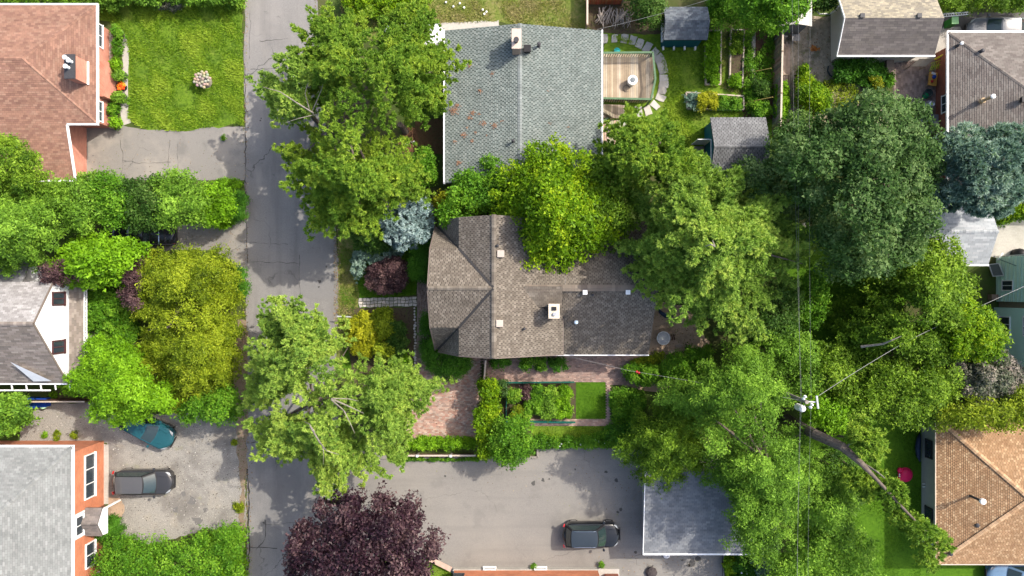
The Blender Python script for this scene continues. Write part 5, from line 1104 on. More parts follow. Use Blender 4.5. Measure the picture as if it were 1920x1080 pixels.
# ================================================================ VEGETATION
LM = {
 'pine': leafmat('pine_needles', (0.05, 0.12, 0.01), (0.15, 0.265, 0.026), (0.3, 0.4, 0.04)),
 'pine2': leafmat('pale_pine_needles', (0.07, 0.15, 0.02), (0.215, 0.345, 0.05), (0.38, 0.48, 0.08)),
 'maple': leafmat('bright_leaves', (0.023, 0.062, 0.001), (0.114, 0.229, 0.004), (0.282, 0.385, 0.01)),
 'green': leafmat('green_leaves', (0.026, 0.089, 0.004), (0.084, 0.21, 0.011), (0.188, 0.345, 0.024)),
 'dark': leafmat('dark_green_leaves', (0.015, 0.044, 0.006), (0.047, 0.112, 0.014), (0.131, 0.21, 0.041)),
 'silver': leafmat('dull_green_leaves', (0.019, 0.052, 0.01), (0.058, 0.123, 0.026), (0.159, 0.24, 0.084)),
 'olive': leafmat('olive_leaves', (0.03, 0.076, 0.004), (0.11, 0.203, 0.012), (0.248, 0.379, 0.032)),
 'mid': leafmat('mid_green_leaves', (0.043, 0.104, 0.01), (0.122, 0.246, 0.021), (0.257, 0.431, 0.045)),
 'yellow': leafmat('yellow_green_cedar', (0.032, 0.062, 0.002), (0.169, 0.235, 0.01), (0.332, 0.394, 0.024)),
 'gold': leafmat('golden_leaves', (0.086, 0.116, 0.004), (0.271, 0.291, 0.009), (0.459, 0.456, 0.028)),
 'blue': leafmat('blue_spruce_needles', (0.059, 0.099, 0.099), (0.198, 0.289, 0.289), (0.47, 0.587, 0.587), .15),
 'blue2': leafmat('blue_green_needles', (0.049, 0.098, 0.068), (0.143, 0.234, 0.182), (0.349, 0.451, 0.364), .2),
 'purple': leafmat('purple_leaves', (0.009, 0.004, 0.008), (0.034, 0.015, 0.023), (0.134, 0.082, 0.082), .15, .4),
 'berry': leafmat('barberry_leaves', (0.017, 0.007, 0.011), (0.082, 0.044, 0.048), (0.184, 0.115, 0.107), .2),
 'lime': leafmat('lime_leaves', (0.055, 0.14, 0.003), (0.137, 0.291, 0.008), (0.237, 0.431, 0.019)),
 'yew': leafmat('yew_needles', (0.016, 0.059, 0.005), (0.053, 0.158, 0.011), (0.099, 0.255, 0.018), .2),
 'lilac': leafmat('seeding_lilac', (0.025, 0.05, 0.013), (0.132, 0.143, 0.099), (0.37, 0.308, 0.271), .2),
 'herb': leafmat('garden_leaves', (0.032, 0.095, 0.007), (0.126, 0.266, 0.017), (0.314, 0.47, 0.049)),
}
ALL_TRI = [0]
def unit(n, r): 
    v = r.normal(size=(n, 3)); return v/np.linalg.norm(v, axis=1)[:,None]
def crown_arrays(poly, ztop, zedge, lobe, style, leaf, dens, seed, flat=.75, centers=None):
    r = np.random.default_rng(seed); poly = [tuple(map(float, p)) for p in poly]
    zm = (ztop+zedge)/2; f = F/(CAM_H-zm); s = lobe*1.3*f
    xs = [p[0] for p in poly]; ys = [p[1] for p in poly]
    pts = []; j = 0; y = min(ys)-s
    while y < max(ys)+s:
        x = min(xs)-s+(s/2 if j % 2 else 0)
        while x < max(xs)+s: pts.append((x, y)); x += s
        y += s*.87; j += 1
    P = np.array(pts)+r.uniform(-.33*s, .33*s, (len(pts), 2)); P = P[in_poly(P, poly)]
    if len(P) == 0: P = np.array([[sum(xs)/len(xs), sum(ys)/len(ys)]])
    d = edge_dist(P, poly); keep = d > .22*s
    P = P[keep] if keep.any() else P; d = d[keep] if keep.any() else d
    # rim lobes follow the traced outline
    rim = []; n = len(poly)
    for i in range(n):
        a = np.array(poly[i]); b = np.array(poly[(i+1) % n]); L = np.hypot(*(b-a)); k = max(1, int(L/(s*.72)))
        for q in range(k):
            pt = a+(b-a)*((q+r.uniform(.2,.8))/k); nrm = np.array([-(b-a)[1], (b-a)[0]])/max(L,1e-6)
            if r.random() < .22: continue
            for sg in (1,-1):
                t = pt+nrm*sg*s*r.uniform(.12,.55)
                if in_poly(t[None], poly)[0]: rim.append(t); break
    if rim: R = np.array(rim); P = np.vstack([P, R]); d = np.concatenate([d, edge_dist(R, poly)])
    D = max(d.max(), s*.6); q = np.clip(d/D, 0, 1); z = zedge+(ztop-zedge)*np.sqrt(1-(1-q)**2)
    if centers is not None:            # conifer: boughs radiating from the leaders, gaps between them
        cs = np.array(centers, float); tips = []
        for i in range(n):
            a = np.array(poly[i]); b = np.array(poly[(i+1) % n]); L = np.hypot(*(b-a)); kk = max(1, int(L/(s*.8)))
            for t in range(kk): tips.append((a+(b-a)*((t+r.uniform(.1,.9))/kk), 1.0))
        for sc_ in (.78, .6, .42, .24):
            for tp, _ in list(tips[:]):
                if _ == 1.0 and r.random() < (sc_*.8+.05): tips.append((tp, sc_*r.uniform(.85,1.12)))
        bp=[];bz=[];br=[];bc=[]
        for tp, sc_ in tips:
            c0 = cs[np.argmin(np.hypot(*(cs-tp).T))]; v = tp-c0; R0 = np.hypot(*v)
            if R0 < 4: continue
            u = v/R0; sd = np.array([-u[1], u[0]]); R1 = R0*sc_; bend = r.uniform(-.12,.12); zt_ = zedge+(ztop-zedge)*(1-(sc_*.98)**1.6)+r.uniform(-1.1,.5)*lobe; z0_ = zt_+r.uniform(-.4,.8); hue = r.random()
            step = lobe*f*.62; k0 = max(1, int(R1*(.85 if sc_ > .5 else 1)/step))
            for j_ in range(k0+1):
                g_ = R1-j_*step
                if g_ < 0: break
                fr = g_/R1; wid = lobe*(.42+.75*min(1, j_/3.))*r.uniform(.75,1.15)
                pt = c0+u*g_+sd*(bend*R1*math.sin(fr*3.1)+r.normal()*lobe*f*.3*(min(j_,3)*.4+.15))
                if r.random() > .18+g_/(3.4*s)+(.35 if j_ < 3 else 0): continue
                if not in_poly(pt[None]*.97+c0[None]*.03, poly)[0]: continue
                bp.append(pt); bz.append(z0_+(zt_-z0_)*fr+.25*lobe*math.sin(fr*3)+r.normal()*.12); br.append(wid*.72); bc.append(hue)
        G = np.stack(np.meshgrid(np.arange(min(xs), max(xs), s*.55), np.arange(min(ys), max(ys), s*.55)), -1).reshape(-1, 2)
        G = G+r.uniform(-.3*s, .3*s, G.shape); G = G[in_poly(G, poly)]; B_ = np.array(bp)
        for g2 in G:                       # fill inner stretches no bough reached, leaving some see-through gaps
            if np.hypot(*(np.array(bp)-g2).T).min() > lobe*f*.95 and r.random() < .86:
                dc = np.hypot(*(cs-g2).T).min(); bp.append(g2); bz.append(zedge+(ztop-zedge)*max(.25, 1-dc/(9*s))+r.uniform(-1.2,.6)*lobe); br.append(lobe*r.uniform(.6,.95)); bc.append(r.random())
        P = np.array(bp); z = np.array(bz); d = edge_dist(P, poly)
    if centers is None: z += r.uniform(-1.3, .9, len(z))*lobe
    rad = np.minimum(lobe*r.uniform(.6, 1.35, len(d)), d/f*1.25+lobe*.3); rad = np.maximum(rad, lobe*.35)
    if centers is not None: rad = np.array(br)
    k = (CAM_H-z)/F; C = np.stack([(P[:,0]-960)*k, (540-P[:,1])*k, z], 1)
    # lower layer fills the inside of the crown
    low = r.random(len(C)) < (.55 if centers is None else .06); C2 = C[low].copy(); C2[:,2] -= lobe*r.uniform(1.3, 2.6, low.sum()); C2 = C2[C2[:,2] > lobe*.5]
    rad2 = np.full(len(C2), lobe*.85); 
    lt = r.random(len(C)) if centers is None else np.array(bc); ctr = C.mean(0)
    out = [(C, rad, lt, 1.0), (C2, rad2, r.random(len(C2)), .5)]
    AC=[];AD=[];AT=[]
    sub = {'pine': .25, 'leaf': .36, 'spruce': .26, 'fine': .33, 'herb': .19}.get(style, .3)
    sub = min(sub, lobe*.6)
    for (c, rr, t, w) in out:
        m = np.maximum(3, (2.3*(rr/sub)**2*w*3.3).astype(int)); idx = np.repeat(np.arange(len(c)), m)
        dr = unit(len(idx), r); dr[:,2] = np.abs(dr[:,2])*np.where(r.random(len(idx)) < .82, 1, -.5)
        rd = rr[idx]*r.uniform(.72, 1.06, len(idx)); off = dr*rd[:,None]*np.array([1,1,flat])
        if style == 'pine':                       # boughs stretch outwards from the trunk
            hv = c[idx]-(ctr if centers is None else np.array([W(*cs[np.argmin(np.hypot(*(cs-np.array([q0, q1])).T))], z=zm)[:] for q0, q1 in P[:len(c)]])[idx] if len(c) == len(P) else ctr); hv[:,2] = 0; hv /= np.maximum(np.linalg.norm(hv, axis=1)[:,None], 1e-6); al = (off*hv).sum(1)[:,None]; off = off*np.array([.78,.78,.9])+hv*al*.72
        p = c[idx]+off
        AC.append(p); AD.append(dr); AT.append(t[idx])
    S = np.vstack(AC); SD = np.vstack(AD); ST_ = np.concatenate(AT)
    nleaf = {'pine': 21, 'leaf': 13, 'spruce': 20, 'fine': 20, 'herb': 9}[style]; nleaf = max(3, int(nleaf*dens))
    st = r.random(len(S)); idx = np.repeat(np.arange(len(S)), nleaf); N = len(idx)
    tint = np.clip(.02+.42*ST_[idx]+.28*st[idx]+.36*r.random(N)-.05, 0, 1)
    if style in ('pine', 'spruce'):
        out_ = C.mean(0); rad_dir = S-np.array([ctr[0], ctr[1], 0]); rad_dir[:,2] = 0; rad_dir /= np.maximum(np.linalg.norm(rad_dir, axis=1)[:,None], 1e-6)
        dirv = unit(N, r)*1.0+SD[idx]*.5+rad_dir[idx]*.55+np.array([0,0,.25]); dirv /= np.linalg.norm(dirv, axis=1)[:,None]
        base = S[idx]+unit(N, r)*sub*.34*r.random((N,1)); L = leaf*r.uniform(.7, 1.3, (N,1)); side = np.cross(dirv, np.array([0,0,1.])+unit(N, r)*.7); side /= np.maximum(np.linalg.norm(side, axis=1)[:,None], 1e-6)
        wv = side*L*.21
        V = np.stack([base-wv, base+wv, base+dirv*L], 1).reshape(-1, 3); kk = 3; ALL_TRI[0] += N
    else:
        g = r.normal(size=(N, 3))*sub*np.array([.46,.46,.3]); c = S[idx]+g
        nm = SD[idx]*.5+np.array([0,0,.55])+unit(N, r)*.75; nm /= np.linalg.norm(nm, axis=1)[:,None]
        t = np.cross(nm, unit(N, r)); t /= np.maximum(np.linalg.norm(t, axis=1)[:,None], 1e-6); b = np.cross(nm, t)
        L = leaf*r.uniform(.45, 1.35, (N,1)); w = L*r.uniform(.45, .75, (N,1)) if style != 'fine' else L*r.uniform(.3,.5,(N,1))
        w = w*1.1; V = np.stack([c-t*L*.42-b*w*.5, c-t*L*.36+b*w*.5, c+t*L*.6], 1).reshape(-1, 3); kk = 3; ALL_TRI[0] += N
    return V, kk, tint, C
def plant(name, label, cat, poly, ztop, zedge, lobe, style, pal, leaf=.15, dens=1.0, seed=1, trunk=None, r0=.16, limbs=0, group=None, bark=None, limbpaths=(), stemname='trunk', centers=None):
    V, k, tint, C = crown_arrays(poly, ztop, zedge, lobe, style, leaf, dens, seed, centers=centers)
    #DBG
    c = C.mean(0); tx, ty = (W(*trunk).x, W(*trunk).y) if trunk else (c[0], c[1])
    t = thing(name, label, cat, (tx, ty, 0), 0, group); rgx = random.Random(seed)
    if ztop > .8:
        b = MB(); zt = ztop*.8; top = Vector((tx*.35+c[0]*.65, ty*.35+c[1]*.65, zt)); m1 = Vector((tx, ty, 0)).lerp(top, .5)+Vector((rgx.uniform(-.15,.15), rgx.uniform(-.15,.15), 0))
        b.tube([(tx,ty,-.05), m1, top], [r0, r0*.75, r0*.3], 8)
        if limbs:
            for i in rgx.sample(range(len(C)), min(limbs, len(C))):
                e = Vector(C[i]); s = Vector((tx, ty, 0)).lerp(top, rgx.uniform(.45, .95)); m = s.lerp(e, .55)+Vector((0,0,-.2+rgx.uniform(-.3,.2)))
                b.tube([s, m, e], [r0*.35, r0*.22, r0*.08], 6, cap=False)
        b.build(stemname, bark or M_bark, t)
    for (pts, ra) in limbpaths:
        b = MB(); P = [W(*q) for q in pts]; b.tube(P, [ra*.68*(1-.75*i/(len(P)-1)) for i in range(len(P))], 6); b.build('branch', M_barkpale, t)
    raw_mesh('crown' if ztop > 2.4 else 'foliage', V, k, LM[pal], t, tint, t.location, kind=None)
    return t
T = plant
# --- the pines
PG = None
T('pine_tree','tall bright green pine spreading over the upper road','tree',[(593, 6), (623, 14), (700, 24), (762, 19), (803, 1), (809, 24), (799, 55), (793, 88), (839, 80), (875, 117), (850, 148), (836, 199), (803, 235), (772, 220), (757, 251), (767, 282), (793, 323), (816, 354), (793, 374), (736, 379), (740, 426), (700, 442), (659, 438), (597, 442), (572, 446), (597, 405), (572, 374), (541, 354), (520, 333), (556, 302), (515, 284), (556, 256), (587, 225), (566, 168), (541, 148), (546, 106), (551, 55)],11.0,5.5,.85,'pine','pine',.19,1.05,1,centers=[(650, 120), (735, 130), (660, 330)],trunk=(640,250),r0=.3,limbs=18)
T('pine_tree','sparse grey limbed pine leaning out across the upper road','tree',[(466,128),(490,135),(520,150),(545,175),(565,160),(590,190),(590,225),(560,228),(530,240),(508,235),(505,195),(490,165),(468,150)],7.5,6,.55,'pine','pine2',.19,.55,2,centers=[(578, 205)],trunk=(600,235),r0=.18,limbs=4,limbpaths=[([(588,212,8),(560,195,8.6),(525,172,8.9),(493,163,9.0)],.09),([(580,205,8),(572,175,8.6),(578,155,8.8)],.06),([(590,215,7.8),(560,222,8.3),(535,230,8.2)],.05),([(585,210,8),(602,170,8.6),(608,150,8.7)],.05)])
T('pine_tree','upper small pine sprays on the road side of the tall pine','tree',[(522,105),(545,100),(572,125),(575,150),(560,160),(535,148),(520,125)],8.2,7,.5,'pine','pine2',.19,.7,3,trunk=(598,150),r0=.1)
T('pine_tree','broad pale green pine with bare limbs over the lower road and driveway','tree',[(505,560),(530,562),(560,570),(575,560),(600,590),(640,630),(665,650),(690,685),(720,668),(760,690),(800,698),(828,722),(800,750),(770,770),(760,830),(755,870),(735,892),(705,885),(670,912),(640,925),(600,935),(592,905),(600,870),(590,830),(565,815),(565,850),(545,860),(525,840),(480,868),(478,850),(495,820),(460,800),(448,785),(470,740),(462,715),(470,690),(460,680),(480,650),(462,625),(500,605),(480,590)],9.5,5.0,.8,'pine','pine2',.19,1.0,4,centers=[(570, 680), (700, 740), (610, 800)],trunk=(600,745),r0=.28,limbs=16,
  limbpaths=[([(622,748,12),(650,760,10.4),(682,775,10.5)],.09),([(622,750,12),(645,770,10.4),(655,790,10.5),(665,812,10.4)],.07),([(582,800,11),(600,830,12),(612,845,10.1),(635,852,9.9)],.08),([(605,835,9.9),(607,850,9.9),(606,870,12)],.05),([(590,810,11.5),(580,795,11.5),(570,790,11)],.05),([(625,747,12),(655,748,10.4),(672,752,10.4)],.06)])
T('pine_tree','big light green pine covering the right end of the brown roof','tree',[(1188, 377), (1215, 317), (1242, 285), (1302, 296), (1346, 323), (1389, 312), (1444, 350), (1482, 367), (1509, 394), (1504, 437), (1536, 459), (1509, 481), (1498, 514), (1471, 546), (1444, 568), (1422, 623), (1406, 644), (1356, 612), (1335, 628), (1291, 612), (1247, 585), (1226, 557), (1198, 552), (1193, 525), (1171, 503), (1209, 481), (1155, 470), (1182, 443), (1209, 454), (1237, 426), (1204, 399)],13.0,6.5,.85,'pine','pine2',.19,1.0,5,centers=[(1330, 450)],trunk=(1340,470),r0=.3,limbs=16,limbpaths=[([(1340,462,14),(1333,458,14.2),(1322,462,13.9)],.08),([(1340,462,14),(1336,450,14.2)],.07)])
T('pine_tree','smaller pine touching the lower corner of the grey green roof','tree',[(1113, 260), (1140, 231), (1167, 242), (1177, 193), (1199, 209), (1204, 236), (1253, 209), (1248, 247), (1275, 263), (1307, 285), (1329, 312), (1339, 344), (1296, 355), (1253, 344), (1199, 366), (1156, 366), (1145, 323), (1102, 312), (1134, 290)],10.5,5.5,.7,'pine','pine',.19,1.05,6,centers=[(1200, 290), (1260, 300)],trunk=(1215,290),r0=.2,limbs=8)
T('pine_tree','tufted pine bough above the leaning trunk over the shaded side lawn','tree',[(1590,800),(1620,785),(1645,800),(1662,832),(1650,862),(1622,850),(1600,832)],9.5,8.4,.45,'pine','pine',.19,1.0,7,trunk=(1520,800),r0=.15)
T('pine_tree','tufted pine bough below the leaning trunk beside the pink sandbox','tree',[(1600,880),(1640,872),(1672,915),(1655,932),(1612,925),(1588,905)],8.0,7.0,.45,'pine','pine',.19,1.0,9,trunk=(1530,860),r0=.12)
lt = T('pine_tree','leaning pine trunk slanting toward the tan roof with clumps of needles along it','tree',[(1660,920),(1680,905),(1700,915),(1695,940),(1680,950),(1700,970),(1725,975),(1760,990),(1785,1020),(1765,1030),(1755,1065),(1730,1060),(1725,1010),(1690,985),(1665,950)],9.0,6.5,.5,'pine','pine',.19,1.1,8,trunk=(1560,850),r0=.1)
b = MB(); b.tube([W(1476,785,0),W(1500,800,4.5),W(1530,815,7.2),W(1580,838,8.8),W(1614,868,9.6),W(1640,895,9.4),W(1668,925,8.9),W(1700,960,8.9),W(1740,1000,8.6)], [.36,.36,.33,.29,.19,.11,.1,.08,.05], 12); b.build('leaning_trunk', M_bark, lt)
b = MB(); b.tube([W(1610,855,8),W(1625,845,8.6),W(1645,848,8.8)], [.07,.05,.03], 6); b.tube([W(1620,870,8.3),W(1645,885,9.2),W(1660,897,9.6)], [.08,.05,.02], 6); b.tube([W(1585,840,7),W(1600,825,8),W(1612,822,8.4)], [.07,.05,.03], 6); b.build('branch', M_barkpale, lt)
# --- broadleaf giants
T('maple_tree','bright yellow green maple with pointed shoots over the brown roof','tree',[(931, 327), (983, 296), (998, 260), (1014, 286), (1040, 257), (1052, 291), (1087, 286), (1113, 312), (1134, 348), (1154, 385), (1144, 421), (1165, 452), (1123, 468), (1102, 483), (1061, 494), (1056, 517), (1019, 509), (1009, 483), (983, 499), (988, 463), (957, 442), (931, 421), (926, 379)],10.0,6.0,.62,'leaf','maple',.2,1.15,11,centers=[(1042, 395)],trunk=(1040,395),r0=.25,limbs=10)
T('maple_tree','large dark green maple with silvery leaf tops beyond the fence','tree',[(1600,200),(1640,180),(1700,190),(1740,215),(1760,260),(1755,320),(1745,370),(1755,400),(1735,440),(1715,480),(1680,500),(1640,515),(1600,520),(1560,500),(1545,460),(1550,410),(1520,390),(1500,350),(1470,320),(1460,280),(1480,240),(1530,235),(1560,215)],12.0,6.0,1.0,'leaf','silver',.21,1.1,12,trunk=(1610,360),r0=.32,limbs=10)
T('maple_tree','deep purple leaved maple at the bottom beside the asphalt lot','tree',[(600,935),(640,940),(672,930),(670,960),(690,945),(715,928),(745,950),(760,940),(780,965),(785,990),(822,1010),(815,1035),(795,1050),(800,1120),(560,1120),(540,1050),(552,1000),(575,975),(605,985),(595,955)],8.5,5.5,.75,'leaf','purple',.2,1.25,13,trunk=(690,1050),r0=.28,limbs=6)
T('elm_tree','huge fine leaved green tree hanging over the slate garage','tree',[(1330,660),(1370,640),(1430,640),(1480,660),(1500,700),(1498,740),(1515,790),(1530,830),(1540,860),(1530,890),(1560,905),(1580,930),(1555,960),(1520,945),(1490,950),(1500,990),(1470,1020),(1440,1065),(1400,1050),(1365,1030),(1360,1000),(1375,970),(1355,950),(1375,920),(1345,905),(1320,900),(1335,860),(1300,830),(1290,790),(1270,760),(1230,750),(1290,720),(1310,690)],11.0,5.0,.9,'fine','mid',.17,1.1,14,centers=[(1400, 740), (1440, 880)],trunk=(1400,850),r0=.34,limbs=12)
T('spruce_tree','dark shaded conifer between the vegetable garden and slate garage','tree',[(1215,765),(1260,735),(1300,760),(1330,820),(1335,880),(1300,895),(1270,905),(1245,930),(1215,920),(1195,895),(1170,870),(1160,840),(1180,810)],6.5,3.2,.7,'fine','olive',.17,1.1,15,centers=[(1250, 830)],trunk=(1250,840),r0=.2,limbs=4)
T('oak_tree','wide olive green tree in front of the mint green house','tree',[(1740,450),(1780,440),(1805,460),(1800,500),(1835,530),(1825,560),(1850,590),(1885,620),(1885,650),(1850,670),(1800,680),(1740,690),(1690,680),(1650,650),(1600,660),(1570,640),(1600,600),(1610,560),(1640,530),(1680,520),(1700,480)],8.5,4.5,.75,'leaf','olive',.19,1.1,16,centers=[(1740, 560), (1700, 620)],trunk=(1700,610),r0=.26,limbs=8,limbpaths=[([(1615,650,7.6),(1655,645,8.6),(1672,638,9.2),(1690,630,9.4)],.13)])
T('lime_tree','fresh yellow green tree nearest the mint green house windows','tree',[(1760,620),(1800,560),(1840,575),(1870,610),(1890,640),(1880,665),(1840,672),(1790,668)],7.2,5.2,.5,'leaf','maple',.18,.9,17,trunk=(1815,640),r0=.16)
T('blue_spruce_tree','wide silvery blue spruce at the right edge of the frame','tree',[(1762,260),(1800,240),(1835,250),(1870,240),(1935,236),(1935,350),(1920,370),(1890,385),(1880,400),(1840,398),(1800,385),(1770,395),(1750,370),(1770,330),(1755,300)],8.5,4.0,.7,'spruce','blue2',.24,1.0,18,trunk=(1850,320),r0=.24,limbs=4)
T('blue_spruce_tree','round silver blue dwarf spruce beside the brown house','shrub',[(722,385),(745,370),(775,368),(800,378),(812,400),(812,430),(800,452),(775,465),(745,462),(722,445),(714,415)],4.4,1.6,.42,'spruce','blue',.17,1.25,19,trunk=(768,418),r0=.12)
T('cherry_tree','dark green tree between the two central roofs','tree',[(845,365),(860,330),(895,320),(915,295),(935,305),(945,340),(930,380),(900,400),(870,425),(835,425),(825,395),(850,380)],4.8,3.0,.6,'leaf','green',.19,1.0,20,trunk=(890,370),r0=.16,limbs=4)
T('cherry_tree','shadowed tree squeezed between maple and big pine above the brown roof','tree',[(1085,300),(1130,290),(1160,340),(1210,370),(1195,420),(1150,450),(1110,440),(1080,380)],6.5,4.0,.6,'leaf','olive',.18,1.0,21,trunk=(1140,370),r0=.16,limbs=4)
T('ash_tree','dark green tree crown below the larger teal shed','tree',[(1330,320),(1370,310),(1420,300),(1455,320),(1475,350),(1490,390),(1480,430),(1440,400),(1400,370),(1350,350)],7.0,4.0,.7,'leaf','silver',.19,1.0,22,trunk=(1420,360),r0=.18,limbs=4)
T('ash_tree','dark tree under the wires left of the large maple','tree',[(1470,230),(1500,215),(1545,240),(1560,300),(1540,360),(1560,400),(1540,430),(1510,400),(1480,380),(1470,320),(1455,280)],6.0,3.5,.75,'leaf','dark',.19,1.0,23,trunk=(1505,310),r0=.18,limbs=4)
T('maple_tree','bright maple crown reaching in from the top edge near the pale metal shed','tree',[(1375,-60),(1515,-60),(1522,5),(1500,25),(1480,40),(1455,38),(1430,30),(1400,20),(1380,10)],6.5,4.5,.65,'leaf','green',.2,1.1,24,trunk=(1440,-20),r0=.2)
T('garden_tree','yellow green cedar clump filling the plot left of the road','tree',[(264, 484), (297, 471), (340, 462), (383, 471), (416, 468), (446, 500), (453, 560), (453, 624), (448, 689), (432, 732), (394, 749), (340, 776), (308, 749), (286, 711), (259, 700), (256, 657), (275, 624), (243, 592), (256, 560), (237, 516)],6.5,2.8,.6,'fine','yellow',.17,1.25,25,centers=[(340, 545), (360, 650)],trunk=(345,610),r0=.2,limbs=6)
T('locust_tree','light green feathery tree over the teal car','tree',[(160,640),(200,625),(240,640),(265,680),(290,720),(330,745),(322,768),(290,778),(262,782),(240,806),(215,795),(165,780),(190,750),(140,725),(120,712),(155,690)],6.5,4.0,.6,'fine','lime',.2,1.1,26,centers=[(225, 710), (270, 750)],trunk=(230,715),r0=.18,limbs=5)
T('hedge_shrub','rounded bright green bushes between cedar clump and gravel','shrub',[(330,770),(370,740),(420,725),(440,740),(450,770),(430,795),(390,785),(350,790)],3.5,1.5,.55,'leaf','green',.16,1.0,27,trunk=(390,765),r0=.1)
T('locust_tree','large leaved vine tree above the white cottage window','tree',[(100,480),(140,450),(180,440),(230,450),(280,465),(260,490),(250,510),(200,535),(150,540),(110,530),(80,515)],6.0,3.5,.55,'leaf','lime',.24,.95,28,centers=[(170, 490)],trunk=(180,490),r0=.16,limbs=4)
T('willow_tree','soft green tree at the left edge above the white cottage','tree',[(-60,345),(40,345),(80,350),(120,380),(115,440),(75,500),(40,500),(0,520),(-60,520)],9.0,5.0,.7,'fine','mid',.18,1.1,29,centers=[(20, 430)],trunk=(20,430),r0=.24,limbs=6)
T('oak_tree','green tree over the lower corner of the reddish brown roof','tree',[(-60,250),(5,255),(40,280),(65,300),(65,340),(30,350),(-60,360)],8.0,5.0,.7,'fine','olive',.18,1.1,30,trunk=(15,305),r0=.22,limbs=4)
# hedge row along the upper driveway
for i, (poly, lab, pal, zt) in enumerate([
  ([(80,350),(130,338),(175,325),(190,350),(195,400),(160,430),(120,440),(95,400)],'leftmost tall shrub of the row below the grey driveway','mid',5.0),
  ([(165,335),(200,322),(235,335),(250,370),(245,410),(210,425),(180,400)],'second shrub from the left in the row below the grey driveway','green',4.5),
  ([(225,345),(262,330),(300,340),(310,380),(290,425),(250,430),(230,400)],'dark gapped shrub over the black pickup truck','dark',4.5),
  ([(290,335),(325,320),(362,330),(378,365),(375,410),(330,420),(300,425),(285,385)],'tallest round shrub right above the black pickup truck','mid',5.0),
  ([(362,360),(395,348),(425,355),(435,385),(425,415),(395,422),(370,410)],'bright low shrub near the road end of the row','lime',2.6)]):
    T('hedge_shrub',lab,'shrub',poly,zt,zt*.5,.55,'leaf',pal,.17,1.0,40+i,r0=.1,limbs=3,group='shrubs in the row below the grey driveway')
T('yew_shrub','small dark clipped bush at the road end of the shrub row','shrub',[(428,370),(450,358),(458,375),(457,405),(435,412),(425,395)],1.6,.5,.35,'fine','yew',.11,1.3,46)
T('grass_clump','spiky yellow green grass clump near the road end of the shrub row','plant',[(405,385),(425,380),(435,400),(420,418),(402,410)],1.3,.5,.3,'pine','lime',.4,.5,47)
T('weed_patch','ragged green weeds at the driveway mouth by the road','plant',[(400,342),(425,335),(450,338),(452,348),(420,352)],.5,.1,.25,'herb','lime',.11,.8,48)
T('yew_shrub','dark clipped hedge ball beside the road below the second driveway','shrub',[(430,505),(450,500),(459,520),(458,550),(440,560),(430,535)],2.0,.6,.4,'fine','yew',.12,1.2,49)
T('smoke_bush','reddish purple bush tucked between vine tree and cedar clump','shrub',[(235,490),(262,482),(268,510),(258,545),(275,570),(250,580),(225,560),(235,525)],3.8,2,.45,'leaf','berry',.14,.9,50)
T('smoke_bush','dark purple shrub at the corner of the white cottage roof','shrub',[(78,500),(110,488),(150,500),(150,520),(110,535),(80,525)],5.2,3.8,.4,'leaf','berry',.14,.9,51)
T('fern_patch','shaded fern green ground shrubs between the white cottage and cedar clump','shrub',[(160,550),(190,545),(225,545),(250,575),(265,610),(250,640),(200,625),(175,618),(155,615)],1.6,.6,.45,'herb','green',.17,1.1,52)
T('garden_shrub','low green bush below the timber steps','shrub',[(155,640),(190,632),(215,640),(200,662),(160,660)],1.8,.8,.4,'leaf','green',.15,1.0,53)
T('garden_shrub','round leafy bush at the left edge above the orange brick house','shrub',[(-40,745),(20,742),(50,750),(55,775),(42,800),(20,812),(-40,800)],3.6,1.6,.5,'leaf','mid',.19,1.0,54,r0=.1)
T('garden_shrub','pale feathery shrub at the foot of the white cottage fence','shrub',[(112,715),(150,705),(185,712),(180,735),(140,740),(118,732)],2.8,1.2,.4,'fine','lime',.18,.9,55,r0=.08)
T('hedge_shrub','wide green hedge at the bottom left beside the orange brick house','hedge',[(205,1015),(260,1010),(290,1022),(330,1020),(380,1000),(420,992),(448,995),(452,1110),(175,1110),(180,1050)],3.4,1.8,.6,'leaf','green',.15,1.2,56,r0=.1,limbs=4)
T('hedge_shrub','square clipped hedge end beside the lower road edge','hedge',[(395,1000),(448,994),(452,1110),(400,1110)],2.2,1.2,.5,'fine','lime',.14,1.1,57,r0=.08)
T('juniper_shrub','small dark green bush under the gabled door hood','shrub',[(185,985),(205,972),(225,980),(222,1000),(200,1014),(180,1012)],1.5,.6,.35,'fine','yew',.11,1.4,58)
T('hedge_shrub','hedge strip along the very top left corner','hedge',[(-30,-30),(130,-30),(130,6),(-30,8)],2.5,1.5,.5,'leaf','green',.15,1.0,59,r0=.08)
# front garden
T('yew_shrub','tall dark green clipped hedge left of the brown gable','hedge',[(772,455),(800,440),(815,432),(812,470),(808,520),(795,525),(772,518)],1.9,.9,.42,'fine','yew',.11,1.5,60)
T('yew_shrub','dark green clipped hedge curling round the lower brown roof corner','hedge',[(795,580),(806,590),(812,625),(825,662),(880,672),(882,690),(860,706),(830,708),(805,695),(792,660),(790,620)],1.5,.8,.42,'fine','yew',.11,1.5,61)
T('barberry_shrub','purple brown barberry on the front lawn','shrub',[(690,505),(715,488),(745,485),(765,500),(762,525),(745,545),(715,548),(690,535)],1.8,.6,.35,'herb','berry',.14,1.5,62)
T('juniper_shrub','blue green juniper shadowed above the purple barberry','shrub',[(672,455),(700,430),(730,455),(755,465),(750,480),(710,485),(680,500),(670,530),(660,500)],1.4,.5,.4,'spruce','blue2',.14,.8,63)
T('fir_shrub','dark shaded evergreen under the pine tip beside the dwarf spruce','shrub',[(655,430),(690,420),(725,435),(730,460),(700,475),(670,465)],2.6,1.0,.45,'leaf','dark',.15,1.0,64,r0=.08)
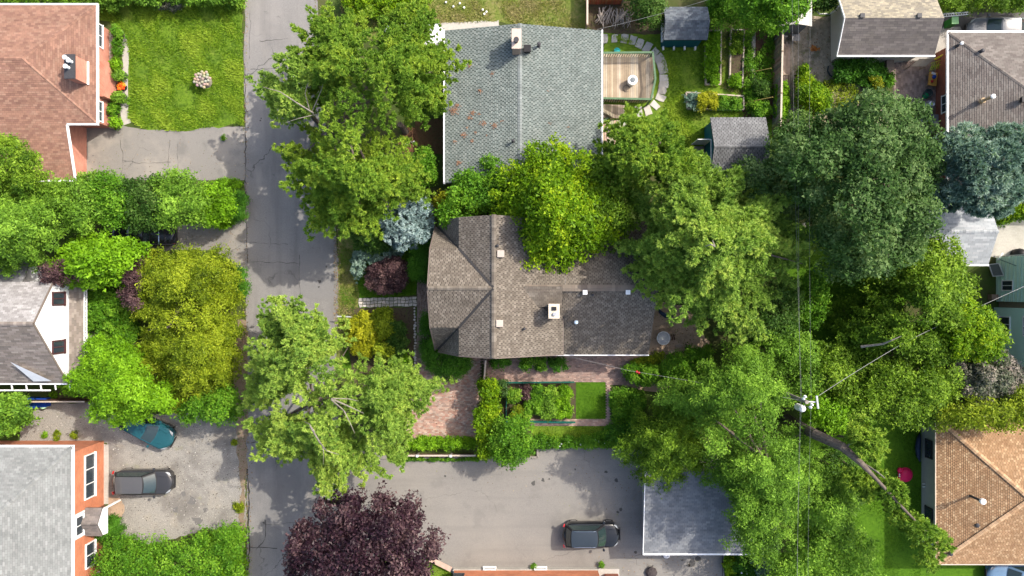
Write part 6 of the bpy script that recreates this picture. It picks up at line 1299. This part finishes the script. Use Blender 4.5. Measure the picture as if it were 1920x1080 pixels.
T('golden_shrub','bright golden yellow shrub near the road on the flower bed','shrub',[(655,600),(680,588),(700,592),(705,620),(700,650),(690,668),(668,668),(655,640),(650,615)],1.7,.6,.35,'leaf','gold',.15,1.2,65)
T('garden_shrub','olive green shrub right of the golden shrub','shrub',[(700,585),(725,578),(735,600),(728,635),(735,665),(715,675),(698,660),(702,620)],1.5,.5,.35,'leaf','yellow',.15,1.1,66)
T('garden_shrub','dark shaded shrub in the middle of the front flower bed','shrub',[(728,600),(755,605),(762,640),(755,665),(735,665),(725,635)],1.2,.4,.32,'herb','dark',.14,1.1,67)
T('hosta_plant','big lime leaved hosta at the lower end of the front bed','plant',[(730,665),(755,660),(768,680),(758,697),(738,693)],.7,.25,.3,'leaf','lime',.24,.8,68)
T('yellow_shrub','small golden tipped shrub by the brown gable peak','shrub',[(815,372),(835,360),(845,375),(835,395),(818,392)],3.2,1.8,.35,'herb','gold',.14,.8,69,r0=.06)
T('garden_shrub','glossy green bush below the mulch circle near the grey green roof','shrub',[(770,290),(800,280),(812,300),(815,335),(795,345),(775,325)],2.6,1.2,.45,'leaf','green',.15,1.0,70,r0=.08)
T('garden_shrub','dark green bushes along the wall of the grey green roof','shrub',[(812,150),(830,160),(832,200),(815,215),(806,190)],2.2,1.0,.4,'leaf','dark',.15,1.0,71,r0=.08)
T('column_hedge','bright lime green climbing hedge beside the brick driveway','hedge',[(900,716),(925,712),(935,735),(932,770),(930,800),(925,840),(912,860),(897,850),(900,810),(892,780),(905,750)],2.4,1.5,.42,'leaf','maple',.17,1.15,72,r0=.07,limbs=4)
T('garden_tree','small round green tree casting shade on the asphalt lot','tree',[(930,790),(960,780),(990,795),(1002,825),(995,850),(970,870),(945,868),(920,850),(918,820)],3.6,1.8,.5,'leaf','green',.16,1.1,73,trunk=(958,830),r0=.1,limbs=5)
T('flower_shrub','pale flowering shrub at the top of the mesh fence','shrub',[(932,716),(950,714),(952,735),(940,742)],1.2,.6,.3,'herb','silver',.12,.9,74)
rr = random.Random(33)
for k, (x, y, r, pal, lab) in enumerate([(962,742,9,'herb','leafy plant at the upper left of the mesh fenced vegetable plot'),(985,735,9,'berry','dark red leaved plant in the mesh fenced vegetable plot'),(1008,738,12,'green','big green plant in the upper middle of the vegetable plot'),(1034,740,11,'herb','pale green plant in the upper right of the vegetable plot'),(1060,738,10,'lime','yellow green plant in the top right corner of the vegetable plot'),(1000,762,12,'green','round green plant at the centre of the vegetable plot'),(1028,766,12,'mid','leafy plant right of centre in the vegetable plot'),(1056,768,13,'lime','wide lime plant in the lower right of the vegetable plot'),(970,772,8,'yellow','yellowish plant in the lower left of the vegetable plot'),(985,780,7,'herb','small plant at the lower edge of the vegetable plot')]):
    r *= 1.35; pl = [(x+r*rr.uniform(.8,1.2)*math.cos(a), y+r*rr.uniform(.8,1.2)*math.sin(a)) for a in [i*.785 for i in range(8)]]
    T('vegetable_plant',lab,'plant',pl,.8,.25,.26,'herb',pal,.14,1.1,100+k,group='plants in the mesh fenced plot')
T('garden_shrub','green bushy bed right of the small lawn square','shrub',[(1145,735),(1170,730),(1205,735),(1208,760),(1190,790),(1150,792),(1146,760)],.9,.3,.33,'herb','green',.14,1.1,75)
T('ground_shrub','strip of green plants with white flowers along the asphalt lot','plants',[(1000,815),(1040,822),(1090,820),(1180,800),(1215,815),(1190,838),(1100,838),(1010,838)],.7,.2,.3,'herb','green',.13,1.0,76)
T('garden_shrub','shadowed shrubs above the grass strip beside the dark conifer','shrub',[(1130,800),(1180,795),(1235,800),(1230,830),(1180,835),(1140,822)],1.0,.4,.35,'herb','yew',.14,1.0,77)
T('rose_shrub','green shrub with red rose left of the diagonal stone slabs','shrub',[(1165,690),(1190,683),(1225,688),(1250,690),(1240,715),(1210,722),(1180,712)],1.2,.5,.35,'herb','green',.14,1.1,78)
T('garden_shrub','dense green bushes right of the diagonal stone slabs','shrub',[(1240,690),(1262,665),(1290,655),(1330,650),(1335,690),(1300,720),(1250,715)],2.0,.9,.42,'leaf','green',.15,1.1,79,r0=.08)
T('garden_shrub','yellow green flowers between brick path and diagonal slabs','plants',[(1180,680),(1215,670),(1245,660),(1235,680),(1200,692)],.6,.2,.25,'herb','yellow',.12,.9,80)
T('foundation_shrub','dark low bush under the brown gutter near the gate fence','shrub',[(918,673),(955,673),(952,690),(925,690)],.8,.4,.3,'herb','yew',.13,1.1,81)
T('foundation_shrub','green bush under the middle of the brown gutter','shrub',[(978,673),(1020,672),(1022,690),(1000,693),(980,690)],.9,.4,.3,'herb','green',.13,1.1,82)
T('foundation_shrub','dark bush under the brown gutter where the cable lands','shrub',[(1030,674),(1060,673),(1062,690),(1045,695),(1032,690)],.9,.4,.3,'herb','yew',.13,1.1,83)
T('ground_shrub','narrow strip of green plants below the brick driveway','plants',[(762,826),(800,820),(850,820),(892,826),(890,838),(830,840),(762,840)],.6,.2,.27,'herb','lime',.13,1.0,84)
T('weed_patch','thin line of weeds along the timber kerb of the asphalt lot','weeds',[(740,857),(850,860),(900,858),(900,863),(740,863)],.2,.08,.15,'herb','green',.1,.6,85)
# back yard, dividing band
T('golden_shrub','brilliant yellow shrub in the wide low raised bed','shrub',[(1312,180),(1330,174),(1345,180),(1345,200),(1325,206),(1310,204)],1.0,.4,.3,'herb','gold',.13,1.2,86)
T('lavender_plant','grey green plant at the left end of the wide low raised bed','plant',[(1286,180),(1310,177),(1312,205),(1288,205)],.7,.3,.26,'herb','blue2',.12,1.1,87)
T('vegetable_plant','green plants at the right end of the wide low raised bed','plants',[(1346,182),(1388,186),(1388,204),(1346,204)],.6,.25,.25,'herb','green',.12,1.0,88)
T('grass_row','dense bright grass filling the long bed beside the teal shed','grass row',[(1323,62),(1348,62),(1347,158),(1324,158)],.6,.35,.24,'herb','lime',.12,1.1,89)
T('vegetable_plant','lime green lettuce patch at the lower end of the boarded bed','plants',[(1368,140),(1389,140),(1388,161),(1368,160)],.5,.35,.22,'herb','lime',.12,1.1,90)
T('vegetable_plant','dull green sprouts at the upper end of the boarded bed','plants',[(1370,60),(1391,62),(1390,100),(1369,100)],.4,.25,.22,'herb','olive',.12,.8,91)
T('weed_patch','loose green weeds over the reddish soil strip beside the long fence','weeds',[(1396,60),(1410,60),(1411,120),(1450,60),(1448,150),(1412,225),(1396,200)],.4,.1,.28,'herb','green',.12,.5,198)
T('garden_shrub','dark shrubs in the mulch strip by the upper yellow pole','shrub',[(1415,150),(1440,155),(1442,180),(1420,185)],.9,.4,.3,'herb','dark',.13,1.0,92)
T('garden_shrub','dark shrubs in the mulch strip by the lower yellow pole','shrub',[(1415,195),(1442,192),(1445,215),(1420,220)],.9,.4,.3,'herb','green',.13,1.0,93)
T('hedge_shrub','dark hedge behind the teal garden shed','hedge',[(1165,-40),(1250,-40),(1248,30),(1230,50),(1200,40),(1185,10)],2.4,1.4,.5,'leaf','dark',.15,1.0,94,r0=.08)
T('hedge_shrub','shaded hedge between teal garden shed and top maple','hedge',[(1330,-40),(1400,-40),(1405,20),(1455,45),(1450,62),(1400,55),(1335,50)],2.2,1.0,.5,'leaf','green',.15,1.0,95,r0=.08)
T('hedge_shrub','clipped hedge along the dark driveway at the top right','hedge',[(1760,-40),(1940,-40),(1940,12),(1800,16),(1762,12)],2.4,1.6,.5,'leaf','olive',.15,1.1,96,r0=.08)
T('hedge_shrub','dark bushes behind the pipe frame at the top','hedge',[(1525,-40),(1575,-40),(1565,10),(1530,14)],2.0,1.0,.45,'leaf','dark',.15,1.0,97,r0=.08)
T('garden_shrub','sunlit yellow green bush in the dirt yard','shrub',[(1500,130),(1512,122),(1520,150),(1545,165),(1560,190),(1545,210),(1515,205),(1498,185),(1495,155)],1.5,.6,.38,'herb','maple',.15,1.0,98)
T('vegetable_plant','broad leaved green plants against the yard side of the long fence','plants',[(1457,160),(1475,155),(1476,190),(1470,225),(1456,225)],.8,.3,.3,'leaf','lime',.18,.9,99)
T('garden_shrub','dark leafy bed along the white garage wall','shrub',[(1560,118),(1600,114),(1650,115),(1658,140),(1652,165),(1630,165),(1600,150),(1570,150)],1.1,.5,.4,'leaf','yew',.16,1.1,120)
T('flower_shrub','yellow and pink flowers at the end of the leafy garage bed','flowers',[(1632,145),(1650,145),(1655,165),(1635,165)],.9,.5,.25,'herb','gold',.12,.9,121)
T('garden_shrub','small shrub next to the wooden planter box','shrub',[(1660,140),(1675,140),(1673,158),(1662,165)],.8,.4,.28,'herb','green',.12,1.0,122)
T('ground_shrub','yellowing weeds across the middle of the dirt yard','weeds',[(1545,150),(1590,155),(1615,175),(1600,200),(1560,210),(1550,180)],.35,.1,.3,'herb','yellow',.11,.5,123)
# band of bushes along the wires and beyond
for i, (poly, lab, nm, pal, zt, st) in enumerate([
  ([(1395,560),(1440,545),(1480,520),(1500,560),(1495,610),(1470,640),(1420,645),(1390,625)],'dull green tree below the big pine, left of the wires','ash_tree','dark',5.5,'leaf'),
  ([(1500,520),(1535,505),(1550,560),(1545,600),(1520,615),(1495,590)],'small rounded bush on the wires side of the shaded lawn','garden_shrub','green',3.5,'leaf'),
  ([(1430,625),(1480,620),(1530,640),(1540,690),(1530,740),(1500,735),(1485,690),(1440,650)],'mixed green bushes under the wires above the utility pole','lilac_tree','mid',5.5,'leaf'),
  ([(1530,650),(1580,650),(1640,660),(1650,710),(1620,760),(1580,770),(1540,740),(1525,700)],'olive bushes right of the utility pole','lilac_tree','olive',5.5,'leaf'),
  ([(1515,740),(1560,745),(1600,765),(1600,795),(1570,812),(1540,800),(1515,780)],'bright leafy tree just below the utility pole','maple_tree','lime',5.5,'leaf'),
  ([(1640,670),(1700,680),(1760,680),(1800,700),(1790,760),(1750,790),(1700,800),(1640,790),(1600,760),(1620,710)],'wide dark olive tree above the shaded side lawn','oak_tree','olive',6.5,'leaf'),
  ([(1790,680),(1840,660),(1890,665),(1915,700),(1900,740),(1850,760),(1800,750)],'greyish pink seeding lilac below the mint green house','lilac_tree','lilac',5.5,'herb'),
  ([(1760,760),(1820,750),(1880,740),(1940,720),(1940,795),(1880,800),(1810,798),(1750,800)],'yellow green tree over the top of the tan roof','oak_tree','yellow',6.0,'leaf'),
  ([(1510,900),(1550,880),(1590,895),(1600,950),(1590,990),(1550,1000),(1510,980),(1500,940)],'green tree along the lower wires beside the side lawn','ash_tree','mid',6.5,'fine'),
  ([(1530,985),(1580,975),(1620,1000),(1645,1050),(1640,1120),(1430,1120),(1450,1050),(1490,1010)],'pale olive tree at the bottom beside the side lawn','willow_tree','mid',5.5,'leaf'),
  ([(1560,830),(1600,870),(1620,930),(1590,960),(1555,930),(1540,880)],'dark shrub mass under the leaning pine trunk','yew_tree','dark',4.5,'leaf'),
  ([(1440,400),(1470,390),(1500,420),(1480,440)],'dark bush in the gap beside the cream garden seat','garden_shrub','yew',2.5,'leaf'),
  ([(1560,570),(1620,560),(1650,600),(1620,650),(1570,640)],'olive shrub mass at the edge of the shaded lawn','garden_shrub','olive',2.5,'leaf'),
  ([(1620,470),(1700,470),(1760,440),(1800,500),(1740,540),(1640,560)],'shaded foliage under the olive tree','lilac_tree','olive',4.5,'leaf')]):
    T(nm, lab, 'shrub' if 'shrub' in nm else 'tree', poly, zt, zt*.5, .6, st, pal, .17, 1.0, 140+i, r0=.12, limbs=4)
T('young_conifer','small blue green conifer in the shade below the slate garage','tree',[(1425,1050),(1440,1045),(1450,1080),(1460,1120),(1430,1120),(1420,1070)],2.5,1.0,.4,'spruce','blue2',.16,1.0,160,r0=.06)
T('iris_plant','bright yellow green leafy plant below the slate garage gutter','plant',[(1360,1045),(1378,1045),(1376,1072),(1362,1075)],.7,.25,.25,'leaf','maple',.2,.8,161)
T('shrub_bank','dark green bushes at the foot of the slate garage wall','shrub',[(1378,1038),(1430,1038),(1435,1080),(1420,1120),(1378,1120),(1376,1060)],1.0,.5,.4,'herb','yew',.14,1.0,162)
T('garden_shrub','bright green bushes at the right edge above the brown driveway','shrub',[(1870,400),(1890,372),(1940,360),(1940,408),(1900,412),(1875,418)],2.4,1.0,.45,'herb','maple',.16,1.0,163,r0=.07)
# beds at the reddish brown house
for k, (x, y, rx, ry, pal, lab) in enumerate([(219,60,9,13,'green','topmost bush along the pink brick wall'),(219,90,8,16,'green','long green bush along the pink brick bay'),(217,122,8,12,'lime','green bush where the pink brick bay begins'),(222,140,11,7,'mid','grassy clump in a pot just above the orange flowers'),(222,184,11,8,'mid','grassy clump in a pot just below the orange flowers'),(213,205,9,10,'green','big leaved plant near the corner of the pink brick wall'),(215,228,8,8,'lime','yellow green plant at the driveway corner of the pink brick wall')]):
    pl = [(x+rx*rr.uniform(.85,1.15)*math.cos(a), y+ry*rr.uniform(.85,1.15)*math.sin(a)) for a in [i*.785 for i in range(8)]]
    T('garden_shrub',lab,'shrub',pl,.9,.4,.28,'herb',pal,.13,1.1,170+k)
p = W(228,162,.4); t = thing('flower_pot', 'dark pot of bright orange marigolds by the pink brick wall', 'flower pot', (p.x,p.y,0)); one(lambda b: b.lathe((p.x,p.y,.02), [(.22,0),(.3,.3),(.24,.3)], 14), 'pot', M_black, t)
for k in range(22): a = k*2.4; r_ = .32*math.sqrt(k/22); one(lambda b: b.lathe((p.x+r_*math.cos(a), p.y+r_*math.sin(a), .42+.1*rr.random()), [(.03,-.05),(.085,0),(.07,.05),(.02,.07)], 6, col=rr.choice([(.7,.12,.01),(.75,.25,.02),(.6,.06,.01)])), 'flower', M_piece, t, colattr=True)
for (px, py, lab) in [(236,143,'round dark pot of the grassy clump above the marigolds'),(236,184,'round dark pot of the grassy clump below the marigolds')]:
    p = W(px, py); tag(one(lambda b: b.lathe((p.x,p.y,.02), [(.2,0),(.26,.3),(.2,.3)], 16), 'plant_pot', M_dark), lab, 'pot')
T('ornamental_plant','dried flower clump and weeds at the top of the sunny lawn','plants',[(295,5),(330,2),(345,12),(320,18),(298,15)],.5,.2,.25,'herb','lilac',.11,.9,180)
T('hedge_shrub','loose shrub border along the top of the sunny lawn','hedge',[(130,-40),(455,-40),(450,0),(410,6),(350,3),(300,5),(240,2),(210,20),(180,10),(135,4)],1.4,.7,.45,'herb','mid',.15,1.0,181)
T('garden_shrub','low green bush under the pine beside the white car','shrub',[(640,-10),(700,-12),(790,-10),(800,15),(740,30),(650,25)],1.2,.5,.4,'herb','maple',.14,.9,182)
# weeds in the gravel and small loose plants
for k, (x, y, r, pal, lab) in enumerate([(107,818,8,'yellow','yellowish weed patch in the gravel above the orange brick house'),(84,816,6,'lime','small bright green weed on the gravel near the left edge'),(140,815,7,'yellow','thin weed scatter on the gravel nearest the white ledge'),(447,950,9,'yellow','pale weed strip at the road edge of the gravel lot'),(100,742,8,'lime','weeds in front of the rubbish boxes by the fence'),(447,775,6,'green','weed tuft at the road side corner of the gravel lot'),(420,258,5,'lime','grass tuft growing in the long driveway crack'),(1128,1058,5,'green','weed tuft against the white window well edge'),(1000,1062,6,'green','weed fringe along the orange brick building footing'),(440,830,5,'yellow','pale grass tuft beside the tree shade at the road edge')]):
    pl = [(x+r*rr.uniform(.6,1.2)*math.cos(a), y+r*rr.uniform(.6,1.4)*math.sin(a)) for a in [i*.785 for i in range(8)]]
    T('weed_patch',lab,'weeds',pl,.16,.05,.16,'herb',pal,.09,.5,190+k)
# flower dots
def dots(label, pts, c, cat='flowers', r=.06, z=.7):
    t = thing('flower_group', label, cat, W(*pts[0]))
    for (x, y) in pts: p = W(x, y, z); one(lambda b: b.lathe((p.x,p.y,z), [(.02,-.04),(r,0),(r*.7,.03),(.01,.05)], 6, col=c), 'flower', M_piece, t, colattr=True)
dots('white flowers dotted along the edge of the asphalt lot', [(1013+k*8.5+rr.uniform(-3,3), 836-rr.uniform(0,8)+(0 if k < 12 else -4)) for k in range(22)], (.75,.75,.72), r=.08, z=.6)
dots('two red roses beside the service cable', [(1194,697),(1198,699)], (.5,.01,.02), r=.1, z=1.3)
dots('white blossoms on the grass below the slate garage', [(1393,1066),(1398,1070),(1391,1074),(1400,1076)], (.75,.75,.72), r=.08, z=1.1)
dots('white blossoms scattered on the top verge grass', [(905,18),(912,22),(908,26),(850,12),(862,6),(870,14),(836,4)], (.7,.7,.66), r=.09, z=.15)

# ================================================================ GRASS BLADES
def grass(name, label, poly, n_m2, L, pal, seed, z=.012, patch=True):
    r = np.random.default_rng(seed); P = [W(*p) for p in poly]; pp = [(v.x, v.y) for v in P]
    x0, x1 = min(p[0] for p in pp), max(p[0] for p in pp); y0, y1 = min(p[1] for p in pp), max(p[1] for p in pp)
    N = int((x1-x0)*(y1-y0)*n_m2); Q = np.stack([r.uniform(x0, x1, N), r.uniform(y0, y1, N)], 1); Q = Q[in_poly(Q, pp)]
    ph = r.uniform(0, 6, 6); dd = sum(np.sin(Q[:,0]*w1+Q[:,1]*w2+p) for w1, w2, p in ((.9,.7,ph[0]),(-1.3,1.1,ph[1]),(2.1,.4,ph[2]),(.5,-2.3,ph[3]),(3.1,2.2,ph[4])))
    keep = r.random(len(Q)) < np.clip(.75+.2*dd, .25, 1); Q = Q[keep]; dd = dd[keep]; N = len(Q)
    a = r.uniform(0, 6.283, N); tilt = r.uniform(.3, 1.1, N); l = L*r.uniform(.6, 1.5, N)*(1+.12*dd)
    d = np.stack([np.cos(a)*np.cos(tilt), np.sin(a)*np.cos(tilt), np.sin(tilt)], 1); s = np.stack([-np.sin(a), np.cos(a), np.zeros(N)], 1)*(l*.17)[:,None]
    B = np.stack([Q[:,0], Q[:,1], np.full(N, z)], 1); V = np.stack([B-s, B+s, B+d*l[:,None]], 1).reshape(-1, 3)
    o = raw_mesh(name, V, 3, LM[pal], None, np.clip(.45+.2*dd+r.normal(0, .2, N), 0, 1), None); ALL_TRI[0] += N
    tag(o, label, 'grass'); return o
LM['turf'] = leafmat('turf_blades', (.06,.13,.006), (.14,.25,.012), (.24,.34,.03))
LM['turfdry'] = leafmat('dry_turf_blades', (.09,.13,.02), (.17,.2,.03), (.27,.24,.1))
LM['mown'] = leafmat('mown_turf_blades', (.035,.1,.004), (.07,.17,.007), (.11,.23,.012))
grass('lawn_grass','shaggy bright green grass of the large sunny lawn',[(232,0),(455,0),(457,235),(400,238),(340,246),(300,243),(266,240),(242,222),(246,150),(242,90),(228,50),(190,30),(180,0)],480,.17,'turf',1)
grass('lawn_grass','patchy yellowish grass of the verge above the grey green roof',[(640,0),(1098,0),(1098,55),(960,45),(930,42),(840,42),(640,70)],420,.13,'turfdry',2)
grass('lawn_grass','green grass between the deck and the raised beds',[(1130,62),(1245,92),(1320,60),(1320,165),(1285,170),(1285,210),(1400,212),(1330,260),(1300,330),(1180,330),(1235,240),(1250,180),(1240,110)],480,.14,'turf',3)
grass('lawn_grass','rough grass around the lower raised bed',[(1350,60),(1368,60),(1366,165),(1395,170),(1396,222),(1440,225),(1440,232),(1290,225),(1395,210),(1394,180),(1350,165)],300,.13,'turfdry',4)
grass('lawn_grass','mown front lawn between road and brown house',[(640,450),(780,450),(780,552),(672,560),(655,600),(636,610)],400,.1,'mown',5)
grass('lawn_grass','dry grass strip beside the road in front of the flagstone walk',[(634,460),(668,470),(672,575),(650,620),(634,640)],350,.12,'turfdry',6)
grass('lawn_grass','short grass of the small square lawn on the brick path',[(1081,717),(1136,717),(1136,786),(1081,786)],600,.08,'mown',7,z=.016)
grass('lawn_grass','grass strip between brick path and flowering plants',[(995,799),(1190,799),(1190,820),(1010,826)],450,.11,'turf',8)
grass('lawn_grass','smooth mown grass of the side lawn by the grey wall',[(1590,800),(1725,812),(1727,1080),(1480,1080),(1560,980)],330,.09,'mown',9)
grass('lawn_grass','short grass corner below the purple maple',[(792,1050),(812,1052),(845,1072),(845,1090),(785,1090)],500,.1,'turf',10,z=.026)
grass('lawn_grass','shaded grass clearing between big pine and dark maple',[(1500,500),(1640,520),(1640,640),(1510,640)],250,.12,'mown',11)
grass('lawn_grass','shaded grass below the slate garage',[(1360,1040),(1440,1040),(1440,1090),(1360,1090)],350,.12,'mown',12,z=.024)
print('foliage triangles', ALL_TRI[0])
